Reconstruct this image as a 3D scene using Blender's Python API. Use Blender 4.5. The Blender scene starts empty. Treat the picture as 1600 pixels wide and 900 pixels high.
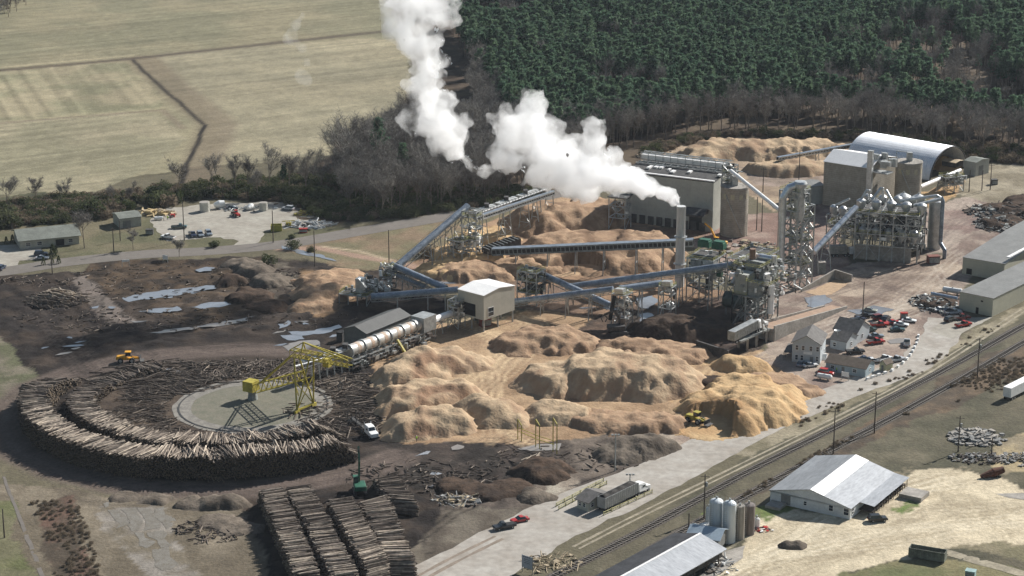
import bpy, math, random, bmesh
import numpy as np
from mathutils import Vector, Matrix
sc = bpy.context.scene
C = sc.collection
pi = math.pi
# ------------------------------------------------------------------ camera, light
F = 3400.; PT = math.radians(16.85); HC = 210.
cd = bpy.data.cameras.new('camera'); cam = bpy.data.objects.new('camera', cd); C.objects.link(cam)
cd.sensor_width = 36; cd.lens = F/1600*36; cd.clip_start = 1; cd.clip_end = 20000
cam.location = (0, 0, HC); cam.rotation_euler = (pi/2-PT, 0, 0); sc.camera = cam
w = bpy.data.worlds.new('World'); sc.world = w; w.use_nodes = True
wn = w.node_tree.nodes; sk = wn.new('ShaderNodeTexSky'); sk.sky_type = 'NISHITA'; sk.sun_disc = False
SE = math.radians(34); SA = math.atan2(.74, .67)
sk.sun_elevation = SE; sk.sun_rotation = SA; sk.air_density = 1.5; sk.ozone_density = 2.5
w.node_tree.links.new(sk.outputs[0], wn['Background'].inputs[0]); wn['Background'].inputs[1].default_value = .05
li = bpy.data.lights.new('sun', 'SUN'); li.energy = 5.0; li.angle = math.radians(.53); li.color = (1, .975, .935)
lo = bpy.data.objects.new('sun', li); C.objects.link(lo)
lo.rotation_euler = Vector((math.sin(SA)*math.cos(SE), math.cos(SA)*math.cos(SE), math.sin(SE))).to_track_quat('Z', 'Y').to_euler()
sc.view_settings.view_transform = 'Standard'; sc.view_settings.look = 'None'; sc.view_settings.exposure = 0.62; sc.view_settings.gamma = 1
sc.cycles.use_denoising = True; sc.cycles.max_bounces = 22; sc.cycles.diffuse_bounces = 3; sc.cycles.glossy_bounces = 3
sc.cycles.transparent_max_bounces = 8; sc.cycles.volume_bounces = 20; sc.cycles.volume_max_steps = 256; sc.cycles.use_light_tree = False; sc.cycles.denoising_prefilter = 'ACCURATE'

# ------------------------------------------------------------------ helpers
def ray(px, py):
    a = (px-800)/F; b = (450-py)/F
    return (a, math.cos(PT)+b*math.sin(PT), -math.sin(PT)+b*math.cos(PT))
def G(px, py, z=0.):                       # ground point seen at a pixel of the survey photo
    d = ray(px, py); t = (z-HC)/d[2]; return Vector((t*d[0], t*d[1], z))
def GY(px, py, y):
    d = ray(px, py); t = y/d[1]; return Vector((t*d[0], y, HC+t*d[2]))
def V(px, gy, ty):                         # a point above ground pixel (px, gy) whose top shows at row ty
    g = G(px, gy); return GY(px, ty, g.y)
def Hh(px, gy, ty): return V(px, gy, ty).z
rng = random.Random(11)
NR = np.random.default_rng(5)
def hsh(ix, iy, s):
    n = (ix.astype(np.int64)*374761393 + iy.astype(np.int64)*668265263 + s*1274126177) & 0x7fffffff
    n = ((n ^ (n >> 13))*1274126177) & 0x7fffffff
    return ((n ^ (n >> 16)) & 0xffff)/65535.
def vnoise(x, y, s=0):
    x = np.asarray(x, float); y = np.asarray(y, float)
    ix = np.floor(x); iy = np.floor(y); fx = x-ix; fy = y-iy
    fx = fx*fx*(3-2*fx); fy = fy*fy*(3-2*fy)
    a = hsh(ix, iy, s); b = hsh(ix+1, iy, s); c = hsh(ix, iy+1, s); d = hsh(ix+1, iy+1, s)
    return (a*(1-fx)+b*fx)*(1-fy)+(c*(1-fx)+d*fx)*fy
def fbm(x, y, sc_, s=0, o=4):
    x = np.asarray(x, float)/sc_; y = np.asarray(y, float)/sc_; t = 0; a = .5; n = 0
    for i in range(o):
        t = t+a*vnoise(x, y, s+i*17); n += a; a *= .5; x = x*2.03+7.1; y = y*2.03+3.7
    return t/n                              # 0..1
def inpoly(X, Y, poly):
    r = np.zeros(X.shape, bool); n = len(poly)
    for i in range(n):
        x1, y1 = poly[i][:2]; x2, y2 = poly[(i+1) % n][:2]
        if y1 == y2: continue
        c = ((y1 > Y) != (y2 > Y)) & (X < (x2-x1)*(Y-y1)/(y2-y1)+x1)
        r ^= c
    return r
def dline(X, Y, pts):                       # distance to a polyline
    D = np.full(X.shape, 1e9)
    for i in range(len(pts)-1):
        ax, ay = pts[i][:2]; bx, by = pts[i+1][:2]; vx = bx-ax; vy = by-ay; L = vx*vx+vy*vy+1e-9
        t = np.clip(((X-ax)*vx+(Y-ay)*vy)/L, 0, 1)
        D = np.minimum(D, np.hypot(X-ax-t*vx, Y-ay-t*vy))
    return D
def GP(l): return [G(a, b) for a, b in l]

MATS = {}
def mat(name, col, rough=.8, metal=0., var=.18, scale=.6, col2=None, bump=0., streak=None, spec=.3, wave=None, attr=None):
    if name in MATS: return MATS[name]
    m = bpy.data.materials.new(name); m.use_nodes = True; nt = m.node_tree; N = nt.nodes; L = nt.links
    b = N['Principled BSDF']; b.inputs['Roughness'].default_value = rough; b.inputs['Metallic'].default_value = metal
    b.inputs['Specular IOR Level'].default_value = spec
    tc = N.new('ShaderNodeTexCoord'); src = tc.outputs['Object']
    if streak:
        mp = N.new('ShaderNodeMapping'); mp.inputs['Scale'].default_value = streak; L.new(src, mp.inputs[0]); src2 = mp.outputs[0]
    else: src2 = src
    n1 = N.new('ShaderNodeTexNoise'); n1.inputs['Scale'].default_value = scale; n1.inputs['Detail'].default_value = 6; n1.inputs['Roughness'].default_value = .65
    L.new(src2, n1.inputs['Vector'])
    r = N.new('ShaderNodeMapRange'); r.inputs[1].default_value = .3; r.inputs[2].default_value = .7; L.new(n1.outputs[0], r.inputs[0])
    mx = N.new('ShaderNodeMix'); mx.data_type = 'RGBA'; L.new(r.outputs[0], mx.inputs[0])
    c2 = col2 or tuple(c*(1-var*1.6) for c in col)
    c1 = col if col2 else tuple(min(1, c*(1+var*.6)) for c in col)
    mx.inputs[6].default_value = (*c2, 1); mx.inputs[7].default_value = (*c1, 1)
    out = mx.outputs[2]
    n9 = N.new('ShaderNodeTexNoise'); n9.inputs['Scale'].default_value = scale*5.3; n9.inputs['Detail'].default_value = 4; L.new(src2, n9.inputs['Vector'])
    r9 = N.new('ShaderNodeMapRange'); r9.inputs[1].default_value = .3; r9.inputs[2].default_value = .7; r9.inputs[3].default_value = 1-var*.8; r9.inputs[4].default_value = 1+var*.5; L.new(n9.outputs[0], r9.inputs[0])
    v9 = N.new('ShaderNodeVectorMath'); v9.operation = 'SCALE'; L.new(out, v9.inputs[0]); L.new(r9.outputs[0], v9.inputs['Scale']); out = v9.outputs[0]
    if wave:                                # ribbed sheet: groove shade painted as fine colour bands across one axis
        wv = N.new('ShaderNodeTexWave'); wv.bands_direction = wave[0]; wv.inputs['Scale'].default_value = wave[1]; L.new(src, wv.inputs[0])
        m2 = N.new('ShaderNodeMix'); m2.data_type = 'RGBA'; m2.blend_type = 'MULTIPLY'; m2.inputs[0].default_value = wave[2]
        cr = N.new('ShaderNodeMapRange'); cr.inputs[3].default_value = .55; L.new(wv.outputs[0], cr.inputs[0]); L.new(out, m2.inputs[6]); L.new(cr.outputs[0], m2.inputs[7]); out = m2.outputs[2]
    L.new(out, b.inputs['Base Color'])
    if bump:
        bp = N.new('ShaderNodeBump'); bp.inputs['Strength'].default_value = .6; bp.inputs['Distance'].default_value = bump
        n2 = N.new('ShaderNodeTexNoise'); n2.inputs['Scale'].default_value = scale*3; n2.inputs['Detail'].default_value = 5; L.new(src2, n2.inputs['Vector'])
        L.new(n2.outputs[0], bp.inputs['Height']); L.new(bp.outputs[0], b.inputs['Normal'])
    MATS[name] = m; return m

def setp(o, label=None, cat=None, group=None, kind=None):
    if label: o['label'] = label
    if cat: o['category'] = cat
    if group: o['group'] = group
    if kind: o['kind'] = kind
    return o
def thing(name, label, cat, loc=(0, 0, 0), rz=0., group=None):
    o = bpy.data.objects.new(name, None); C.objects.link(o); o.empty_display_size = .5
    o.location = loc; o.rotation_euler = (0, 0, rz); return setp(o, label, cat, group)

class MB:
    def __init__(s): s.v = []; s.f = []
    def add(s, vs, fs):
        n = len(s.v); s.v += [tuple(v) for v in vs]; s.f += [tuple(i+n for i in f) for f in fs]; return s
    def box(s, x0, x1, y0, y1, z0, z1):
        return s.add([(x0,y0,z0),(x1,y0,z0),(x1,y1,z0),(x0,y1,z0),(x0,y0,z1),(x1,y0,z1),(x1,y1,z1),(x0,y1,z1)],
                     [(3,2,1,0),(4,5,6,7),(0,1,5,4),(1,2,6,5),(2,3,7,6),(3,0,4,7)])
    def prism(s, pts, z0, z1):
        n = len(pts)
        return s.add([(p[0], p[1], z0) for p in pts]+[(p[0], p[1], z1) for p in pts],
                     [tuple(range(n-1, -1, -1)), tuple(range(n, 2*n))]+[(i, (i+1) % n, n+(i+1) % n, n+i) for i in range(n)])
    def bar(s, p, q, w=.2, h=None):
        p = Vector(p); q = Vector(q); h = h or w; d = (q-p)
        if d.length < 1e-6: return s
        d.normalize(); up = Vector((0, 0, 1)) if abs(d.z) < .95 else Vector((1, 0, 0))
        a = d.cross(up).normalized()*w/2; b = a.cross(d).normalized()*h/2
        return s.add([p-a-b, p+a-b, p+a+b, p-a+b, q-a-b, q+a-b, q+a+b, q-a+b],
                     [(0,1,2,3),(7,6,5,4),(0,4,5,1),(1,5,6,2),(2,6,7,3),(3,7,4,0)])
    def tube(s, p, q, r1, r2=None, n=10, cap=True):
        p = Vector(p); q = Vector(q); r2 = r1 if r2 is None else r2; d = (q-p).normalized()
        up = Vector((0, 0, 1)) if abs(d.z) < .95 else Vector((1, 0, 0))
        a = d.cross(up).normalized(); b = d.cross(a)
        vs = []
        for c, r in ((p, r1), (q, r2)):
            for i in range(n):
                t = 2*pi*i/n; vs.append(c+(a*math.cos(t)+b*math.sin(t))*r)
        fs = [(i, (i+1) % n, n+(i+1) % n, n+i) for i in range(n)]
        if cap: fs += [tuple(range(n-1, -1, -1)), tuple(range(n, 2*n))]
        return s.add(vs, fs)
    def path(s, pts, r, n=10):
        for i in range(len(pts)-1): s.tube(pts[i], pts[i+1], r, r, n)
        for p in pts[1:-1]: s.ball(p, r, 8, 6)
        return s
    def lathe(s, prof, c=(0, 0, 0), n=24):
        vs = []; fs = []; m = len(prof)
        for r, z in prof:
            for i in range(n):
                t = 2*pi*i/n; vs.append((c[0]+r*math.cos(t), c[1]+r*math.sin(t), c[2]+z))
        for k in range(m-1):
            for i in range(n): fs.append((k*n+i, k*n+(i+1) % n, (k+1)*n+(i+1) % n, (k+1)*n+i))
        fs.append(tuple(range(n-1, -1, -1))); fs.append(tuple((m-1)*n+i for i in range(n)))
        return s.add(vs, fs)
    def ball(s, c, r, n=10, m=7, sz=1.):
        pr = [(max(.001, r*math.sin(pi*k/m)), -r*sz*math.cos(pi*k/m)) for k in range(m+1)]
        return s.lathe(pr, c, n)
    def quad(s, *p): return s.add(p, [tuple(range(len(p)))])
    def frame(s, o, ux, uy):                 # move the local content to a frame
        s.v = [tuple(Vector(o)+Vector(ux)*v[0]+Vector(uy)*v[1]+Vector((0, 0, v[2]))) for v in s.v]; return s
    def build(s, name, m, parent=None, world=False, smooth=False, mats=None, mi=None):
        off = Vector((0, 0, 0))
        if world and parent is not None:
            p = parent
            while p is not None: off += Vector(p.location); p = p.parent
        me = bpy.data.meshes.new(name)
        me.from_pydata([(v[0]-off.x, v[1]-off.y, v[2]-off.z) for v in s.v], [], s.f)
        for x in (mats or [m]): me.materials.append(x)
        if mi: me.polygons.foreach_set('material_index', mi)
        if smooth: me.shade_smooth(); 
        me.update(); o = bpy.data.objects.new(name, me); C.objects.link(o); o.parent = parent; return o
def auto(o, ang=40):
    me = o.data
    try: me.shade_smooth(); me.set_sharp_from_angle(angle=math.radians(ang))
    except Exception: pass
    return o
def single(mb, name, m, label, cat, loc=None, group=None, kind=None):
    """one mesh object whose origin stands at its base"""
    vs = np.array(mb.v); l = Vector(loc) if loc is not None else Vector((vs[:, 0].mean(), vs[:, 1].mean(), vs[:, 2].min()))
    mb.v = [(v[0]-l.x, v[1]-l.y, v[2]-l.z) for v in mb.v]
    o = mb.build(name, m); o.location = l; return setp(o, label, cat, group, kind)
def npmesh(name, v, f, m, smooth=True, mi=None):
    me = bpy.data.meshes.new(name); nv = len(v); nf = len(f); k = f.shape[1]
    me.vertices.add(nv); me.vertices.foreach_set('co', np.asarray(v, np.float32).ravel())
    me.loops.add(nf*k); me.loops.foreach_set('vertex_index', np.asarray(f, np.int32).ravel())
    me.polygons.add(nf); me.polygons.foreach_set('loop_start', np.arange(0, nf*k, k, dtype=np.int32)); me.polygons.foreach_set('loop_total', np.full(nf, k, np.int32))
    for x in (m if isinstance(m, (list, tuple)) else [m]): me.materials.append(x)
    if mi is not None: me.polygons.foreach_set('material_index', np.asarray(mi, np.int32))
    me.update(calc_edges=True)
    me.polygons.foreach_set('use_smooth', np.full(nf, smooth, bool)); me.update(); return me
def copy_tree(o, parent=None):
    c = o.copy(); C.objects.link(c); c.parent = parent
    for ch in list(o.children): copy_tree(ch, c)
    return c

# materials
M_steel = mat('galvanised_steel', (.42, .43, .42), .5, .5, .25, .8)
M_struct = mat('painted_structural_steel', (.30, .31, .29), .7, .1, .3, .7)
M_dsteel = mat('dark_weathered_steel', (.09, .085, .08), .75, .2, .4, .8)
M_cover = mat('blue_grey_conveyor_cover', (.27, .31, .36), .45, .45, .3, .5)
M_shine = mat('bright_sheet_metal', (.62, .64, .66), .32, .75, .2, .6)
M_duct = mat('insulated_duct_cladding', (.55, .56, .55), .38, .5, .2, .5)
M_conc = mat('weathered_concrete', (.34, .31, .27), .9, 0, .25, .25, bump=.05)
M_white = mat('white_paint', (.78, .77, .74), .6, 0, .1, .7)
M_yel = mat('yellow_machine_paint', (.44, .36, .06), .6, 0, .3, .8)
M_org = mat('orange_yellow_paint', (.75, .36, .03), .5, 0, .2, .8)
M_red = mat('red_machine_paint', (.42, .03, .02), .5, 0, .25, .8)
M_green = mat('green_machine_paint', (.035, .13, .08), .5, 0, .3, .8)
M_black = mat('black_rubber', (.02, .02, .02), .8, 0, .2, 2)
M_glass = mat('dark_window_glass', (.02, .03, .04), .12, 0, .1, 2, spec=.8)
M_wood = mat('weathered_pole_wood', (.10, .08, .065), .9, 0, .3, 1)
M_cream = mat('cream_wall_paint', (.50, .48, .40), .75, 0, .12, .3, streak=(1, 1, .2))
M_dark = mat('dark_opening', (.012, .012, .012), .9, 0, .1, 1)
M_shingle = mat('grey_shingle', (.15, .14, .13), .9, 0, .25, .8)
PUD = [
    ('long grey puddle, widest one in the bark rows', 0, [(190, 466), (250, 455), (310, 447), (345, 445), (340, 452), (300, 458), (240, 467), (200, 471)]),
    ('puddle strip below the widest one', 0, [(216, 488), (250, 482), (280, 480), (282, 485), (250, 489)]),
    ('puddle right of the strip in the bark rows', 0, [(297, 481), (330, 473), (362, 471), (360, 476), (320, 483)]),
    ('narrow muddy water rut in the bark rows', 1, [(230, 521), (300, 510), (370, 500), (395, 494), (385, 503), (330, 511), (260, 520)]),
    ('small puddle near the highway edge of the bark rows', 0, [(305, 423), (320, 418), (335, 418), (330, 424), (312, 426)]),
    ('broad brown puddle beside the yellow crane boom', 1, [(440, 540), (470, 533), (500, 532), (498, 540), (475, 546), (448, 548)]),
    ('thin puddle west of the debarker shed', 0, [(450, 519), (490, 517), (530, 508), (540, 511), (505, 522), (460, 525)]),
    ('small puddle between the log rows', 0, [(252, 577), (270, 574), (285, 580), (270, 585)]),
    ('flooded drain hole by the bark bank', 0, [(434, 507), (455, 501), (452, 509), (438, 513)]),
    ('pair of water ruts by the bark bank', 0, [(440, 525), (470, 524), (478, 530), (450, 532)]),
    ('water channel between tan piles and trusses', 0, [(1000, 492), (1012, 488), (1030, 497), (1028, 508), (1008, 512), (1000, 505)]),
    ('blue puddle below the box building conveyors', 0, [(660, 431), (700, 436), (722, 444), (690, 444), (665, 437)]),
    ('muddy pool behind the transfer tower', 0, [(990, 466), (1020, 462), (1030, 468), (1012, 482), (995, 480)]),
    ('puddle at the foot of the ramp wall', 0, [(1258, 465), (1290, 460), (1300, 470), (1275, 482), (1262, 480)]),
    ('wide puddle beside the parked cars', 0, [(1325, 486), (1365, 478), (1395, 484), (1370, 492), (1340, 492)]),
    ('puddle in the car park', 1, [(1386, 533), (1405, 528), (1423, 530), (1415, 536), (1395, 537)]),
    ('white silt pool at the haul track bend', 1, [(702, 698), (715, 694), (726, 697), (718, 703), (706, 704)]),
    ('second silt pool beside the yellow posts', 1, [(812, 700), (840, 694), (872, 695), (868, 705), (830, 707)]),
    ('ditch water beside the highway', 0, [(440, 383), (520, 404), (530, 409), (480, 400), (440, 389)])]
# ------------------------------------------------------------------ ground
ROAD = GP([(660, 925), (760, 873), (850, 822), (960, 772), (1050, 732), (1130, 690), (1230, 645), (1330, 607), (1420, 572), (1450, 548), (1472, 522), (1478, 498)])
ROADW = [11, 10.5, 10, 9.5, 8.5, 7.2, 6, 5.5, 5.5, 5.8, 6, 6]
TRA = GP([(770, 960), (845, 912), (1000, 832), (1160, 742), (1330, 655), (1500, 565), (1610, 503), (1800, 400)])
TRB = GP([(880, 940), (960, 893), (1120, 800), (1255, 727), (1420, 638), (1540, 570), (1640, 512), (1800, 425)])
HWY = GP([(-150, 440), (0, 425), (100, 410), (220, 398), (330, 392), (440, 382), (560, 362), (700, 338), (800, 318), (900, 296)])
DIRT = GP([(440, 389), (500, 388), (560, 400), (640, 414), (680, 428)])
TRUCKLOOP = GP([(620, 715), (560, 738), (480, 752), (380, 765), (280, 765), (180, 758), (90, 736), (30, 708), (4, 672), (10, 640), (50, 606), (120, 580), (200, 562), (280, 552), (380, 545), (470, 548)])
DITCH = GP([(205, 92), (250, 135), (300, 177), (320, 195), (306, 228), (290, 262), (283, 300)])
TRACKROW = GP([(0, 110), (60, 105), (200, 92), (330, 78), (450, 65), (560, 53), (640, 45)])
_R = random.Random(21)
for _x0, _x1, _y0, _y1, _n in ((60, 440, 480, 560, 5), (170, 380, 412, 505, 6), (470, 560, 500, 545, 5), (620, 780, 700, 760, 4), (890, 1010, 470, 500, 4), (20, 120, 500, 560, 4)):
    for _ in range(_n):
        _x, _y, _l, _s = _R.uniform(_x0, _x1), _R.uniform(_y0, _y1), _R.uniform(4, 15), _R.uniform(-.35, .1); PUD.append(('small puddle lying in the churned yard mud', _R.choice((0, 0, 1)), [(_x-_l, _y-_s*_l), (_x-_l*.3, _y-_s*_l*.3-1.4), (_x+_l*.6, _y+_s*_l*.6-1.1), (_x+_l, _y+_s*_l), (_x+_l*.4, _y+_s*_l*.4+1.5), (_x-_l*.5, _y-_s*_l*.5+1.1)]))
def zone_fill(X, Y):
    n1 = fbm(X, Y, 14, 3); n2 = fbm(X, Y, 14, 9); n3 = fbm(X, Y, 60, 21); n4 = fbm(X, Y, 5, 40)
    wx = X+(n1-.5)*7; wy = Y+(n2-.5)*9
    col = np.zeros((len(X), 3)); rough = np.zeros(len(X))
    GRASS = (.115, .10, .065); MUD = (.021, .017, .015); TAN = (.26, .17, .10); SOIL = (.23, .165, .12); DRY = (.29, .24, .155)
    col[:] = GRASS
    def z(poly, c, r=0., soft=True, alt=None, s=12, seed=0, amt=1.):
        pl = GP(poly)
        m = inpoly(wx if soft else X, wy if soft else Y, pl)
        cc = np.array(c)[None, :]*np.ones((m.sum(), 1))
        if alt is not None:
            t = np.clip((fbm(X[m], Y[m], s, 60+seed, 5)-.38)/.24, 0, 1)[:, None]; cc = cc*(1-t)+np.array(alt)[None, :]*t
        col[m] = col[m]*(1-amt)+cc*amt; rough[m] = r
    # far fields
    z([(-900, -260), (560, -260), (640, 0), (650, 90), (560, 190), (500, 240), (300, 262), (120, 290), (-300, 330), (-900, 380)], (.235, .205, .13), 0, alt=(.185, .17, .108), s=45)
    z([(-60, 180), (170, 172), (250, 182), (292, 215), (230, 265), (150, 300), (-60, 320)], (.27, .235, .155), alt=(.205, .185, .12), s=30)
    z([(-60, 112), (60, 106), (195, 98), (240, 145), (255, 168), (60, 186), (-60, 192)], (.28, .24, .155), alt=(.20, .185, .115), s=25)
    z([(240, 84), (560, 60), (640, 60), (640, 150), (520, 240), (400, 255), (345, 240), (340, 190), (290, 140)], (.27, .235, .155), alt=(.22, .195, .13), s=30)
    # forest floor
    z([(560, -300), (1000, -300), (2300, -300), (2300, 250), (1620, 262), (1380, 222), (1050, 235), (1000, 262), (900, 300), (700, 330), (500, 352), (380, 320), (480, 260), (600, 200), (660, 120), (600, 0)], (.07, .05, .035), .2, alt=(.10, .075, .05))
    # strip of lawns and yards along the highway
    z([(-60, 300), (150, 320), (235, 325), (500, 345), (560, 362), (440, 380), (230, 396), (100, 408), (-60, 428)], (.135, .115, .072), 0, alt=(.10, .095, .055))
    z([(-60, 322), (60, 300), (210, 318), (215, 335), (70, 352), (-60, 362)], (.05, .05, .03), 0, alt=(.09, .085, .05))
    # brown open ground between highway and yard
    z([(430, 386), (700, 340), (820, 325), (760, 380), (700, 420), (560, 425)], (.20, .145, .095), .1, alt=(.155, .135, .08))
    # dark bark and mud yard
    z([(-200, 420), (0, 428), (130, 425), (260, 408), (400, 402), (480, 405), (560, 420), (640, 430), (700, 470), (700, 560), (640, 600), (640, 700), (700, 760), (690, 830), (560, 910), (400, 910), (380, 800), (300, 770), (90, 745), (0, 700), (-200, 690)], MUD, .9, alt=(.046, .034, .026), s=7)
    z([(-200, 540), (0, 520), (30, 560), (70, 600), (60, 640), (0, 660), (-200, 680)], (.095, .095, .055), .1, alt=(.15, .13, .095), s=7)
    z([(150, 405), (420, 402), (450, 440), (420, 480), (300, 515), (190, 470), (130, 432)], (.030, .023, .018), .9, alt=(.075, .052, .034), s=5, seed=5)
    z([(385, 405), (450, 410), (470, 440), (430, 470), (400, 455)], (.13, .11, .085), .8, alt=(.055, .042, .032), s=5)
    z([(108, 432), (132, 430), (172, 468), (210, 505), (165, 505), (130, 465)], (.16, .13, .11), .1, alt=(.12, .10, .085))
    z([(460, 420), (545, 428), (560, 470), (500, 500), (460, 470)], (.25, .16, .09), .5, alt=(.10, .07, .045), s=7)
    # crane circle surroundings
    z([(130, 600), (260, 560), (420, 560), (560, 600), (560, 680), (380, 700), (200, 690)], (.045, .034, .027), .5, alt=(.085, .063, .046), s=6)
    # chip yard
    z([(640, 500), (760, 505), (840, 480), (930, 490), (1100, 520), (1180, 545), (1290, 600), (1180, 680), (1040, 665), (860, 700), (740, 690), (640, 700), (585, 650), (580, 560)], TAN, .15, alt=(.35, .24, .145), s=8)
    z([(740, 510), (830, 490), (860, 530), (800, 570), (740, 620), (700, 640), (690, 600), (740, 560)], (.38, .265, .16), .05, alt=(.27, .18, .11), s=6)
    z([(1000, 540), (1180, 560), (1100, 620), (1060, 640), (1010, 600)], (.40, .265, .14), .05, alt=(.29, .19, .11), s=6)
    # middle yard below conveyors
    z([(620, 420), (760, 370), (900, 360), (1050, 370), (1080, 440), (1190, 470), (1200, 520), (1050, 540), (950, 500), (800, 480), (680, 450)], (.26, .165, .10), .3, alt=(.15, .10, .07), s=9)
    z([(720, 400), (760, 350), (860, 305), (960, 320), (1060, 370), (1050, 420), (900, 430), (800, 430)], (.36, .245, .15), .15, alt=(.30, .19, .12), s=9)
    z([(1000, 478), (1180, 480), (1210, 520), (1150, 560), (1020, 545), (900, 530), (920, 500)], (.05, .038, .030), .5, alt=(.13, .085, .06), s=7)  # dark moist ground, with the shadow under the frames painted in
    z([(1090, 470), (1215, 455), (1245, 480), (1200, 515), (1130, 545), (1080, 520)], (.045, .034, .028), .5, alt=(.10, .07, .055), s=6)  # shade below the furnace put into this moist ground colour
    z([(1040, 345), (1230, 330), (1300, 300), (1320, 420), (1230, 480), (1130, 430)], (.19, .125, .10), .1, alt=(.28, .21, .17), s=8)
    # right yard
    z([(1200, 470), (1320, 410), (1470, 400), (1540, 340), (1500, 300), (1600, 250), (1700, 260), (1700, 360), (1510, 430), (1500, 500), (1480, 560), (1350, 590), (1290, 610), (1180, 560), (1200, 520)], (.31, .25, .20), .05, alt=(.19, .14, .115), s=9)
    z([(1290, 430), (1440, 400), (1500, 400), (1480, 470), (1400, 500), (1300, 470)], (.34, .27, .205), .05, alt=(.18, .13, .10), s=8)
    z([(1440, 330), (1520, 300), (1540, 340), (1490, 390), (1440, 400)], (.22, .155, .13), .1, alt=(.33, .27, .22), s=10)
    z([(1500, 262), (1640, 255), (1640, 330), (1560, 320), (1480, 300)], (.29, .25, .18), .2, alt=(.19, .16, .11), s=8)
    z([(1440, 300), (1500, 282), (1500, 300), (1450, 330)], (.40, .26, .13), .1, alt=(.30, .2, .12), s=6)
    z([(1000, 235), (1110, 215), (1320, 225), (1350, 300), (1200, 330), (1160, 300), (1000, 262)], (.33, .25, .17), .1, alt=(.23, .17, .12), s=9)
    z([(1160, 262), (1320, 268), (1320, 292), (1180, 290)], (.20, .155, .12), .1, alt=(.26, .2, .16), s=6)
    z([(980, 352), (1120, 362), (1060, 392), (930, 372)], (.17, .11, .075), .1, alt=(.22, .15, .10), s=6)
    # lower middle, scrap area
    z([(690, 690), (860, 690), (1040, 672), (1060, 700), (980, 745), (860, 790), (760, 830), (690, 830)], (.06, .048, .04), .8, alt=(.15, .12, .095), s=6)
    z([(560, 700), (720, 690), (820, 690), (880, 745), (700, 770), (600, 750)], (.030, .025, .021), .6, alt=(.065, .05, .041), s=6)
    z([(830, 770), (880, 742), (905, 752), (850, 788)], (.33, .29, .23), .1, alt=(.22, .18, .14), s=5)
    z([(960, 665), (1130, 668), (1190, 690), (1060, 740), (1040, 700)], (.33, .27, .21), .05, alt=(.25, .19, .15), s=7)
    z([(600, 920), (640, 850), (700, 800), (830, 790), (760, 840), (640, 925)], (.13, .11, .085), .3, alt=(.08, .065, .05), s=6)
    # bottom left field
    z([(-200, 745), (60, 762), (160, 775), (300, 785), (385, 790), (420, 910), (420, 980), (-200, 980)], (.125, .102, .072), .2, alt=(.175, .145, .105), s=9)
    z([(-200, 775), (12, 785), (40, 860), (60, 930), (-200, 960)], (.105, .11, .05), 0, alt=(.14, .13, .075), s=10)
    z([(60, 790), (110, 775), (140, 850), (160, 930), (90, 930)], (.07, .055, .04), .3, alt=(.12, .075, .055), s=5)
    z([(155, 790), (262, 792), (285, 860), (330, 910), (240, 910), (190, 850)], (.23, .205, .175), .0, alt=(.15, .125, .09), s=6)
    # right hand verge, brush and pasture below the tracks
    z([(830, 925), (1130, 735), (1450, 572), (1640, 470), (1900, 340), (1900, 900), (1000, 960)], (.115, .10, .068), .2, alt=(.078, .072, .048), s=12)
    z([(900, 925), (1170, 765), (1420, 625), (1640, 500), (1800, 420), (1800, 520), (1560, 600), (1330, 700), (1150, 790), (1000, 880)], (.07, .056, .042), .4, alt=(.125, .09, .06), s=6)
    z([(1120, 700), (1350, 605), (1460, 555), (1600, 470), (1600, 490), (1400, 600), (1180, 715)], (.25, .215, .15), .1, alt=(.15, .13, .085), s=6)
    z([(960, 900), (1060, 835), (1100, 800), (1120, 815), (1020, 880)], (.12, .15, .05), .1, alt=(.17, .14, .085), s=6)
    # bright sandy yard bottom right
    z([(1130, 930), (1150, 870), (1180, 840), (1195, 800), (1230, 800), (1330, 810), (1430, 740), (1470, 735), (1540, 740), (1600, 765), (1900, 800), (1900, 870), (1640, 850), (1500, 850), (1420, 870), (1340, 890), (1290, 930)], (.52, .44, .31), .05, alt=(.44, .37, .26), s=9)
    z([(1260, 945), (1320, 900), (1420, 870), (1480, 868), (1600, 890), (1660, 960)], (.13, .135, .065), .1, alt=(.19, .165, .09), s=8)
    z([(1480, 850), (1560, 845), (1700, 870), (1700, 890), (1560, 868)], (.15, .135, .08), .1, alt=(.20, .17, .11), s=8)
    z([(1170, 800), (1205, 790), (1260, 800), (1210, 815)], (.12, .15, .05), 0, alt=(.16, .15, .07), s=5)
    z([(1385, 790), (1435, 778), (1440, 790), (1400, 802)], (.12, .16, .05), 0)
    z([(1560, 690), (1620, 670), (1660, 720), (1560, 740), (1530, 715)], (.34, .27, .16), .2, alt=(.2, .165, .11), s=6)
    # soft noise over everything
    col *= (.8+.4*n4)[:, None]*(.85+.3*n3)[:, None]*(.88+.24*fbm(X, Y, 2.2, 141, 3))[:, None]
    # track and ditch lines
    def stroke(pts, wd, c, amt=1., soft=1.2):
        d = dline(X+(n1-.5)*1.5, Y+(n2-.5)*2, pts); a = np.clip((wd-d)/soft, 0, 1)*amt
        col[:] = col*(1-a[:, None])+np.array(c)*a[:, None]
    stroke([p+Vector((6, 0, 0)) for p in DITCH], 11, (.15, .115, .08), .6, 5); stroke(DITCH, 1.6, (.022, .018, .015), 1., 1.)
    stroke(TRACKROW, 4.5, (.095, .075, .055), .9, 2.5); stroke([p+Vector((0, 9, 0)) for p in TRACKROW[:3]], 3, (.40, .34, .22), .6, 3)
    stroke(GP([(-40, 196), (60, 187), (150, 180), (255, 172), (285, 200)]), 3, (.17, .13, .095), .75, 3)
    stroke(GP([(0, 190), (260, 168)]), 2.5, (.38, .33, .2), .4, 3)
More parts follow.
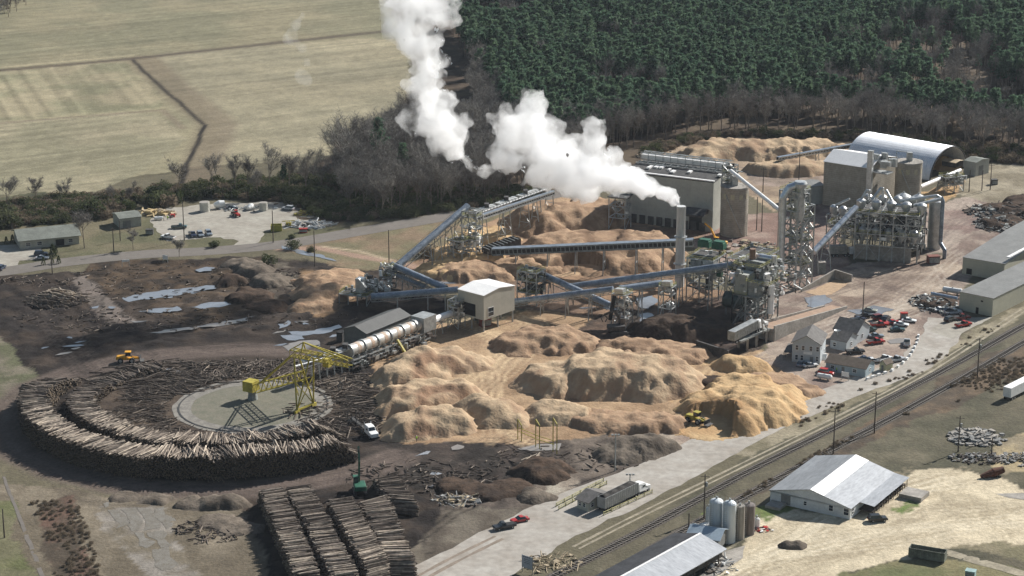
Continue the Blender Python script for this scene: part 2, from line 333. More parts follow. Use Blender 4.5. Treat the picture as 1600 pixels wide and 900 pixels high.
    stroke(DIRT, 3, (.30, .2, .15), .9, 1.5); stroke(GP([(500, 385), (560, 392), (610, 408)]), 1.3, (.40, .32, .22), .9)
    d0 = dline(X, Y, TRUCKLOOP); a = np.clip((6.5+2*n1-d0)/3, 0, 1)*.9; cc = np.array([.115, .088, .073])*(.8+.5*fbm(X, Y, 4, 77))[:, None]
    col[:] = col*(1-a[:, None])+cc*a[:, None]; rough[:] = rough*(1-np.clip((9-d0)/3, 0, 1))
    for k, wd in enumerate((2.0, 3.6)):
        a = np.clip(1-abs(d0-wd)/.8, 0, 1)*.45; col[:] = col*(1-a[:, None]*.6)
    # wheel ruts criss-crossing the yards
    R = random.Random(8)
    def ruts(paths, n, jit, c, amt, g=1.1):
        for p in paths:
            for k in range(n):
                q = [v+Vector((R.uniform(-jit, jit), R.uniform(-jit, jit), 0)) for v in p]
                m = dline(X, Y, q); a = (np.clip(1-abs(m-g)/.55, 0, 1))*amt*R.uniform(.4, 1); col[:] = col*(1-a[:, None])+np.array(c)*a[:, None]
    ruts([GP([(860, 700), (780, 690), (730, 720), (770, 760), (700, 790), (640, 850)]), GP([(640, 700), (720, 700), (800, 770)])], 5, 5, (.02, .016, .014), .8)
    ruts([GP([(820, 490), (850, 530), (770, 575), (740, 640), (800, 690)]), GP([(720, 500), (800, 540), (740, 600)]), GP([(1180, 560), (1090, 580), (1060, 650)])], 8, 6, (.56, .42, .26), .55)
    ruts([GP([(820, 490), (850, 530), (770, 575), (740, 640), (800, 690)]), GP([(1180, 560), (1090, 580), (1060, 650)])], 7, 6, (.20, .13, .08), .6)
    ruts([GP([(1300, 500), (1400, 440), (1480, 380), (1530, 320)]), GP([(1330, 430), (1430, 470), (1480, 520)]), GP([(1250, 480), (1340, 440), (1450, 410)])], 8, 9, (.12, .09, .075), .6)
    ruts([GP([(1340, 520), (1440, 470), (1500, 400)]), GP([(1260, 520), (1400, 480)])], 7, 10, (.46, .40, .33), .5)
    ruts([GP([(1140, 900), (1240, 830), (1360, 790), (1470, 745)]), GP([(1170, 900), (1330, 850), (1480, 800), (1600, 790)]), GP([(1430, 740), (1520, 790), (1620, 830)])], 9, 8, (.30, .245, .165), .75)
    ruts([GP([(1140, 900), (1240, 830), (1360, 790), (1470, 745)]), GP([(1230, 870), (1400, 830), (1620, 800)])], 7, 8, (.62, .54, .40), .6)
    ruts([GP([(60, 480), (100, 520), (150, 580), (190, 600)]), GP([(120, 470), (160, 520), (210, 560)]), GP([(40, 470), (80, 540), (130, 590)]), GP([(170, 500), (300, 540), (500, 520)])], 7, 7, (.022, .017, .015), .7)
    ruts([GP([(60, 480), (100, 520), (150, 580)]), GP([(200, 510), (360, 500), (560, 470)]), GP([(220, 480), (400, 450)])], 6, 8, (.14, .11, .09), .3, .9)
    ruts([GP([(690, 770), (800, 790), (900, 760)]), GP([(30, 730), (150, 780), (380, 790)])], 4, 5, (.07, .055, .045), .5)
    # crop rows
    fm = inpoly(X, Y, GP([(-60, 112), (60, 106), (195, 98), (250, 165), (60, 186), (-60, 192)]))
    a0 = G(190, 100); a1 = G(245, 160); ang = math.atan2(a1.y-a0.y, a1.x-a0.x); u = -X*math.sin(ang)+Y*math.cos(ang); vv = X*math.cos(ang)+Y*math.sin(ang)
    rw = fbm(u/3.2, vv/200, 1, 91, 3); col[fm] *= (1+.8*(rw[fm]-.5))[:, None]
    fm2 = inpoly(X, Y, GP([(-900, -260), (560, -260), (640, 0), (650, 90), (560, 190), (500, 240), (300, 300), (120, 300), (-300, 330), (-900, 380)])) & ~fm
    a0 = G(0, 90); a1 = G(600, 30); ang = math.atan2(a1.y-a0.y, a1.x-a0.x); u = -X*math.sin(ang)+Y*math.cos(ang); vv = X*math.cos(ang)+Y*math.sin(ang)
    rw = fbm(u/3.4, vv/260, 1, 95, 4); col[fm2] *= (1+.6*(rw[fm2]-.5))[:, None]
    return col, rough
FLAT = []
def hgt(X, Y, rough):
    h = rough*(fbm(X, Y, 7, 31, 4)-.5)*2.2 + rough*(fbm(X, Y, 2.6, 71, 2)-.5)*1.1
    return h
def flatten(X, Y, h):
    f = np.ones(len(X))
    for p, wd in ((ROAD, 16), (TRA, 4.5), (TRB, 4.5), (HWY, 7), (DIRT, 4)):
        f = np.minimum(f, np.clip((dline(X, Y, p)-wd)/3, 0, 1))
    h = h*f
    for _, _, pl in PUD:
        g = GP(pl); X0 = min(p.x for p in g)-4; X1 = max(p.x for p in g)+4; Y0 = min(p.y for p in g)-4; Y1 = max(p.y for p in g)+4
        m = np.nonzero((X > X0) & (X < X1) & (Y > Y0) & (Y < Y1))[0]
        if len(m):
            k = inpoly(X[m], Y[m], g) | (dline(X[m], Y[m], g+[g[0]]) < 2.5); h[m] = np.where(k, np.minimum(h[m], .0), h[m])
    for c, r in FLAT: h = h*np.clip((np.hypot(X-c[0], Y-c[1])-r)/3, 0, 1)
    return h
RC = G(396, 634)                             # centre of the log crane
FLAT.append((RC, 62))
def ground():
    def ax(seg):
        o = []
        for a, b, s in seg: o += list(np.arange(a, b, s))
        return np.array(o+[seg[-1][1]], float)
    xs = ax([(-9000, -1500, 1500), (-1500, -500, 100), (-500, -250, 5), (-250, 260, .95), (260, 600, 5), (600, 1500, 100), (1500, 9000, 1500)])
    ys = ax([(-400, 300, 50), (300, 430, 5), (430, 720, 1.1), (720, 900, 1.7), (900, 1400, 3), (1400, 2000, 60), (2000, 12000, 1000)])
    X, Y = np.meshgrid(xs, ys); X = X.ravel(); Y = Y.ravel()
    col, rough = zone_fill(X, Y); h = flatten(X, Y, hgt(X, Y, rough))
    nx = len(xs); ny = len(ys); i, j = np.meshgrid(np.arange(nx-1), np.arange(ny-1)); b = (j*nx+i).ravel()
    f = np.stack([b, b+1, b+nx+1, b+nx], 1)
    m = bpy.data.materials.new('ground_soil'); m.use_nodes = True; nt = m.node_tree; N = nt.nodes; L = nt.links; bs = N['Principled BSDF']
    bs.inputs['Roughness'].default_value = .95; bs.inputs['Specular IOR Level'].default_value = .1
    at = N.new('ShaderNodeAttribute'); at.attribute_name = 'soil'; geo = N.new('ShaderNodeNewGeometry')
    last = at.outputs['Color']
    for s, lo_, hi in ((1.1, .78, 1.22), (.38, .84, 1.16), (3.2, .78, 1.22)):
        n = N.new('ShaderNodeTexNoise'); n.inputs['Scale'].default_value = s; n.inputs['Detail'].default_value = 5; n.inputs['Roughness'].default_value = .7; L.new(geo.outputs['Position'], n.inputs['Vector'])
        r = N.new('ShaderNodeMapRange'); r.inputs[1].default_value = .3; r.inputs[2].default_value = .7; r.inputs[3].default_value = lo_; r.inputs[4].default_value = hi; L.new(n.outputs[0], r.inputs[0])
        v = N.new('ShaderNodeVectorMath'); v.operation = 'SCALE'; L.new(last, v.inputs[0]); L.new(r.outputs[0], v.inputs['Scale']); last = v.outputs[0]
    L.new(last, bs.inputs['Base Color'])
    bp = N.new('ShaderNodeBump'); bp.inputs['Distance'].default_value = .25; bp.inputs['Strength'].default_value = .8; n = N.new('ShaderNodeTexNoise'); n.inputs['Scale'].default_value = 1.1; n.inputs['Detail'].default_value = 6
    L.new(geo.outputs['Position'], n.inputs['Vector']); L.new(n.outputs[0], bp.inputs['Height']); L.new(bp.outputs[0], bs.inputs['Normal'])
    me = npmesh('ground', np.stack([X, Y, h], 1), f, m)
    ca = me.color_attributes.new('soil', 'FLOAT_COLOR', 'POINT'); ca.data.foreach_set('color', np.concatenate([col, np.ones((len(X), 1))], 1).astype(np.float32).ravel())
    o = bpy.data.objects.new('ground', me); C.objects.link(o); setp(o, 'brown winter ground of fields, mud and worn yards', kind='structure')
ground()
def gz(x, y):
    X = np.array([x]); Y = np.array([y]); c, r = zone_fill(X, Y); return float(flatten(X, Y, hgt(X, Y, r))[0])

def ribbon(name, pts, hw, z, m, label, sub=6, off=0., jit=0.):
    P = [];
    hwl = hw if isinstance(hw, (list, tuple)) else [hw]*len(pts)
    for i in range(len(pts)-1):
        p0 = pts[max(i-1, 0)]; p1 = pts[i]; p2 = pts[i+1]; p3 = pts[min(i+2, len(pts)-1)]
        for k in range(sub):
            t = k/sub; a = .5*((2*p1)+(p2-p0)*t+(2*p0-5*p1+4*p2-p3)*t*t+(3*p1-p0-3*p2+p3)*t**3)
            P.append((a, hwl[i]*(1-t)+hwl[i+1]*t))
    P.append((pts[-1], hwl[-1])); mb = MB()
    for i, (p, h_) in enumerate(P):
        d = (P[min(i+1, len(P)-1)][0]-P[max(i-1, 0)][0]).normalized(); n = Vector((-d.y, d.x, 0)); j = jit*(rng.random()-.5)
        a = p+n*(off-h_-j); b = p+n*(off+h_+j); mb.v += [(a.x, a.y, z), (b.x, b.y, z)]
        if i: k = len(mb.v); mb.f.append((k-4, k-2, k-1, k-3))
    o = mb.build(name, m); setp(o, label, kind='structure'); return o
def sheet(name, poly, z, m, label, rough_edge=1.2, step=2.5):
    P = [Vector((p[0], p[1], 0)) for p in poly]; out = []
    for i in range(len(P)):
        a = P[i]; b = P[(i+1) % len(P)]; n = max(1, int((b-a).length/step))
        for k in range(n):
            q = a+(b-a)*k/n; e = rough_edge; out.append((q.x+(vnoise(q.x*.4, q.y*.4, 3)-.5)*2*e, q.y+(vnoise(q.x*.4, q.y*.4, 8)-.5)*2*e, z))
    mb = MB(); mb.add(out, [tuple(range(len(out)))])
    bm = bmesh.new(); vs = [bm.verts.new(v) for v in out]; bm.faces.new(vs); bmesh.ops.triangulate(bm, faces=bm.faces[:]); bm.normal_update()
    for f in bm.faces:
        if f.normal.z < 0: f.normal_flip()
    me = bpy.data.meshes.new(name); bm.to_mesh(me); bm.free(); me.materials.append(m); o = bpy.data.objects.new(name, me); C.objects.link(o)
    return setp(o, label, kind='structure')
M_road = mat('worn_pale_concrete_road', (.40, .37, .325), .9, 0, .22, .10, col2=(.26, .225, .185), bump=.02)
M_asph = mat('faded_asphalt', (.165, .145, .125), .9, 0, .15, .1, col2=(.135, .118, .10))
M_ball = mat('track_ballast', (.10, .083, .065), .95, 0, .3, .8, bump=.06)
M_grav = mat('pale_gravel', (.36, .335, .28), .95, 0, .2, .1, col2=(.25, .22, .18), bump=.03)
M_slab = mat('broken_slab', (.21, .195, .17), .9, 0, .3, .5, col2=(.13, .112, .085), bump=.04)
ribbon('road', ROAD, ROADW, .05, M_road, 'pale dusty haul road past the weigh station', jit=1.2)
ribbon('highway', HWY, 5.2, .06, M_asph, 'grey two lane road behind the log yard')
M_line = mat('road_marking_paint', (.6, .55, .4), .8, 0, .3, .5)
for nm, p in (('railway_ballast', TRA), ('railway_ballast', TRB)): ribbon(nm, p, 1.7, .07, M_ball, 'stone ballast of a railway track beside the haul road', jit=.5)
def track(pts, name='rail'):
    for s in (-.75, .75): ribbon('rail', pts, .09, .28, M_rail, 'steel rail of the railway line', off=s)
M_rail = mat('rail_steel', (.24, .21, .18), .5, .2, .2, 1)
track(TRA); track(TRB)
def sleepers(pts, label):
    mb = MB()
    for i in range(len(pts)-1):
        a = pts[i]; b = pts[i+1]; L = (b-a).length; d = (b-a)/L; n = Vector((-d.y, d.x, 0)); t = 0
        while t < L:
            c = a+d*t; mb.bar(c-n*1.25+Vector((0, 0, .14)), c+n*1.25+Vector((0, 0, .14)), .25, .2); t += 1.1
    o = mb.build('railway_sleepers', mat('sleeper_wood', (.088, .074, .06), .9)); setp(o, label, 'sleepers', kind='stuff')
sleepers(TRA[1:7], 'timber sleepers under the rails nearer the haul road'); sleepers(TRB[1:7], 'timber sleepers under the rails nearer the pasture')
def twintrack(pts, g, hw, z, m, label):
    for s in (-g, g): ribbon('path', pts, hw, z, m, label, off=s, jit=.25)
M_rut = mat('pale_worn_wheel_path', (.33, .285, .205), .95, 0, .3, .3)
twintrack(GP([(900, 856), (1000, 805), (1160, 727), (1320, 648), (1450, 580), (1600, 484)]), .9, .38, .045, M_rut, 'pale wheel tracks running along the railway')
twintrack(GP([(620, 925), (700, 880), (780, 840)]), 1.2, .5, .08, mat('road_dirt', (.25, .2, .155), .95, 0, .2, .3), 'brown dirt tracks on the haul road')
sheet('yard', GP([(232, 345), (262, 325), (340, 318), (470, 315), (498, 345), (470, 352), (412, 362), (408, 378), (378, 388), (350, 390), (372, 377), (335, 370), (262, 377)]), .05, M_grav, 'pale gravel yard beside the highway')
sheet('yard', GP([(-60, 385), (30, 382), (64, 388), (60, 405), (30, 408), (20, 425), (-60, 430)]), .05, M_grav, 'gravel forecourt of the long low house', .6)
sheet('yard', GP([(1452, 518), (1480, 496), (1550, 496), (1498, 524), (1490, 530)]), .065, M_grav, 'pale concrete apron beside the beige warehouse', .3)
sheet('yard', GP([(20, 792), (24, 792), (75, 925), (60, 925), (6, 770), (12, 770)])[:0] or GP([(3, 745), (8, 745), (72, 905), (64, 905)]), .06, M_asph, 'narrow grey lane at the edge of the rough field', .2)
sheet('yard', GP([(1130, 862), (1165, 852), (1160, 872), (1120, 900), (1095, 900)]), .06, M_conc, 'old concrete slab beside the open shed', .3)
sheet('yard', GP([(1478, 858), (1600, 892), (1640, 905), (1630, 912), (1470, 865)]), .055, M_rut, 'sandy lane beside the steel skip', .3)
sheet('yard', GP([(1556, 772), (1600, 770), (1640, 775), (1640, 785), (1575, 778)]), .06, M_conc, 'pale concrete slab in the pasture', .3)
for q in ([(168, 800), (186, 797), (200, 822), (182, 826)], [(190, 796), (208, 794), (226, 828), (205, 832)], [(212, 796), (232, 794), (250, 822), (232, 827)], [(236, 794), (258, 792), (276, 818), (256, 824)], [(210, 834), (232, 830), (246, 852), (222, 858)], [(236, 829), (256, 826), (272, 852), (250, 858)], [(228, 862), (262, 856), (286, 884), (250, 892)], [(160, 786), (178, 783), (186, 790), (170, 793)]):
    sheet('yard', GP(q), .05, M_slab, 'broken grey concrete slab in the rough field', 1.6)
# crane circle
def ring(name, r0, r1, z, m, label, n=96, wob=0.):
    mb = MB()
    for i in range(n):
        t = 2*pi*i/n; w_ = 1+wob*(vnoise(i*.5, 1.)-.5); w2 = 1+wob*(vnoise(i*.5, 9.)-.5)
        mb.v += [(RC.x+r0*w2*math.cos(t), RC.y+r0*w2*math.sin(t), z), (RC.x+r1*w_*math.cos(t), RC.y+r1*w_*math.sin(t), z)]
        a = 2*i; b = 2*((i+1) % n); mb.f.append((a, a+1, b+1, b))
    o = mb.build(name, m); return setp(o, label, kind='structure')
ring('crane_pad', .01, 17.8, .06, mat('trampled_pad', (.12, .12, .085), .95, 0, .25, .35, col2=(.185, .165, .125), bump=.05), 'round grassy pad inside the crane rail', wob=.04)
ring('path', 17.5, 22.6, .09, mat('crane_path_gravel', (.235, .215, .185), .95, 0, .25, .4, bump=.03), 'grey gravel ring carrying the crane rail', wob=.03)
ring('rail', 20.7, 21.2, .2, mat('dark_crane_rail', (.05, .048, .045), .7), 'dark circular crane rail')
# puddles
M_water = bpy.data.materials.new('still_water'); M_water.use_nodes = True; _b = M_water.node_tree.nodes['Principled BSDF']
_b.inputs['Base Color'].default_value = (.10, .095, .09, 1); _b.inputs['Roughness'].default_value = .12; _b.inputs['Specular IOR Level'].default_value = .6
M_wet = mat('muddy_shallow_water', (.26, .23, .20), .25, 0, .12, .3, spec=.6)
M_sky = mat('sky_tinted_puddle_water', (.22, .23, .25), .12, 0, .12, .2, spec=1.)  # sky reflection put into the blue grey base colour, besides the gloss
for lab, k, pl in PUD:
    sheet('water', GP(pl), .10, (M_sky, M_wet)[k], lab, 1.1, 1.5)

# ------------------------------------------------------------------ piles
M_chip = None
def pile_mat(name, c1, c2, steep, sc_=.35):
    m = bpy.data.materials.new(name); m.use_nodes = True; nt = m.node_tree; N = nt.nodes; L = nt.links; b = N['Principled BSDF']; b.inputs['Roughness'].default_value = .95; b.inputs['Specular IOR Level'].default_value = .08
    geo = N.new('ShaderNodeNewGeometry'); n = N.new('ShaderNodeTexNoise'); n.inputs['Scale'].default_value = sc_; n.inputs['Detail'].default_value = 7; n.inputs['Roughness'].default_value = .65; L.new(geo.outputs['Position'], n.inputs['Vector'])
    r = N.new('ShaderNodeMapRange'); r.inputs[1].default_value = .35; r.inputs[2].default_value = .65; L.new(n.outputs[0], r.inputs[0])
    mx = N.new('ShaderNodeMix'); mx.data_type = 'RGBA'; mx.inputs[6].default_value = (*c1, 1); mx.inputs[7].default_value = (*c2, 1); L.new(r.outputs[0], mx.inputs[0])
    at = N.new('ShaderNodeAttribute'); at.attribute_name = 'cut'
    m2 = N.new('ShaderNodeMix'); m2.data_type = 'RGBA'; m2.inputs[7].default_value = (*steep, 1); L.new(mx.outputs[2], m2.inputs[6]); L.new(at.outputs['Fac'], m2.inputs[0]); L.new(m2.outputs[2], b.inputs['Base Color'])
    bp = N.new('ShaderNodeBump'); bp.inputs['Distance'].default_value = .25; n3 = N.new('ShaderNodeTexNoise'); n3.inputs['Scale'].default_value = 1.2; n3.inputs['Detail'].default_value = 6; L.new(geo.outputs['Position'], n3.inputs['Vector']); L.new(n3.outputs[0], bp.inputs['Height']); L.new(bp.outputs[0], b.inputs['Normal'])
    return m
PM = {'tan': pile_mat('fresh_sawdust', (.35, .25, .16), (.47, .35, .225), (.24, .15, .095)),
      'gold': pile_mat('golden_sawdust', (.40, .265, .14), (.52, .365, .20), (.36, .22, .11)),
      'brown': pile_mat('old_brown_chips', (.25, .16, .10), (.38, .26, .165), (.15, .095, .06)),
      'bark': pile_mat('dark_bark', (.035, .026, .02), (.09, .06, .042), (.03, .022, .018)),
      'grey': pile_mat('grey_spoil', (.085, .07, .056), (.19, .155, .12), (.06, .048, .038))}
def pile(name, label, cat, blobs, kind='tan', seed=0, res=.8, cutdir=None, rugged=1., flat=0., group=None):
    """blobs: (px, py, radius m, height m) footprint centres; cut faces where cutdir slopes are dug away"""
    ks, kh = {"tan": (.725, .64), "gold": (.78, .72), "brown": (.80, .72), "bark": (.75, .66), "grey": (.68, .66)}[kind]; B = [(G(a, b), r*ks, h*kh) for a, b, r, h in blobs]
    x0 = min(c.x-r for c, r, h in B)-3; x1 = max(c.x+r for c, r, h in B)+3; y0 = min(c.y-r for c, r, h in B)-3; y1 = max(c.y+r for c, r, h in B)+3
    nx = int((x1-x0)/res)+2; ny = int((y1-y0)/res)+2
    X, Y = np.meshgrid(np.linspace(x0, x1, nx), np.linspace(y0, y1, ny)); X = X.ravel(); Y = Y.ravel()
    wx = X+(fbm(X, Y, 6, seed+2)-.5)*5*rugged; wy = Y+(fbm(X, Y, 6, seed+5)-.5)*5*rugged
    S = np.full(len(X), -9.)
    for i, (c, r, h) in enumerate(B):
        d = np.hypot(wx-c.x, wy-c.y)/r; th = np.arctan2(wy-c.y, wx-c.x)
        d = d*(1+.2*rugged*(vnoise(th*2.2+i*9, th*0+seed)-.5)+.16*rugged*(vnoise(th*7+i*5, th*0+seed+3)-.5))
        hh = np.where(d < 1, np.minimum(h*(1-.3*d*d-flat*.2), (1-d)*r*.74), -(d-1)*r*1.2)
        k = 4.0; S = np.where(hh > S, hh, S) if i == 0 else np.log(np.exp(np.clip(S*k/2, -30, 60))+np.exp(np.clip(hh*k/2, -30, 60)))/(k/2)-.0
    g = np.abs(fbm(X, Y, 4.5, seed+11, 3)-.5)*2
    S = np.where(S > 0, S+np.clip(S, 0, 2.)/2*((fbm(X, Y, 9, seed+21)-.5)*2.4+(g-.3)*-.9*rugged+(fbm(X, Y, 2.2, seed+31)-.5)*.6), S)
    # loads tipped side by side: small cones along the top
    q = 5.2*(1 if res < 1 else 1.3)*(.5 if res < .5 else 1); ux_, uy_ = wx/q, wy/q; dm = np.full(len(X), 9.); am = np.ones(len(X))
    for ix in (-1, 0, 1):
        for iy in (-1, 0, 1):
            cx_ = np.floor(ux_)+ix; cy_ = np.floor(uy_)+iy; dd_ = np.hypot(cx_+hsh(cx_, cy_, seed+3)-ux_, cy_+hsh(cx_, cy_, seed+4)-uy_); m_ = dd_ < dm; dm = np.where(m_, dd_, dm); am = np.where(m_, hsh(cx_, cy_, seed+9), am)
    S = np.where(S > .5, S+np.clip((S-.5)/2.5, 0, 1)*(np.clip(.75-dm, -.1, 1)*q*.20*(.2+1.0*am)-.15), S)
    cut = np.zeros(len(X))
    if cutdir:
        for (px, py, r, dep) in cutdir:
            c = G(px, py); d = np.hypot((X-c.x)*(1+.2*(g-.4)), np.where(Y < c.y, (Y-c.y)*.3, (Y-c.y))); tgt = np.where(d < r+(g-.4)*3, dep, 99)
            dug = S > tgt; cut = np.maximum(cut, np.clip(1-(abs(d-r)-1)/2.2, 0, 1)*(S > .5)); S = np.where(dug, tgt+.3*g, S)
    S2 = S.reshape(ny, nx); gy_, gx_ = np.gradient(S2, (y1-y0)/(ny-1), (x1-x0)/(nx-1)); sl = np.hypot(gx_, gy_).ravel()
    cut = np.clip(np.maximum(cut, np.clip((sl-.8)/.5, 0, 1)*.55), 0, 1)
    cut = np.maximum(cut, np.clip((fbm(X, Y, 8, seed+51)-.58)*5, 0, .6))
    i, j = np.meshgrid(np.arange(nx-1), np.arange(ny-1)); b = (j*nx+i).ravel(); f = np.stack([b, b+1, b+nx+1, b+nx], 1)
    keep = (S[f] > -.05).any(1); f = f[keep]; S = np.maximum(S, -.4)
    used = np.unique(f); remap = -np.ones(len(X), int); remap[used] = np.arange(len(used)); f = remap[f]
    c = Vector((float(X[used].mean()), float(Y[used].mean()), 0))
    me = npmesh(name, np.stack([X[used]-c.x, Y[used]-c.y, S[used]-.02], 1), f, PM[kind])
    ca = me.attributes.new('cut', 'FLOAT', 'POINT'); ca.data.foreach_set('value', cut[used].astype(np.float32))
    o = bpy.data.objects.new(name, me); C.objects.link(o); o.location = c; setp(o, label, cat, group)
    return o
# ------------------------------------------------------------------ heaps of chips, bark and spoil
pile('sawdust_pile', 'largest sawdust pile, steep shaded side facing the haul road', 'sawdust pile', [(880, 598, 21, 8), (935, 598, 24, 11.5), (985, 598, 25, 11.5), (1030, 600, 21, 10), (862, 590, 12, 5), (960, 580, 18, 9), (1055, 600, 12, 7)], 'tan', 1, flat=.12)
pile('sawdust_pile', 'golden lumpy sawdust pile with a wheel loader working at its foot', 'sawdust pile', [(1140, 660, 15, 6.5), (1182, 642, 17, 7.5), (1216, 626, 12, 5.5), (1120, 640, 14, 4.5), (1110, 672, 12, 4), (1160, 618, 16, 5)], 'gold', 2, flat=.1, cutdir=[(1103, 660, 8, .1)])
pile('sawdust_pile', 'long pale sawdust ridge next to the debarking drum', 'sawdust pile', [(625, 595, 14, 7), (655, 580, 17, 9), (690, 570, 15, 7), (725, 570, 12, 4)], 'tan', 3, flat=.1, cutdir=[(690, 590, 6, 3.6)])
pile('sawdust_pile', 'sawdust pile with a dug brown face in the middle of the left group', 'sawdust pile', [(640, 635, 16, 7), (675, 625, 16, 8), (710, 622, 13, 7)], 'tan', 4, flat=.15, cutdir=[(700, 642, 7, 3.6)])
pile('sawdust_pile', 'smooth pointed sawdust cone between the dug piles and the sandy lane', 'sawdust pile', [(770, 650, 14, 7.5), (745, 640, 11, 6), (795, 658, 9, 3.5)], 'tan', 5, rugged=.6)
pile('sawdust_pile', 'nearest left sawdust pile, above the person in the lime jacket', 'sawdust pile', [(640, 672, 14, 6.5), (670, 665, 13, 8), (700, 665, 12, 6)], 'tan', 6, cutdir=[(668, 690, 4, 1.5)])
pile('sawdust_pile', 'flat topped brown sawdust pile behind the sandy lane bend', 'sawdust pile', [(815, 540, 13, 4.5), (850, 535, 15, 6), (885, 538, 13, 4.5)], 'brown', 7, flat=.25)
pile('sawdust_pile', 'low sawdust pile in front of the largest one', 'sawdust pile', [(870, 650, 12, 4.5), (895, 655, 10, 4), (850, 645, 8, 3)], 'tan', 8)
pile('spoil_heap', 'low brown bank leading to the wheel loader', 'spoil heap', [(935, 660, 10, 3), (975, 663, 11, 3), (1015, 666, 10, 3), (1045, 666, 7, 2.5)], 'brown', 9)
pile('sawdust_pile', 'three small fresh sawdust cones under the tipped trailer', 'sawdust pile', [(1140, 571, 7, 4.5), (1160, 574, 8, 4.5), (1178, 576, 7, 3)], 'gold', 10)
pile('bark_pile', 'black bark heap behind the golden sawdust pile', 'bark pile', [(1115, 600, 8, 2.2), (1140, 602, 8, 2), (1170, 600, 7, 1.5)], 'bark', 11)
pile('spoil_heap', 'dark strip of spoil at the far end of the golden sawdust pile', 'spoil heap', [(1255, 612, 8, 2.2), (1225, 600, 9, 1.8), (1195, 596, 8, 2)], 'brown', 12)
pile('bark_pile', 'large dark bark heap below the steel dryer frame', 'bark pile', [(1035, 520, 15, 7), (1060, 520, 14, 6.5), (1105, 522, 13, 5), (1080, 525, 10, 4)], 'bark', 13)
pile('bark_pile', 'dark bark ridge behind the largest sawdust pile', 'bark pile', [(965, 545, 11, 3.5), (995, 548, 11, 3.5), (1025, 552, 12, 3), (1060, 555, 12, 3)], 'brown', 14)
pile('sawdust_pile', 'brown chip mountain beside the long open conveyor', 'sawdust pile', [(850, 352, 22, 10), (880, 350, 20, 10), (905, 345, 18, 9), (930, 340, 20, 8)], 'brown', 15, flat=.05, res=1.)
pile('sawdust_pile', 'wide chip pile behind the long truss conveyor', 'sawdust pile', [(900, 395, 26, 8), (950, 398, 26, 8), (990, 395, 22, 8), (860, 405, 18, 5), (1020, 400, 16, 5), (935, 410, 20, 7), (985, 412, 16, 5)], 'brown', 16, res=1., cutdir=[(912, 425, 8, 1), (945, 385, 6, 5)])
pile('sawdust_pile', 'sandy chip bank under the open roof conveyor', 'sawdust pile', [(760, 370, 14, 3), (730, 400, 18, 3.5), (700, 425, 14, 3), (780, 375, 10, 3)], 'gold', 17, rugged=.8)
pile('sawdust_pile', 'dark sided chip ridge in front of the hopper tower', 'sawdust pile', [(715, 430, 12, 4), (745, 425, 13, 4.5), (770, 430, 10, 3)], 'brown', 18)
pile('sawdust_pile', 'small chip mounds behind the box building', 'sawdust pile', [(800, 420, 12, 3.5), (850, 420, 10, 3)], 'brown', 19)
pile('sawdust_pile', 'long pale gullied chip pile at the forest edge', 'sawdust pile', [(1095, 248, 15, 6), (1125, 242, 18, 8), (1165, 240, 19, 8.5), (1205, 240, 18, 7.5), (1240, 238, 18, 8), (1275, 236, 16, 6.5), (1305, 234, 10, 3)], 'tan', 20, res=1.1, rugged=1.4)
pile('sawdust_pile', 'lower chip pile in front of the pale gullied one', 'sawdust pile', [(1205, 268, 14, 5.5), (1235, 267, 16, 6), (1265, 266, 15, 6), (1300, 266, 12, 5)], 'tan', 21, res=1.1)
pile('sawdust_pile', 'chip heap under the corrugated arch', 'sawdust pile', [(1475, 262, 9, 6)], 'gold', 22, res=1.2)
pile('spoil_heap', 'sandy spoil bank beside the debarker hopper', 'spoil heap', [(500, 462, 13, 4.5), (525, 452, 13, 4.5), (500, 440, 11, 3.5), (530, 435, 10, 2.5), (485, 480, 10, 3)], 'brown', 23)
pile('spoil_heap', 'grey brush bank beside the drainage ditch', 'spoil heap', [(400, 425, 12, 3.5), (425, 440, 11, 3), (380, 415, 10, 2.5)], 'grey', 24)
pile('bark_pile', 'dark bark mound at the end of the widest puddle', 'bark pile', [(362, 442, 8, 2.8), (395, 465, 11, 2.8), (415, 480, 10, 2.5)], 'bark', 25)
pile('spoil_heap', 'grey and brown earth bank behind the light pole', 'spoil heap', [(960, 712, 9, 4), (985, 706, 12, 5), (1010, 702, 11, 5), (1035, 698, 8, 3)], 'grey', 26)
pile('bark_pile', 'black debris heap with loose poles below the yellow posts', 'debris heap', [(838, 740, 9, 4.5), (858, 738, 8, 3.5), (845, 748, 7, 2.5)], 'bark', 27)
pile('spoil_heap', 'small grey heap on the pale slab', 'spoil heap', [(838, 775, 7, 2.4)], 'grey', 28)
pile('spoil_heap', 'dark strip of spoil left of the small grey heap', 'spoil heap', [(745, 768, 6, 1.8), (780, 770, 9, 1.8), (720, 760, 8, 1.8), (800, 762, 7, 1.5)], 'bark', 29)
pile('dirt_pile', 'grey brown dirt pile on the sandy yard', 'dirt pile', [(1232, 853, 3.6, 2.2), (1248, 853, 3.6, 2.0)], 'grey', 30, res=.3, rugged=.35)
pile('spoil_heap', 'row of small dirt berms along the rough field', 'spoil heap', [(190, 778, 6, 1.2), (240, 782, 6, 1.2), (300, 786, 6, 1.6), (345, 786, 7, 2.2), (365, 788, 5, 2)], 'grey', 31)
pile('debris_heap', 'pale scattered chips beside the log stack shadow', 'debris heap', [(350, 815, 9, 1), (370, 825, 8, .9)], 'grey', 32)

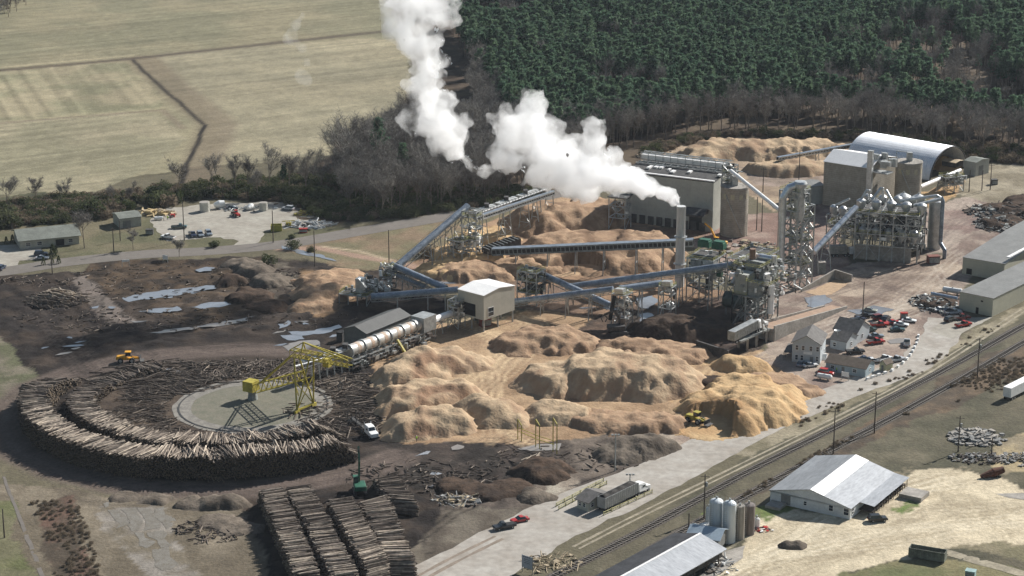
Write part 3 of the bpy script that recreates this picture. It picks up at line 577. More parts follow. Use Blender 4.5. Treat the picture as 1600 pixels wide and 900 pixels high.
pile('bark_pile', 'dark heap under the twisted scrap at the right edge', 'scrap mound', [(1563, 352, 11, 3.5), (1575, 345, 10, 3)], 'bark', 41)
pile('bark_pile', 'dark heap under the brush at the far right edge', 'scrap mound', [(1588, 335, 11, 3.5), (1560, 328, 10, 2.5), (1600, 320, 12, 3)], 'bark', 42)
pile('bark_pile', 'dark mound under the scrap beside the warehouse', 'scrap mound', [(1460, 478, 8, 2.2), (1470, 468, 8, 2.2)], 'bark', 43)
# ------------------------------------------------------------------ buildings
M_corr = mat('ribbed_cream_siding', (.50, .48, .38), .6, .1, .08, .3, wave=('X', 2.2, .35))
M_corrg = mat('ribbed_grey_green_siding', (.42, .42, .375), .65, .1, .12, .3, wave=('X', 2.2, .3))
M_conblk = mat('board_marked_concrete', (.37, .33, .27), .9, 0, .18, .25, wave=('Z', .42, .3))
M_roofm = mat('grey_metal_roof', (.23, .225, .21), .5, .3, .15, .25, wave=('X', 1.3, .25))
M_roofw = mat('white_metal_roof', (.80, .78, .75), .5, .1, .06, .3)
M_roofs = mat('streaked_silver_roof', (.36, .37, .385), .5, .15, .25, .35, streak=(1, .25, 1), col2=(.26, .27, .285))
M_blue = mat('blue_grey_siding', (.33, .40, .43), .7, 0, .1, .5, wave=('Z', 3.3, .2))
M_clap = mat('pale_clapboard', (.46, .49, .50), .7, 0, .08, .5, wave=('Z', 3.0, .2))
M_brownroof = mat('brown_shingle', (.16, .125, .095), .9, 0, .2, .8)
M_whitewall = mat('white_painted_boards', (.62, .64, .64), .7, 0, .12, .4, wave=('Z', 3.0, .15))
M_green_roof = mat('faded_green_roof', (.19, .20, .17), .8, 0, .2, .4)
def openings(t, L, d, ops, mw=None):
    for face, u, z, w_, h_, kind in ops:
        mb = MB(); fr = MB(); e = .05
        def pl(m, u0, u1, z0, z1, a, b):
            if face == 'f': m.box(u0, u1, -b, -a, z0, z1)
            elif face == 'b': m.box(u0, u1, d+a, d+b, z0, z1)
            elif face == 'l': m.box(-b, -a, u0, u1, z0, z1)
            else: m.box(L+a, L+b, u0, u1, z0, z1)
        if kind == 'window':
            for q in ((u-.09, u, z-.09, z+h_+.09), (u+w_, u+w_+.09, z-.09, z+h_+.09), (u, u+w_, z-.09, z), (u, u+w_, z+h_, z+h_+.09), (u, u+w_, z+h_/2-.03, z+h_/2+.03)): pl(fr, *q, .003, .09)
            o = fr.build('window', M_white, t); pl(mb, u+.002, u+w_-.002, z+.002, z+h_-.002, .002, .035); mb.build('pane', M_glass, o)
        elif kind == 'door':
            pl(mb, u, u+w_, z, z+h_, .003, .05); mb.build('door', MATS.get(mw) or mat('grey_door', (.2, .2, .19)), t)
        elif kind == 'dark':
            pl(mb, u, u+w_, z, z+h_, .003, .03); mb.build('doorway', M_dark, t)
        elif kind == 'sign':
            pl(mb, u, u+w_, z, z+h_, .003, .06); mb.build('sign_board', M_white, t)
def bld(name, label, cat, A, B, d, h, roof=('gx', 1.5), mw=M_corr, mr=M_roofm, ops=(), over=.35, group=None, z0=0., ridge=.5, dz=None, mr2=None):
    A = Vector(A); B = Vector(B); L = (B-A).length; a = math.atan2(B.y-A.y, B.x-A.x)
    t = thing(name, label, cat, (A.x, A.y, 0), a, group)
    k, r = roof; h2 = dz if dz is not None else h; m = MB(); R = MB(); th = .18; o = over
    if k == 'gy':                           # gable end on the front, ridge running away
        c = L*ridge; m.prism([(0, 0), (L, 0), (L, d), (0, d)], z0, min(h, h2)-.002)
        m.add([(0, 0, h), (c, 0, h+r), (L, 0, h2), (0, d, h), (c, d, h+r), (L, d, h2)], [(0, 2, 1)[::-1] if 0 else (0, 2, 1), (3, 4, 5), (0, 1, 4, 3), (1, 2, 5, 4)])
        if h != h2: m.prism([(0, 0), (L, 0), (L, d), (0, d)], min(h, h2)-.3, min(h, h2)+.01)
        s1 = r/max(c, .01); s2 = (h+r-h2)/(L-c)
        P = [(-o, h-o*s1), (c, h+r), (L+o, h2-o*s2)]
        for i in (0, 1):
            (x0, za), (x1, zb) = P[i], P[i+1]
            R.add([(x0, -o, za+.02), (x1, -o, zb+.02), (x1, d+o, zb+.02), (x0, d+o, za+.02), (x0, -o, za+th), (x1, -o, zb+th), (x1, d+o, zb+th), (x0, d+o, za+th)],
                  [(3,2,1,0),(4,5,6,7),(0,1,5,4),(1,2,6,5),(2,3,7,6),(3,0,4,7)])
    elif k == 'gx':
        c = d*ridge; m.prism([(0, 0), (L, 0), (L, d), (0, d)], z0, h-.002)
        m.add([(0, 0, h), (0, c, h+r), (0, d, h), (L, 0, h), (L, c, h+r), (L, d, h)], [(0, 1, 2), (3, 5, 4), (0, 3, 4, 1), (1, 4, 5, 2)])
        s1 = r/c; s2 = r/(d-c); P = [(-o, h-o*s1), (c, h+r), (d+o, h-o*s2)]
        for i in (0, 1):
            (y0, za), (y1, zb) = P[i], P[i+1]
            R.add([(-o, y0, za+.02), (L+o, y0, za+.02), (L+o, y1, zb+.02), (-o, y1, zb+.02), (-o, y0, za+th), (L+o, y0, za+th), (L+o, y1, zb+th), (-o, y1, zb+th)],
                  [(3,2,1,0),(4,5,6,7),(0,1,5,4),(1,2,6,5),(2,3,7,6),(3,0,4,7)])
    else:
        m.prism([(0, 0), (L, 0), (L, d), (0, d)], z0, h); R.prism([(-o, -o), (L+o, -o), (L+o, d+o), (-o, d+o)], h+.003, h+.25)
    m.build('wall', mw, t)
    if mr2 is not None: R2 = MB().add(R.v[:8], R.f[:6]) if k == 'gy' else MB().add(R.v[8:], R.f[:6]); R = (MB().add(R.v[8:], R.f[:6]) if k == 'gy' else MB().add(R.v[:8], R.f[:6])); R2.build('roof', mr2, t)
    R.build('roof', mr, t); openings(t, L, d, ops)
    return t, L, a
def sub(t, name, m, mb, smooth=False): return mb.build(name, m, t, smooth=smooth)

bld('long_house', 'long low house with a grey green roof at the left edge', 'house', G(32, 390), G(124, 381), 14, 3.3, ('gx', 2.2), mat('house_wall', (.42, .40, .34), .8), M_green_roof,
    [('f', 2, 1, 1.6, 1.2, 'window'), ('f', 6, 1, 1.6, 1.2, 'window'), ('f', 12.5, .1, 3, 2.3, 'dark'), ('f', 17, 1, 1.5, 1.2, 'window')], .8)
bld('storage_shed', 'plain open ended shed beside stacked timber at the gravel yard', 'shed', G(188, 357), G(221, 353), 9, 3.6, ('gx', .9), mat('shed_wall', (.36, .36, .31), .8), M_green_roof, [('f', 1, 0, 3, 2.6, 'door')], .4)
t, L, a = bld('storage_building', 'large flat roofed chip storage building behind the chimney', 'building', G(975, 345), G(1113, 363), 24, 18.5, ('gx', 1.2), M_corrg, M_dsteel, [('f', 26, 0, 5, 5, 'dark')], .2)
mb = MB()
for i in range(9): mb.box(3+i*3.4, 5.2+i*3.4, -.6, -.2, 0, 3.2)
mb.build('bin_divider', M_dsteel, t)
m2 = MB()
for x in range(0, int(L), 2):
    if rng.random() < .6: y_ = rng.uniform(2, 8); m2.box(x+.2, x+rng.uniform(1, 1.9), y_, y_+rng.uniform(1, 4), 18.95+.02*x, 19.3+rng.random()*.6+.02*x)
m2.box(0, L, 15, 17, 20.6, 22.2); m2.box(0, L, .1, 1.2, 18.8, 19.15)
m2.build('roof_panel', M_roofw, t)
m3 = MB()
for x in range(0, int(L), 3):
    for y in (14.5, 17.5): m3.bar((x, y, 18.8), (x, y, 23), .2)
    m3.bar((x, 14.5, 23), (x+3, 17.5, 23), .15); m3.bar((x, 10, 19.3), (x+2, 12.5, 20.5), .3)
for y, z in ((14.5, 23), (17.5, 23), (14.5, 20.4), (10, 20.2), (12.5, 20.2)): m3.bar((0, y, z), (L, y, z), .3)
m3.build('rooftop_conveyor', M_steel, t)
bld('lean_to', 'dark lean-to roof on a steel frame against the chip storage building', 'shed', G(1070, 369), G(1096, 372), 7, 8.5, ('gx', 1.5), M_dsteel, M_dsteel, (), .8, z0=7.5)
t, L, a = bld('tall_building', 'tall windowless concrete building with a white roof', 'building', G(1285, 320), G(1357, 332), 22, 17, ('gx', 3.2), M_conblk, M_roofw, (), .3, ridge=.35)
mb = MB(); mb.box(L-1, L+1, -1.2, 0.2, 0, 24).build('elevator_leg', M_duct, t)
mb = MB()
for i in range(10): x = L-3+rng.random()*8; y = 1+rng.random()*8; mb.box(x, x+1+rng.random()*1.5, y, y+1.5, 17+rng.random()*3, 18.5+rng.random()*3)
mb.box(L-2, L+7, 0, 5, 15.5, 15.8); mb.build('roof_machinery', M_steel, t)
t, L, a = bld('box_building', 'white roofed box building raised on posts where the conveyors meet', 'building', G(716, 508), G(756, 519), 14.5, 11.8, ('gx', 1.), mat('pale_box_cladding', (.47, .45, .38), .7, 0, .08, .4), M_roofw, [('f', 2.2, 4.3, 5.2, 4.0, 'dark'), ('r', 2, 4.5, 2.6, 2.8, 'window')], .2, z0=3.8)
for x in (.4, L/2, L-.4):
    for y in (.4, 7, 14): MB().bar((x, y, -.1), (x, y, 3.9), .4).build('leg', M_steel, t)
bld('drum_shed', 'grey shed with a dark roof beside the debarking drum', 'shed', G(538, 543), G(573, 551), 22, 6, ('gy', 1.6), mat('drab_metal_wall', (.17, .175, .16), .7, .2), mat('dark_metal_roof', (.10, .098, .092), .6, .2, .15, .4), [('r', 1, .5, 6, 3, 'dark'), ('r', 8, .5, 6, 3, 'dark'), ('r', 15, .5, 6, 3, 'dark'), ('f', 3, 0, 2.5, 3, 'door')], .3)
bld('control_hut', 'small dark control hut at the left end of the debarker shed', 'hut', G(526, 534), G(535, 535), 3, 2.8, ('flat', 0), M_dsteel, M_dark, (), .1)
A = G(1237, 565); B = G(1281, 569)
t, L, a = bld('office_house', 'pale two storey office house with porch and white sign above its door', 'house', A, B, 11, 6.1, ('gy', 2.4), M_clap, M_shingle,
    [('f', 1., 3.9, .8, 1.4, 'window'), ('f', 2.9, 3.9, .8, 1.4, 'window'), ('f', 5.2, 3.9, .8, 1.4, 'window'), ('f', 7.2, 3.9, .8, 1.4, 'window'), ('f', 1., .8, .8, 1.5, 'window'), ('f', 2.6, .8, .8, 1.5, 'window'), ('f', 5.4, 0, 1, 2.1, 'door'), ('f', 7.2, .8, .8, 1.5, 'window'), ('f', 3.4, 2.7, 2.6, .8, 'sign'), ('r', 2, 3.9, .8, 1.4, 'window'), ('r', 7.5, .8, .8, 1.4, 'window')], .45)
mb = MB(); mb.box(-2.6, -.02, .5, 9, 2.5, 2.65)
for y in (.7, 3.5, 6.3, 8.8): mb.bar((-2.5, y, 0), (-2.5, y, 2.5), .15)
mb.build('porch', M_shingle, t)
mb = MB()
for i in range(6): mb.box(L+.05, L+1.3, 4+i*.35, 4.35+i*.35, 0, .25+.25*i)
mb.build('steps', M_white, t)
t, L, a = bld('annex_house', 'single storey annex with a white gable behind the office house', 'house', G(1302, 531), G(1338, 538), 9, 3.6, ('gx', 2.6), M_clap, M_shingle, [('r', 3.5, 1, .9, 1.3, 'window')], .3)
t, L, a = bld('annex_wing', 'lower annex wing with a round dish between the two houses', 'house', G(1297, 544), G(1322, 549), 7.5, 3., ('gx', 1.9), M_clap, M_shingle, [('f', 1, .9, .9, 1.2, 'window'), ('r', 3, 1, .8, 1.2, 'window')], .3)
mb = MB(); mb.lathe([(.05, 0), (.6, .12), (1.0, .42), (1.02, .44), (.6, .2), (.05, .06)], (1.5, 1.5, 5.2), 18); mb.bar((1.5, 1.5, 4), (1.5, 1.5, 5.3), .12); mb.build('satellite_dish', M_steel, t)
bld('blue_bungalow', 'long blue grey bungalow with a brown roof by the haul road', 'house', G(1290, 579), G(1352, 590), 7.2, 2.7, ('gx', 1.6), M_blue, M_brownroof, [('f', 5, .1, .9, 2, 'door'), ('f', 1.5, 1, 1.2, 1, 'window'), ('f', 8.5, 1, 1.2, 1, 'window'), ('r', 3, 1, .9, .9, 'window')], .35)
bld('garden_shed', 'tiny yellow shed at the end of the blue bungalow', 'shed', G(1374, 578), G(1384, 581), 3.2, 2.2, ('gy', 1.), mat('yellow_shed_paint', (.50, .47, .30)), M_brownroof, [('f', .7, .05, .8, 1.7, 'door')], .2)
bld('warehouse', 'beige metal warehouse with a grey roof, nearest one at the right edge', 'warehouse', G(1498, 484), G(1550, 495), 75, 6., ('gx', .01), M_corr, M_roofm, [('f', 6, 0, 1, 2.1, 'dark'), ('f', 7.6, 4.2, .8, .5, 'dark')], .15)
bld('warehouse', 'beige metal warehouse further back with equipment at its wall', 'warehouse', G(1503, 428), G(1568, 439), 80, 5.8, ('gx', .8), M_corr, M_roofm, [('f', 1.5, .3, 2, 2, 'dark')], .15)
mb = MB(); mb.bar(G(1575, 402, 7.6), G(1640, 368, 7.6), 1.2, .3); single(mb, 'roof_gutter', M_roofw, 'long pale ridge flashing between the two warehouse roofs', 'flashing')
t, L, a = bld('farm_building', 'wide white building with a silver roof on the sandy yard', 'building', G(1203, 784), G(1328, 812), 27.5, 3.1, ('gy', 2.5), M_whitewall, M_roofs, [('f', 3, .2, 2.6, 2.6, 'door'), ('f', 9.2, 1.2, .8, 1., 'window'), ('f', 16, 1.2, 1.1, 1.5, 'window'), ('f', 20, 1, 1.3, 1.7, 'window'), ('r', 1, 1, 1, 1.4, 'window')], .3, dz=2.9, mr2=mat('dull_grey_roof', (.30, .31, .32), .55, .2, .2, .3, streak=(1, .25, 1)))
c = L/2; mb = MB(); s = 2.7/(L-c)
mb.add([(c+.1, -.35, 5.6+.22), (c+3.8, -.35, 5.6-3.7*s+.22), (c+3.8, 27.9, 5.6-3.7*s+.22), (c+.1, 27.9, 5.6+.22)], [(0, 1, 2, 3)]); mb.build('roof_panel', M_roofw, t)
mb = MB(); mb.add([(L+.3, 5, 3.0), (L+4.2, 5, 2.6), (L+4.2, 27.8, 2.6), (L+.3, 27.8, 3.0)], [(0, 1, 2, 3)]); mb.build('canopy', M_roofs, t)
mb = MB(); mb.box(L+.05, L+3.6, 5, 27, .9, 1.1)
for y in range(6, 28, 3): mb.bar((L+3.9, y, 0), (L+3.9, y, 2.6), .16); mb.bar((L+3.4, y, 0), (L+3.4, y, 1), .3)
mb.build('loading_dock', M_wood, t)
mb = MB(); mb.box(.6, 4.6, -4.2, -.1, 0, .7); mb.build('ramp', M_conc, t)
mb = MB(); g = G(1404, 778); mb.box(0, 6, 0, 5.5, 0, 1.2); o = single(mb, 'dock_block', M_conc, 'concrete loading block at the end of the dock', 'concrete block', (0, 0, 0)); o.location = g; o.rotation_euler.z = a
t, L, a = bld('long_shed', 'long open sided shed with a streaked roof at the bottom edge', 'shed', G(985, 962), G(1128, 880), 13.5, 3.6, ('gx', 1.8), mat('shed_inside', (.07, .065, .06)), M_roofs, (), .8, z0=1.6, mr2=mat('dark_slope_roof', (.055, .055, .06), .7, .2, .35, .4))  # one slope gets a much darker colour than the other
mb = MB()
for x in range(0, int(L)+1, 5):
    for y in (0, 13.5): mb.bar((x, y, 0), (x, y, 3.6), .25)
mb.build('post', M_wood, t)
mb = MB(); mb.box(-.8, L+.8, 6.45, 7.05, 5.45, 5.62); mb.build('ridge_cap', M_roofw, t)
bld('feed_house', 'small blue roofed shed tucked against the tall tanks', 'shed', G(1074, 862), G(1122, 869.5), 7, 4.2, ('gx', 1.3), mat('feed_house_wall', (.16, .16, .15)), mat('pale_blue_roof', (.36, .43, .48), .5, .3, .1, .3), (), .5, z0=1.2)
t, L, a = bld('scale_house', 'small scale house with grey roof beside the loaded chip truck', 'kiosk', G(902, 794), G(919, 800), 8, 2.6, ('gx', 1.3), M_cream, M_shingle, [('f', .5, 1, .8, 1, 'window'), ('f', 1.9, 1, .8, 1, 'window'), ('r', 1, 1, 1, 1, 'window'), ('r', 5, 0, 1, 2, 'door')], .6)
# corrugated arch
A = G(1453, 282); B = G(1510, 262); L = (B-A).length; a = math.atan2(B.y-A.y, B.x-A.x); t = thing('arch_shed', 'silver corrugated arch shed with an open end', 'arch shed', A, a)
n = 30; D = 40; ribs = 84; mb = MB()
for j in range(ribs+1):
    for i in range(n+1):
        th = pi*i/n; rr = 1+(.022 if j % 2 else 0); mb.v.append((L/2-L/2*rr*math.cos(th), D*j/ribs, 11*rr*math.sin(th)))
for j in range(ribs):
    for i in range(n): k = j*(n+1)+i; mb.f.append((k, k+1, k+n+2, k+n+1))
mb.build('corrugated_shell', mat('galvanised_arch', (.74, .75, .77), .4, .12, .08, .3), t)
mb = MB()
for i in range(n):
    t0 = pi*i/n; t1 = pi*(i+1)/n; mb.bar((L/2-L/2*math.cos(t0), 0, 11*math.sin(t0)), (L/2-L/2*math.cos(t1), 0, 11*math.sin(t1)), .4)
mb.build('end_rim', M_dsteel, t)
bld('utility_shed', 'grey green shed right of the corrugated arch', 'shed', G(1505, 272), G(1524, 276), 9, 5.6, ('gx', .8), M_corrg, M_green_roof, [('r', 2, 0, 3, 4, 'door')], .2)
bld('feeder_house', 'tan roofed machine platform in front of the arch opening', 'machine house', G(1471, 268), G(1492, 272), 6, 4.5, ('gx', .4), M_dsteel, mat('dusty_tan_roof', (.45, .36, .24)), (), .3, z0=2.5)
bld('side_shed', 'small grey shed behind the silver vertical duct', 'shed', G(1253, 322), G(1287, 318), 10, 7, ('gx', 1), M_corrg, M_roofm, (), .2)
# ------------------------------------------------------------------ silos, tanks, chimney
def tank(name, label, cat, g, r, h, top=('dome', .8), m=M_white, group=None, parts=True, n=28):
    t = thing(name, label, cat, (g.x, g.y, 0), 0, group)
    o = MB().lathe([(r, 0), (r, h*.33), (r*1.004, h*.33+.02), (r, h*.66), (r*1.004, h*.66+.02), (r, h)], n=n).build('shell', m, t); auto(o)
    k, e = top
    pr = {'dome': [(r*1.01, 0), (r*.8, e*.55), (r*.45, e*.88), (.05, e)], 'cone': [(r*1.04, 0), (r*.2, e), (.05, e)], 'flat': [(r*1.02, 0), (r*1.02, e), (.05, e)]}[k]
    auto(MB().lathe(pr, (0, 0, h+.003), n).build('roof', m, t))
    mb = MB(); mb.tube((0, 0, h+e), (0, 0, h+e+.6), .25, n=8)
    for i in range(16): an = 2*pi*i/16; mb.bar((r*.98*math.cos(an), r*.98*math.sin(an), h+.1), (r*.98*math.cos(an), r*.98*math.sin(an), h+1.), .05)
    mb.build('vent', M_steel, t)
    mb = MB()
    for s in (-.3, .3): mb.bar((s-r*.7, -r*.75-.15, 0), (s-r*.7, -r*.75-.15, h+.8), .06)
    for z in range(0, int(h*2)): mb.bar((-.3-r*.7, -r*.75-.15, z*.5), (.3-r*.7, -r*.75-.15, z*.5), .05)
    mb.build('ladder', M_steel, t); return t
g1 = 'tall storage tanks behind the blue roof'
M_tank = mat('pale_tank_paint', (.58, .62, .64), .5, .1, .12, .3, streak=(1, 1, .1)); M_bt = mat('stained_brown_tank', (.34, .31, .27), .8, 0, .3, .5, streak=(1, 1, .12)); M_bd = mat('dark_stained_tank', (.22, .185, .17), .8, 0, .35, .6, streak=(1, 1, .12))
tank('storage_tank', 'pale domed tank, tallest and leftmost of the row of four', 'tank', G(1118, 841), 1.7, 9.6, ('dome', .7), M_tank, g1)
tank('storage_tank', 'pale domed tank between the tallest tank and the brown one', 'tank', G(1138.5, 846), 1.6, 9.8, ('dome', .8), M_tank, g1)
tank('storage_tank', 'grey brown stained tank with a flat top, third in the row', 'tank', G(1155, 842), 1.2, 8.6, ('flat', .1), M_bt, g1)
tank('storage_tank', 'dark streaked tank with domed top at the right of the row', 'tank', G(1169, 834), 1.5, 7.6, ('dome', .4), M_bd, g1)
tank('storage_tank', 'short pale tank half hidden behind the tallest tank', 'tank', G(1107, 824), .8, 5, ('dome', .4), M_tank, g1)
tank('small_tank', 'small white plastic tank beside the dark streaked tank', 'tank', G(1182, 824), .8, 2.2, ('dome', .4), M_white)
def htank(label, g, L, r, a, m, name='horizontal_tank'):
    t = thing(name, label, 'tank', g, a); mb = MB(); n = 16
    xs = [(-L/2-r*.5, .02), (-L/2-r*.35, r*.6), (-L/2, r), (L/2, r), (L/2+r*.35, r*.6), (L/2+r*.5, .02)]
    for x, q in xs:
        for i in range(n): th = 2*pi*i/n; mb.v.append((x, q*math.cos(th), r*1.35+q*math.sin(th)))
    for k in range(len(xs)-1):
        for i in range(n): mb.f.append((k*n+i, k*n+(i+1) % n, (k+1)*n+(i+1) % n, (k+1)*n+i))
    auto(mb.build('shell', m, t)); mb = MB()
    for s in (-L*.3, L*.3): mb.box(s-.15, s+.15, -r*.8, r*.8, 0, r*.7)
    mb.build('cradle', M_steel, t); MB().tube((0, 0, r*2.3), (0, 0, r*2.55), r*.25, n=8).build('valve_cover', M_steel, t); return t
htank('white propane tank lying between red car and haul road', G(1288, 593), 4, .75, -.5, M_white)
htank('white horizontal tank behind the blue shed roof, upper one', G(1104, 826), 3.4, .75, .6, M_white)
htank('white horizontal tank behind the blue shed roof, lower one', G(1093, 832), 3.4, .75, .6, M_white)
# big concrete silos
def csilo(label, g, r, h, name='concrete_silo', wins=True):
    t = thing(name, label, 'silo', (g.x, g.y, 0)); auto(MB().lathe([(r, 0), (r, h)], n=36).build('shell', M_conblk, t)); auto(MB().lathe([(r*1.03, 0), (r*1.03, .6), (.05, .8)], (0, 0, h+.003), 36).build('roof', M_conc, t))
    if wins:
        for i in range(10):
            an = -pi*.98+i*pi*.2
            m = MB(); c, s = math.cos(an), math.sin(an); q = Vector((c*r*1.005, s*r*1.005, h-3.6)); tt = Vector((-s, c, 0)); m.add([q-tt*.7, q+tt*.7, q+tt*.7+Vector((0, 0, 1.9)), q-tt*.7+Vector((0, 0, 1.9))], [(0, 1, 2, 3)]); m.build('window', mat('pale_vent_panel', (.45, .40, .28)), t)
    m = MB(); m.box(-1, 1, -1, 1, h+.8, h+4); m.bar((-1, 0, h+4), (-r, 0, h+4.5), .25); m.bar((-r, 0, h+.7), (-r, 0, h+4.5), .2)
    for i in range(18): an = 2*pi*i/18; m.bar((r*math.cos(an), r*math.sin(an), h+.7), (r*math.cos(an), r*math.sin(an), h+1.9), .07)
    m.build('headhouse', M_steel, t)['kind'] = 'stuff'
    m = MB(); pts = [Vector((r*1.02*math.cos(-2.3+k*.07), r*1.02*math.sin(-2.3+k*.07), h-2-k*(h-3)/18)) for k in range(19)]
    for i in range(18): m.bar(pts[i]*1.0, pts[i+1], .5, .25)
    m.build('stair', M_steel, t); return t
csilo('tall concrete silo at the corner of the chip storage building', G(1146, 366), 5., 17.6)
csilo('concrete silo with a band of vent windows before the arch', G(1417, 322), 5., 17)
for i, (px, gy, hh, lb) in enumerate([(1408, 384, 19.5, 'left one of three capped steel bins above the dryer roof'), (1431, 386, 19.5, 'middle one of three capped steel bins above the dryer roof'), (1459, 388, 18.6, 'right one of three capped steel bins above the dryer roof')]):
    tank('steel_bin', lb, 'bin', G(px, gy), 2.5, hh-1.2, ('cone', 1.1), M_duct, 'capped steel bins')
t = thing('chimney', 'tall grey steel chimney with steam pouring from its top', 'chimney', G(1061.5, 447)); hc = Hh(1061, 447, 322)
auto(MB().lathe([(1.6, 0), (1.5, hc*.5), (1.53, hc*.5+.1), (1.42, hc-.6), (1.5, hc-.5), (1.5, hc)], n=28).build('stack', mat('chimney_steel', (.62, .62, .60), .5, .1, .12, .5, streak=(1, 1, .15)), t))
m = MB()
for z in (hc*.28, hc*.62): m.lathe([(1.52, 0), (2.2, .02), (2.2, .12), (1.52, .14)], (0, 0, z), 20)
m.build('platform', M_steel, t); m = MB()
for s in (-.3, .3): m.bar((1.62, s, 0), (1.62, s, hc), .07)
for z in range(0, int(hc*1.4)): m.bar((1.62, -.3, z*.7), (1.62, .3, z*.7), .06)
m.build('ladder', M_steel, t)

# ------------------------------------------------------------------ conveyors
def bent(mb, c, z, n, w=1.5, sp=.12):
    a = Vector((c.x, c.y, 0)); lf = a-n*(w/2+z*sp); rt = a+n*(w/2+z*sp); tl = Vector((c.x, c.y, z))-n*w/2; tr = Vector((c.x, c.y, z))+n*w/2
    mb.bar(lf, tl, .32); mb.bar(rt, tr, .32); k = max(1, int(z/4))
    for i in range(k):
        t0 = i/k; t1 = (i+1)/k; p0 = lf.lerp(tl, t0); p1 = rt.lerp(tr, t0); q0 = lf.lerp(tl, t1); q1 = rt.lerp(tr, t1)
        mb.bar(q0, q1, .16); mb.bar(p0, q1, .12) if i % 2 else mb.bar(p1, q0, .12)
def conv(label, p, q, w_=1.8, hh=1.6, style='tube', sup=(), m=M_cover, group='conveyors of the wood yard', zsup=0):
    p = Vector(p); q = Vector(q); d = (q-p).normalized(); n = Vector((-d.y, d.x, 0)).normalized(); up = n.cross(d)*-1 if n.cross(d).z < 0 else n.cross(d)
    t = thing('conveyor', label, 'conveyor', ((p.x+q.x)/2, (p.y+q.y)/2, 0), 0, group); L = (q-p).length; r = w_/2
    if style == 'tube':
        mb = MB(); k = 12; pr = [(r*math.cos(pi*i/k), r*.95*math.sin(pi*i/k)) for i in range(k+1)]+[(-r, -.35), (-r*.9, -.35), (r*.9, -.35), (r, -.35)]; N = len(pr); seg = max(2, int(L/1.2))
        for j in range(seg+1):
            s = 1.0 if j % 5 else 1.045; c = p+d*(L*j/seg)
            mb.v += [tuple(c+n*(x*s)+up*(z*s)) for x, z in pr]
        for j in range(seg):
            for i in range(N): mb.f.append((j*N+i, j*N+(i+1) % N, (j+1)*N+(i+1) % N, (j+1)*N+i))
        mb.f.append(tuple(range(N))); mb.f.append(tuple(range(seg*N+N-1, seg*N-1, -1)))
        auto(mb.build('cover', m, t, world=True), 50)
        fb = MB(); z0 = -.4; z1 = -.4-hh*.6; k = max(2, int(L/2.2))
        for s in (-r, r):
            fb.bar(p+n*s+up*z0, q+n*s+up*z0, .14); fb.bar(p+n*s+up*z1, q+n*s+up*z1, .18)
            for j in range(k): a0 = p+d*(L*j/k)+n*s; a1 = p+d*(L*(j+1)/k)+n*s; fb.bar(a0+up*z1, a0+up*z0, .09); fb.bar(a0+up*z1, a1+up*z0, .08)
        fb.build('truss', M_steel, t, world=True)
        fb = MB(); s = r+.6; fb.add([p+n*r+up*z0, q+n*r+up*z0, q+n*(s+.1)+up*z0, p+n*(s+.1)+up*z0], [(0, 1, 2, 3)]); fb.bar(p+n*s+up*.6, q+n*s+up*.6, .05)
        for j in range(k): a0 = p+d*(L*j/k)+n*s; fb.bar(a0+up*z0, a0+up*.6, .05)
        fb.build('walkway', M_dsteel, t, world=True)
    elif style == 'rib':                    # boxed truss with a row of dark openings
        fb = MB(); db = MB(); k = max(2, int(L/1.5))
        for s in (-r, r):
            fb.bar(p+n*s+up*hh, q+n*s+up*hh, .28, .5); fb.bar(p+n*s, q+n*s, .28, .5)
            for j in range(k+1): a0 = p+d*(L*j/k)+n*s; fb.bar(a0, a0+up*hh, .3, .3)
        fb.build('truss', m, t, world=True); db.add([p-n*r*.8+up*.1, q-n*r*.8+up*.1, q-n*r*.8+up*hh, p-n*r*.8+up*hh, p+n*r*.8+up*.1, q+n*r*.8+up*.1, q+n*r*.8+up*hh, p+n*r*.8+up*hh], [(0,1,2,3), (7,6,5,4), (3,2,6,7), (0,4,5,1)])
        db.build('belt_housing', M_dsteel, t, world=True)
        MB().add([p-n*(r+.1)+up*(hh+.27), q-n*(r+.1)+up*(hh+.27), q+n*(r+.1)+up*(hh+.27), p+n*(r+.1)+up*(hh+.27)], [(0, 1, 2, 3)]).build('cover', M_cover, t, world=True)
    elif style == 'open':
        fb = MB(); wb = MB(); k = max(2, int(L/1.8))
        for s in (-r, r):
            for z in (0, hh): fb.bar(p+n*s+up*z, q+n*s+up*z, .2)
            for j in range(k+1): a0 = p+d*(L*j/k)+n*s; fb.bar(a0, a0+up*hh, .12); 
        fb.build('truss', M_steel, t, world=True); 
        for j in range(k):
            if j % 7 < 6: a0 = p+d*(L*(j+.12)/k)+up*(hh+.1); a1 = p+d*(L*(j+.85)/k)+up*(hh+.1); wb.bar(a0, a1, w_*.9, .5)
        wb.build('belt_cover', mat('pale_belt_hood', (.55, .55, .53), .5, .2), t, world=True)
        MB().bar(p+n*(r+1.2)+up*-.2, q+n*(r+1.2)+up*-.2, .9, .2).build('walkway', M_roofw, t, world=True)
        hb = MB(); 
        for s in (.15, .4, .65, .9): hb.bar(p.lerp(q, s)+up*hh, p.lerp(q, s)+up*(hh+1.6), 2.2, 1.6)
        hb.build('drive_box', M_dsteel, t, world=True)
    elif style == 'pipe':
        mb = MB().tube(p, q, r, n=16); 
        for j in range(1, int(L/4)): mb.tube(p+d*(j*4-.1), p+d*(j*4+.1), r*1.06, n=16)
        auto(mb.build('pipe', m, t, world=True))
    for s in sup:
        mb = MB(); c = p.lerp(q, s); bent(mb, c, c.z-(1.3 if style == 'tube' else .2)-zsup, n, w_); mb.build('leg', M_steel, t, world=True)
    return t
conv('steep covered conveyor climbing to the junction tower, upper left', V(622, 432, 415), V(731, 402, 322), 2.6, 2.2, 'tube', (.42, .56, .72, .86))
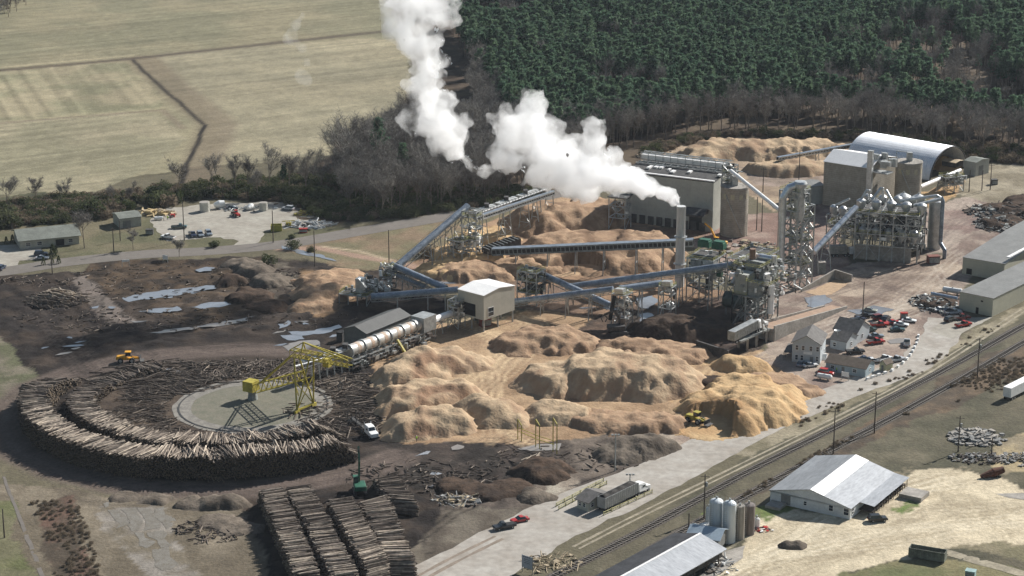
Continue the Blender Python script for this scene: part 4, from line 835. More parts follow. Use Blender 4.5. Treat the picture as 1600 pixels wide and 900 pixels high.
conv('covered conveyor sloping down from the chipper towards the box building', V(612, 447, 414), V(697, 466, 451), 2.4, 1.6, 'tube', (.25, .6), zsup=.4)
conv('short second conveyor just below the sloping one at the chipper', V(621, 450, 430), V(666, 460, 448), 1.5, 1.2, 'tube', (.6,))
conv('level blue grey conveyor from the hopper into the box building', V(580, 483, 464), V(716, 482, 453), 2.4, 1.6, 'tube', (.3, .65, .85))
conv('open roofed belt line with white hoods running to the steam, upper left', V(742, 392, 339), V(862, 350, 296), 2.6, 1.8, 'open', (.1, .4, .64, .8, .97))
conv('lower pale belt line beside the hooded one', V(748, 398, 343), V(864, 352, 304), 1.4, 1.2, 'rib', (.3, .75), M_duct)
conv('long level truss conveyor with dark openings reaching the green hoppers', V(770, 418, 397), V(1084, 436, 383), 2.8, 1.9, 'rib', (.12, .28, .42, .56, .72, .85, .94), M_struct)
conv('long covered conveyor rising to the dryer platform, behind the crossing pair', V(885, 458, 449), V(1169, 488, 411), 2.4, 1.6, 'tube', (.2, .42, .64, .8))
conv('covered conveyor from the box building to the transfer tower', V(800, 486, 472), V(958, 503, 452), 2.2, 1.5, 'tube', (.3, .55, .78))
conv('short covered conveyor between the two transfer towers', V(968, 503, 452), V(1034, 498, 443), 2.4, 1.5, 'tube', (.5,))
conv('diagonal covered conveyor crossing beneath the others to the grapple', V(831, 465, 421), V(953, 492, 477), 2.2, 1.5, 'tube', (.25, .5, .8))
conv('shiny silver chute slanting up to the dryer roof', V(1271, 428, 394), V(1338, 406, 324), 2.2, 1.4, 'pipe', (.03, .3), M_shine)
conv('white inclined chute from the concrete silo to the duct tower', V(1142, 370, 267), V(1218, 430, 328), 1.4, 1.2, 'pipe', (), M_roofw)
conv('pale covered chute from the silo to the arch', V(1438, 322, 292), V(1500, 276, 266), 1.5, 1.2, 'pipe', (.5, .9), M_roofw)
conv('low pale belt running past the long forest edge pile', V(1215, 266, 250), V(1338, 246, 228), 1.6, 1., 'rib', (.5, .95), M_duct)

# ------------------------------------------------------------------ steel frames
def lattice(mb, A, ux, uy, nx, ny, zs, dx, dy, br=.6, w_=.28, seed=1, skip=0.):
    R = random.Random(seed)
    P = lambda i, j, z: A+ux*(i*dx)+uy*(j*dy)+Vector((0, 0, z))
    for i in range(nx+1):
        for j in range(ny+1): mb.bar(P(i, j, zs[0]), P(i, j, zs[-1]), w_*1.2)
    for k, z in enumerate(zs[1:], 1):
        for j in range(ny+1): mb.bar(P(0, j, z), P(nx, j, z), w_)
        for i in range(nx+1): mb.bar(P(i, 0, z), P(i, ny, z), w_)
        z0 = zs[k-1]
        for i in range(nx):
            for j in (0, ny):
                if R.random() < br: mb.bar(P(i, j, z0), P(i+1, j, z), w_*.55)
                if R.random() < br*.5: mb.bar(P(i+1, j, z0), P(i, j, z), w_*.55)
        for j in range(ny):
            for i in (0, nx):
                if R.random() < br: mb.bar(P(i, j, z0), P(i, j+1, z), w_*.55)
def clutter(t, A, ux, uy, sx, sy, z0, z1, n, seed, mats_, smax=2.5):
    R = random.Random(seed); B = [MB() for _ in mats_]
    for i in range(n):
        k = R.randrange(len(mats_)); c = A+ux*R.uniform(0, sx)+uy*R.uniform(0, sy)+Vector((0, 0, R.uniform(z0, z1))); s = R.uniform(.3, smax); mb = B[k]; r = R.random()
        if r < .35: mb.bar(c, c+ux*R.choice((0, s*1.6, -s))+uy*R.choice((0, s))+Vector((0, 0, R.uniform(-s, s)+.05)), R.uniform(.12, .5))
        elif r < .65: mb.bar(c-ux*s/2, c+ux*s/2, s*.7, s*.6)
        elif r < .88: mb.tube(c, c+Vector((0, 0, s)), s*.3, n=8)
        else: mb.path([c, c+ux*s*1.5, c+ux*s*1.5-Vector((0, 0, s))], .22, 8)
    for k, mb in enumerate(B):
        if mb.v: mb.build(('machinery', 'pipework', 'casing', 'fittings')[k], mats_[k], t, world=True)['kind'] = 'stuff'
def rails(mb, A, ux, uy, sx, sy, z, m=None):
    c = [A+Vector((0, 0, z)), A+ux*sx+Vector((0, 0, z)), A+ux*sx+uy*sy+Vector((0, 0, z)), A+uy*sy+Vector((0, 0, z))]
    for i in range(4):
        a, b = c[i], c[(i+1) % 4]
        for h_ in (.55, 1.1): mb.bar(a+Vector((0, 0, h_)), b+Vector((0, 0, h_)), .08)
        k = max(1, int((b-a).length/1.6))
        for j in range(k): q = a.lerp(b, j/k); mb.bar(q, q+Vector((0, 0, 1.1)), .07)
def deck(mb, A, ux, uy, sx, sy, z): mb.prism([A, A+ux*sx, A+ux*sx+uy*sy, A+uy*sy], z-.12, z)
def cyclone(t, c, r, h, m=M_duct, duct=None):
    mb = MB().lathe([(.35, 0), (r, h*.5), (r, h*.85), (r*.5, h), (.4, h+.1)], c, 18); 
    if duct: mb.path([c+Vector((0, 0, h))]+duct, .5, 10)
    auto(mb.build('cyclone', m, t, world=True))
M_plat = mat('yellow_green_handrail', (.42, .40, .12), .6, 0, .2, 1)
pal = [mat('pale_machine_steel', (.52, .53, .52), .5, .3, .25, .8), M_roofw, M_struct, M_dsteel]
def frame_thing(name, label, cat, Ap, Bp, ny, dy, nx, zs, seed=1, br=.6, clut=60, w_=.3, decks=(), mats_=None, smax=2.5):
    A = G(*Ap); B = G(*Bp); ux = (B-A).normalized(); uy = Vector((-ux.y, ux.x, 0)); dx = (B-A).length/nx
    t = thing(name, label, cat, A); mb = MB(); lattice(mb, A, ux, uy, nx, ny, zs, dx, dy, br, w_, seed); mb.build('frame', M_steel, t, world=True)
    db = MB(); rb = MB()
    for z in decks: deck(db, A, ux, uy, nx*dx, ny*dy, z); rails(rb, A, ux, uy, nx*dx, ny*dy, z)
    if decks: db.build('deck', M_dsteel, t, world=True); rb.build('railing', M_plat, t, world=True)
    if clut: clutter(t, A, ux, uy, nx*dx, ny*dy, zs[1]*.9, zs[-1], clut, seed, mats_ or pal, smax)
    return t, A, ux, uy, nx*dx, ny*dy
# dryer building with cyclones
t, A, ux, uy, sx, sy = frame_thing('dryer_building', 'large open steel dryer frame crowded with ducts and cyclones', 'industrial frame', (1334, 405), (1432, 413), 3, 7, 5, [0, 5.5, 9.5, 13.5, 17], 3, .35, 260, .34, (9.5, 17), None, 2.2)
MB().add([A+uy*1.+Vector((0, 0, 0)), A+uy*1+ux*sx*.9, A+uy*1+ux*sx*.9+Vector((0, 0, 5)), A+uy*1+Vector((0, 0, 5)), A+uy*1.5, A+uy*1.5+ux*sx*.9, A+uy*1.5+ux*sx*.9+Vector((0, 0, 5)), A+uy*1.5+Vector((0, 0, 5))], [(0,1,2,3), (7,6,5,4), (3,2,6,7), (0,3,7,4), (1,5,6,2)]).build('retaining_wall', M_conc, t, world=True)
for i in range(5): cyclone(t, A+ux*(1+i*5.2)+uy*5+Vector((0, 0, 16.2)), 1.7, 4.4)
for i in range(4): cyclone(t, A+ux*(2+i*5.2)+uy*14+Vector((0, 0, 16.2)), 1.5, 4.)
for i in range(5): cyclone(t, A+ux*(2.5+i*4.4)+uy*2+Vector((0, 0, 6.5)), 1.4, 5)
def UW(p, d_, h): return A+ux*p+uy*d_+Vector((0, 0, h))
for k, pts in enumerate([[UW(1, 5, 20.5), UW(2.5, 6, 23.4), UW(3.4, 6, 23.4), UW(3.6, 6, 20)], [UW(4.5, 5, 20.3), UW(7, 8, 24), UW(7.8, 8, 24), UW(8, 8, 19.5)], [UW(9, 8, 23.5), UW(12, 5, 20)], [UW(14, 6, 20.5), UW(26, 12, 21.8), UW(27.5, 12, 21)], [UW(19, 5, 19.5), UW(27.5, 11, 21)], [UW(10, 5, 19.2), UW(15.5, 5, 19.2)]]):
    auto(MB().path(pts, .45 if k < 3 else .6, 12).build('duct', M_duct, t, world=True))
auto(MB().path([UW(27.5, 12, 21.5), UW(28.2, 12, 20), UW(28.2, 12, 5), UW(30, 10, 3), UW(30, 10, .2)], .7, 12).build('duct', M_cover, t, world=True))
t2, A2, ux2, uy2, sx2, sy2 = frame_thing('cooler_frame', 'lower machine frame left of the dryer, under the silver chute', 'industrial frame', (1290, 388), (1334, 396), 2, 6, 3, [0, 5, 9, 12.5], 8, .5, 90, .3, (9,), None, 2.)
for i in range(3): cyclone(t2, A2+ux2*(1+i*3.6)+uy2*3+Vector((0, 0, 11)), 1.4, 4.5)
auto(MB().path([A2+ux2*1+uy2*3+Vector((0, 0, 15)), A2+ux2*6+uy2*5+Vector((0, 0, 18))], .4).build('duct', M_duct, t2, world=True))
# duct tower
t, A, ux, uy, sx, sy = frame_thing('duct_tower', 'tall slender steel tower with a silver hooked duct', 'tower', (1213, 449), (1242, 455), 1, 7.5, 1, [0, 4.5, 9, 13.5, 18, 22.5, 27, 31.5, 33.5], 5, .9, 34, .42, (9, 18, 27, 33.5), None, 2.)
D0 = A+ux*2.2-uy*1.6
auto(MB().path([D0+Vector((0, 0, 8)), D0+Vector((0, 0, 31.5)), D0+ux*1.3+uy*1.5+Vector((0, 0, 34.8)), D0+ux*3+uy*3+Vector((0, 0, 35.6))], 1.25, 18).build('duct', M_shine, t, world=True))
auto(MB().lathe([(1., -12), (1.8, -9), (1.8, 0), (2.1, .2), (2.3, 1.2), (1.9, 1.9), (.1, 2.1)], D0+ux*4+uy*4+Vector((0, 0, 35)), 24).build('vessel', M_duct, t, world=True))
m = MB(); m.bar(D0+Vector((-1.7, 0, 12)), D0+Vector((1.7, 0, 12)), .3, 1.); m.build('duct_collar', M_struct, t, world=True)
t3, A3, ux3, uy3, sx3, sy3 = frame_thing('stair_frame', 'narrow steel stair frame right of the duct tower', 'tower', (1249, 452), (1268, 447), 1, 5, 1, [0, 4, 8, 12, 16, 20, 24, 28], 15, .95, 14, .36, (8, 16, 24), None, 1.4)
m = MB()
for k in range(6): m.bar(A3+uy3*.6+Vector((0, 0, 4*k))+ux3*(0 if k % 2 else 4), A3+uy3*.6+Vector((0, 0, 4*k+4))+ux3*(4 if k % 2 else 0), .9, .2)
m.build('stair', M_roofw, t3, world=True)
# furnace platform
t, A, ux, uy, sx, sy = frame_thing('furnace_platform', 'clad furnace unit standing on a pale steel frame above the bark heap', 'industrial frame', (1143, 509), (1164, 513), 1, 9, 1, [0, 5, 10.5], 21, .8, 0, .36, (10.5,), None)
A = G(1143, 509); m = MB(); lattice(m, A, ux, uy, 2, 2, [0, 5, 10.5], 4.5, 7, .7, .36, 3); m.build('frame', M_struct, t, world=True)
for (u, v, s1, s2, z0, z1, mm) in [(.3, 1, 4.2, 5, 10.6, 17, M_corrg), (5, 1, 3.6, 4, 10.6, 15, M_struct), (1, 7, 6, 5, 10.6, 20, M_struct), (5.5, 7, 3, 5, 10.6, 15, M_steel)]:
    m = MB(); P0 = A+ux*u+uy*v; m.prism([P0, P0+ux*s1, P0+ux*s1+uy*s2, P0+uy*s2], z0, z1); 
    for q in range(int(s1/1.2)+1): m.bar(P0+ux*q*1.2-uy*.1+Vector((0, 0, z0)), P0+ux*q*1.2-uy*.1+Vector((0, 0, z1)), .18)
    for z in np.arange(z0, z1, 2.2): m.bar(P0-uy*.12+Vector((0, 0, z)), P0+ux*s1-uy*.12+Vector((0, 0, z)), .18)
    m.build('furnace_casing', mm, t, world=True)
for (u, v, z, r, h, mm) in [(2, 9, 20, 1., 3.4, mat('rusty_flue', (.22, .14, .10))), (9, 10, 19, .8, 3, M_duct), (9.5, 5, 14.5, 1.2, 3, M_roofw), (11.5, 4, 5, 1, 9, M_roofw)]:
    auto(MB().tube(A+ux*u+uy*v+Vector((0, 0, z)), A+ux*u+uy*v+Vector((0, 0, z+h)), r, n=14).build('flue', mm, t, world=True))
auto(MB().tube(A+ux*3+uy*11+Vector((0, 0, 20.5)), A+ux*8+uy*11+Vector((0, 0, 20.5)), 1., n=14).build('duct', M_shine, t, world=True))
auto(MB().tube(A-ux*3+uy*6+Vector((0, 0, 12)), A-ux*.5+uy*7+Vector((0, 0, 18)), .9, n=14).build('duct', M_cover, t, world=True))
auto(MB().tube(A-ux*7+uy*9+Vector((0, 0, 5.5)), A-ux*0+uy*9+Vector((0, 0, 5.5)), 2.6, n=20).build('pressure_vessel', mat('dark_green_vessel', (.07, .09, .08), .5, .3), t, world=True))
clutter(t, A-ux*2, ux, uy, 16, 16, 9, 20, 240, 31, pal, 1.8)
m = MB(); rails(m, A, ux, uy, 9, 14, 20); rails(m, A+ux*4.5, ux, uy, 8, 14, 15); m.build('railing', M_plat, t, world=True)
t, A, ux, uy, sx, sy = frame_thing('heater_frame', 'cluttered steel frame linking the furnace to the duct tower', 'industrial frame', (1178, 500), (1214, 480), 2, 5, 3, [0, 5, 10, 15, 19], 44, .8, 170, .26, (10, 15, 19), None, 2.)
# green hoppers
t, A, ux, uy, sx, sy = frame_thing('hopper_frame', 'steel frame topped by green hoppers next to the chimney', 'industrial frame', (1072, 470), (1112, 476), 2, 5.5, 2, [0, 5, 10, 14.5], 51, .7, 110, .3, (10, 14.5), None, 2.)
for u, v in ((1, 6), (6, 6)):
    P0 = A+ux*u+uy*v; m = MB(); m.prism([P0, P0+ux*4, P0+ux*4+uy*3, P0+uy*3], 17, 19); m.prism([P0+ux*.3+uy*.3, P0+ux*3.7+uy*.3, P0+ux*3.7+uy*2.7, P0+ux*.3+uy*2.7], 19, 19.5); m.build('hopper', M_green, t, world=True)
P0 = A+ux*1+uy*.6
for q, mm in ((0, M_steel), (4.2, M_duct)):
    m = MB(); m.prism([P0+ux*q, P0+ux*(q+3.8), P0+ux*(q+3.8)+uy*4, P0+ux*q+uy*4], 10.2, 14.2)
    for z in np.arange(10.4, 14.2, .7): m.bar(P0+ux*q-uy*.1+Vector((0, 0, z)), P0+ux*(q+3.8)-uy*.1+Vector((0, 0, z)), .25, .2)
    m.build('louvred_box', mm, t, world=True)
MB().prism([A+ux*9.5+uy*2, A+ux*11+uy*2, A+ux*11+uy*4, A+ux*9.5+uy*4], 9, 12.5).build('green_cabinet', M_green, t, world=True)
# junction and transfer towers
for lab, a_, b_, ny, dy, nx, zs, sd, cl, dk in [
    ('junction tower where the steep conveyor meets the hooded belt line', (722, 408), (744, 411), 1, 5, 1, [0, 4, 8, 12, 16, 18], 61, 60, (8, 16)),
    ('dark machine tower below the junction tower', (700, 410), (722, 414), 1, 5, 1, [0, 4, 8], 62, 40, (8,)),
    ('small tower at the chipper end of the steep conveyor', (594, 450), (612, 452), 1, 4, 1, [0, 4, 7.5], 63, 60, (4, 7.5)),
    ('dark screen tower below the diagonal conveyor head', (808, 474), (838, 479), 1, 6, 2, [0, 4, 8, 11], 64, 110, (4, 8, 11)),
    ('transfer tower above the yellow grapple machine', (955, 514), (975, 518), 1, 5, 1, [0, 4, 8, 11.5], 65, 70, (11.5,)),
    ('transfer tower at the end of the short covered conveyor', (1028, 502), (1048, 505), 1, 4, 1, [0, 4.5, 9, 11.5], 66, 25, (11.5,)),
    ('headframe on top of the corner concrete silo', (1126, 362), (1140, 365), 1, 4, 1, [16, 19, 22, 25], 67, 45, (19, 22)),
    ('open tower left of the chip storage building', (951, 358), (976, 361), 1, 6, 1, [0, 4.5, 9, 12], 68, 20, ()),
    ('belt drive tower at the upper end of the debarking line', (700, 512), (716, 515), 1, 4, 1, [0, 3.5, 7, 9], 69, 30, (7,)),
    ('mechanical feeder rig below the pale arch chute', (1476, 302), (1505, 299), 1, 5, 2, [0, 3, 6], 70, 80, (6,))]:
    t, A, ux, uy, sx, sy = frame_thing('transfer_tower', lab, 'tower', a_, b_, ny, dy, nx, zs, sd, .7, cl, .3, dk, None if sd != 64 else [M_dsteel, M_struct, M_dsteel, M_steel], 1.8)
    if sd == 68: MB().prism([A-ux*.5-uy*.5, A+ux*(sx+.5)-uy*.5, A+ux*(sx+.5)+uy*(sy+.5), A-ux*.5+uy*(sy+.5)], 12.1, 12.4).build('roof', M_dsteel, t, world=True)
    if sd in (65, 66): m = MB(); m.bar(A+ux*1+uy*1+Vector((0, 0, 12.5)), A+ux*4+uy*1+Vector((0, 0, 12.8)), 2, 1.6); m.build('chute_head', M_duct, t, world=True)
    if sd == 65: m = MB(); m.bar(A+ux*1+Vector((0, 0, 11)), A-ux*.5+Vector((0, 0, 3)), 1.1); m.build('drop_chute', M_black, t, world=True)
t = thing('vibrating_screen', 'open topped feed hopper at the start of the long truss conveyor', 'hopper', G(780, 408)); m = MB()
P0 = G(765, 412); u = (G(820, 402)-P0).normalized(); v = Vector((-u.y, u.x, 0))
m.add([P0+Vector((0, 0, 5)), P0+u*13+Vector((0, 0, 7)), P0+u*13+v*5+Vector((0, 0, 7)), P0+v*5+Vector((0, 0, 5)), P0+Vector((0, 0, 3)), P0+u*13+Vector((0, 0, 4.5)), P0+u*13+v*5+Vector((0, 0, 4.5)), P0+v*5+Vector((0, 0, 3))], [(4,5,1,0), (5,6,2,1), (6,7,3,2), (7,4,0,3), (7,6,5,4)]); m.build('trough', M_dsteel, t, world=True)
m = MB()
for i in range(9): m.bar(P0+u*i*1.5+Vector((0, 0, 5+i*.23)), P0+u*i*1.5+v*5+Vector((0, 0, 5+i*.23)), .2)
for i in (0, 6, 12): m.bar(P0+u*i+v*1, P0+u*i+v*1+Vector((0, 0, 4)), .3); m.bar(P0+u*i+v*4, P0+u*i+v*4+Vector((0, 0, 4)), .3)
m.build('crossbar', M_steel, t, world=True)
# chipper and platform at the left
t, A, ux, uy, sx, sy = frame_thing('chipper', 'chipper platform with a pale machine beside the sandy spoil', 'machine', (530, 474), (573, 479), 1, 7, 3, [0, 3.2], 81, .3, 20, .3, (3.2,), None, 1.5)
m = MB(); P0 = A+ux*4.5+uy*3; m.prism([P0, P0+ux*2.6, P0+ux*2.6+uy*3, P0+uy*3], 3.3, 8); m.bar(P0+ux*1+Vector((0, 0, 8)), P0+ux*3.5+Vector((0, 0, 5)), 1.2); m.build('machine_housing', M_duct, t, world=True)
clutter(t, A+ux*6+uy*3, ux, uy, 9, 7, 3.3, 8, 100, 83, pal, 1.8)
# debarking drum line
P0 = G(544, 577); P1 = G(664, 530); dd = (P1-P0).normalized(); nn = Vector((-dd.y, dd.x, 0)); L = (P1-P0).length
t = thing('debarking_drum', 'long rusty banded debarking drum on rollers between the shed and the sawdust', 'debarking drum', (P0+P1)/2)
M_drum = mat('worn_drum_steel', (.56, .54, .50), .5, .3, .2, .35, col2=(.42, .38, .33)); M_rust = mat('rust_orange_band', (.42, .25, .15), .7, 0, .3, .7, col2=(.55, .48, .40))
zc = 5.6; nseg = 6; auto(MB().tube(P0+Vector((0, 0, zc)), P1+Vector((0, 0, zc)), 1.8, n=28).build('drum_shell', M_drum, t, world=True))
for i in range(nseg):
    s0 = L*(i+.52)/nseg; auto(MB().tube(P0+dd*s0+Vector((0, 0, zc)), P0+dd*(s0+L*.2/nseg*1.1)+Vector((0, 0, zc)), 1.84, n=28).build('rust_band', M_rust, t, world=True))
    auto(MB().tube(P0+dd*(L*(i+.02)/nseg)+Vector((0, 0, zc)), P0+dd*(L*(i+.02)/nseg+.6)+Vector((0, 0, zc)), 2.1, n=28).build('riding_ring', M_steel, t, world=True))
m = MB()
for i in range(nseg*2+1):
    c = P0+dd*(L*i/(nseg*2))
    for s in (-1.8, 1.8): m.bar(c+nn*s, c+nn*s+Vector((0, 0, 4.3)), .35)
    m.bar(c-nn*1.8+Vector((0, 0, 3.2)), c+nn*1.8+Vector((0, 0, 3.2)), .3)
for s in (-2.3, -1.8, 1.8): 
    for z in (3.2, 2, .9): m.bar(P0+nn*s+Vector((0, 0, z)), P1+nn*s+Vector((0, 0, z)), .25)
m.build('support_frame', M_steel, t, world=True); clutter(t, P0-nn*4.5, dd, nn, L, 3, .5, 3, 90, 91, [M_steel, M_struct, M_dsteel, M_wood], 2.)
m = MB(); c = P0+dd*(L*.55)-nn*2.5; m.bar(c+Vector((0, 0, 4.5)), c-nn*3+Vector((0, 0, 1)), .7); m.build('yellow_drive', M_yel, t, world=True)
conv('log infeed conveyor leading into the debarking drum', V(470, 601, 574), P0+dd*1+Vector((0, 0, 5)), 2.2, 1.6, 'open', (.15, .3, .45, .6, .75, .9), group='conveyors of the debarking line')
conv('outfeed belt between the drum and its drive tower', P1-dd*2+Vector((0, 0, 5.2)), V(704, 512, 490), 2.2, 1.6, 'tube', (.3, .6), M_roofw, group='conveyors of the debarking line')
m = MB(); c = P1-dd*3.5; 
t = thing('drum_hood', 'grey hood over the upper end of the debarking drum', 'hood', c); m.prism([c-nn*2.6, c-nn*2.6+dd*6, c+nn*2.6+dd*6, c+nn*2.6], 3.4, 8); m.build('hood_casing', M_steel, t, world=True)
m = MB()
for s in (-2.4, 2.4):
    for q in (0.3, 5.7): m.bar(c+nn*s+dd*q, c+nn*s+dd*q+Vector((0, 0, 3.4)), .3)
m.build('leg', M_steel, t, world=True)

# ------------------------------------------------------------------ circular log crane
R0 = G(395, 624); F1 = G(464, 646); F2 = G(490, 635); mid = (F1+F2)/2; rad = (mid-R0).normalized(); tn = Vector((-rad.y, rad.x, 0))
t = thing('log_crane', 'yellow rotating portal crane with boom over the log circle', 'crane', R0)
def tri_truss(p, q, wd, ht, k, w_=.22, taper=1.):
    m = MB(); p = Vector(p); q = Vector(q); d = (q-p).normalized(); n = Vector((-d.y, d.x, 0)).normalized(); up = d.cross(n)*-1
    if up.z < 0: up = -up
    ch = []
    for s, z in ((-.5, 0), (.5, 0), (-.5, 1), (.5, 1)):
        c0 = p+n*s*wd+up*z*ht*taper; c1 = q+n*s*wd+up*z*ht; m.bar(c0, c1, w_); ch.append((c0, c1))
    for j in range(k):
        a, b = j/k, (j+1)/k
        for (i0, i1) in ((0, 2), (1, 3), (0, 1), (2, 3)): m.bar(ch[i0][0].lerp(ch[i0][1], a), ch[i1][0].lerp(ch[i1][1], b), w_*.6); m.bar(ch[i0][0].lerp(ch[i0][1], a), ch[i1][0].lerp(ch[i1][1], a), w_*.55)
    return m
Z = lambda z: Vector((0, 0, z))
tri_truss(R0+rad*2+Z(2.6), mid+rad*1+Z(9.5), 2.6, 2.4, 9).build('main_girder', M_yel, t, world=True)
tipz = 15.5; tri_truss(mid-rad*4+Z(tipz), mid+rad*15.5+Z(tipz), 2.2, 1.9, 10).build('boom', M_yel, t, world=True)
apex = mid+Z(20)
m = MB()
for f in (F1, F2):
    s = -1 if f == F1 else 1
    m.bar(f+Z(.8), mid+tn*s*1.1+rad*2.5+Z(tipz), .42); m.bar(f+Z(.8), mid+tn*s*1.1-rad*2.5+Z(tipz), .42); m.bar(f.lerp(mid, .25)+Z(5), mid-rad*3+tn*s+Z(9), .25)
m.bar(F1+Z(.9), F2+Z(.9), .5); m.bar(F1+Z(.9), F2+Z(9), .2); m.bar(F2+Z(.9), F1+Z(9), .2)
m.build('portal_leg', M_yel, t, world=True)
m = MB()
for s in (-1, 1): m.bar(mid+tn*s+Z(tipz+1.9), apex, .3); m.bar(apex, mid+rad*15.3+tn*s+Z(tipz+1.9), .3); m.bar(apex, mid-rad*4+tn*s+Z(tipz+1.9), .22); m.bar(mid-rad*4+tn*s+Z(tipz), R0+rad*2.5+tn*s+Z(5), .3)
m.build('stay', M_yel, t, world=True)
m = MB(); P0 = R0-rad*2.2; m.prism([P0-tn*1.7, P0+rad*3.4-tn*1.7, P0+rad*3.4+tn*1.7, P0+tn*1.7], 2.6, 5.6); m.build('machine_house', M_yel, t, world=True)
m = MB(); m.tube(R0+Z(.05), R0+Z(2.6), 1.5, 1.1, 16); m.build('pivot', M_struct, t, world=True)
m = MB()
for f in (F1, F2): m.bar(f-tn*1.1+Z(.55), f+tn*1.1+Z(.55), .7, .9)
m.build('bogie', M_yel, t, world=True)
m = MB(); gp = mid+rad*12; m.bar(gp+Z(tipz), gp+Z(10.5), .08); m.build('hoist_rope', M_black, t, world=True)
m = MB(); 
for s in (-1, 1): m.bar(gp+Z(10.5), gp+tn*s*1.1+Z(9.4), .25); m.bar(gp+tn*s*1.1+Z(9.4), gp+tn*s*.4+Z(8.2), .22)
m.build('grapple', M_dsteel, t, world=True)
m = MB(); c = mid+rad*6+tn*1.8; m.prism([c-rad, c+rad, c+rad+tn*1.6, c-rad+tn*1.6], tipz-2.4, tipz); m.build('cab', M_yel, t, world=True)
# yellow posts
t = thing('pole_rack', 'six thin yellow posts with sloping tops joined by beams', 'rack', G(838, 695))
for px, gy, ty in ((809, 686, 655), (837, 698, 655), (864, 706, 653)):
    b = G(px, gy); h_ = Hh(px, gy, ty)
    for k in (0, 1):
        c = b+Vector((1.0, -1.6, 0))*k; m = MB(); m.bar(c, c+Z(h_-k*1.2), .25); m.build('post', M_yel, t, world=True)
    m = MB(); m.bar(b+Z(h_), b+Vector((1, -1.6, h_-1.2)), .25); m.build('top_bar', M_yel, t, world=True)
m = MB(); q = [G(811, 688), G(838, 700), G(866, 709)]
for z in (2.6, 3.6):
    for i in (0, 1): m.bar(q[i]+Z(z), q[i+1]+Z(z), .14)
m.build('beam', M_yel, t, world=True)
# ramp and tipper
def wall_run(name, label, pts, th=.5, m=M_conc):
    mb = MB()
    for (p, h0), (q, h1) in zip(pts[:-1], pts[1:]):
        d = (q-p).normalized(); n = Vector((-d.y, d.x, 0))*th/2; mb.add([p-n, q-n, q+n, p+n, p-n+Z(h0), q-n+Z(h1), q+n+Z(h1), p+n+Z(h0)], [(3,2,1,0),(4,5,6,7),(0,1,5,4),(1,2,6,5),(2,3,7,6),(3,0,4,7)])
    return single(mb, name, m, label, 'wall')
na, nb = G(1209, 533), G(1323, 482); rd = (nb-na).normalized(); rn = Vector((-rd.y, rd.x, 0)); RL = (nb-na).length
wall_run('ramp_wall', 'near concrete wall of the truck ramp', [(na, 4.9), (nb, .9)], .5); wall_run('ramp_wall', 'far concrete wall of the truck ramp', [(na+rn*6, 4.9), (nb+rn*6-rd*4, .9)], .5)
m = MB(); m.add([na+rn*.3+Z(3.9), nb+rn*.3+Z(.1), nb+rn*5.7+Z(.1), na+rn*5.7+Z(3.9), na+rn*.3, na+rn*5.7], [(0, 1, 2, 3), (4, 0, 3, 5)]); single(m, 'truck_ramp', mat('ramp_dirt', (.33, .22, .15)), 'dirt covered truck ramp between two concrete walls', 'ramp', kind='structure')
wall_run('ramp_end_wall', 'concrete end wall closing the high end of the ramp', [(na-rd*.3, 3.9), (na-rd*.3+rn*6, 3.9)], .5)
t = thing('truck_tipper', 'steel tipping platform holding a trailer at the ramp end', 'truck tipper', na-rd*12)
m = MB(); pa = na-rd*17+rn*1+Z(4.1); pb = na-rd*.8+rn*1+Z(4.1); m.add([pa, pb, pb+rn*3.6, pa+rn*3.6, pa-Z(.5), pb-Z(.5), pb+rn*3.6-Z(.5), pa+rn*3.6-Z(.5)], [(0,1,2,3), (7,6,5,4), (4,5,1,0), (5,6,2,1), (6,7,3,2), (7,4,0,3)]); m.build('platform', M_struct, t, world=True)
m = MB()
for s in (2.5, 8, 13): 
    for q in (1.2, 4.4): c = na-rd*s+rn*q; MB().bar(c, c+Z(3.6), .7).build('leg', M_conc, t, world=True)
m = MB()
for q in (.7, 4.9): c = na-rd*5+rn*q; m.bar(c+Z(3.6), c-rd*1.5+Z(9), .35); m.bar(c+rd*3+Z(3.6), c-rd*1.5+Z(9), .3)
m.build('hydraulic_ram', M_steel, t, world=True)
wall_run('retaining_wall', 'dark low wall left of the truck tipper', [(G(1088, 549), 3.5), (G(1138, 560), 2.5)], .6, M_dsteel)
wall_run('bunker_wall', 'sloping left wall of the tan floored bunker', [(G(1252, 456), 1.), (G(1304, 436), 3.4)], .5); wall_run('bunker_wall', 'back wall of the tan floored bunker', [(G(1304, 436), 3.4), (G(1331, 440), 2.4)], .5)
sheet('yard', GP([(1258, 457), (1306, 437), (1330, 440), (1300, 460), (1280, 463)]), .07, mat('tan_chip_dust', (.42, .29, .18), .95), 'tan chip covered floor of the bunker', .4)
wall_run('retaining_wall', 'low concrete wall in front of the brown chip mountain', [(G(811, 361), 2.4), (G(838, 366), 2.4)], .5)
# ------------------------------------------------------------------ vehicles
def extr(mb, prof, w0, w1=None, zt=None):
    """side profile (x, z) extruded to width; verts above zt pulled in to w1"""
    n = len(prof); f = lambda z: (w1 if (w1 is not None and z > zt) else w0)/2
    mb.add([(x, -f(z), z) for x, z in prof]+[(x, f(z), z) for x, z in prof], [tuple(range(n)), tuple(range(2*n-1, n-1, -1))]+[(i, n+i, n+(i+1) % n, (i+1) % n) for i in range(n)])
    return mb
def wheel(t, x, y, r, w_=.24, name='wheel'):
    s = -1 if y < 0 else 1; m = MB().tube((x, y-w_/2*s, r), (x, y+w_/2*s, r), r, n=14); o = auto(m.build(name, M_black, t)); MB().tube((x, y+w_/2*s, r), (x, y+(w_/2+.02)*s, r), r*.55, n=10).build('rim', M_steel, o)
CP = {}
def paint(n, c): return mat('car_paint_'+n, c, .28, .0, .05, 1, spec=.6)
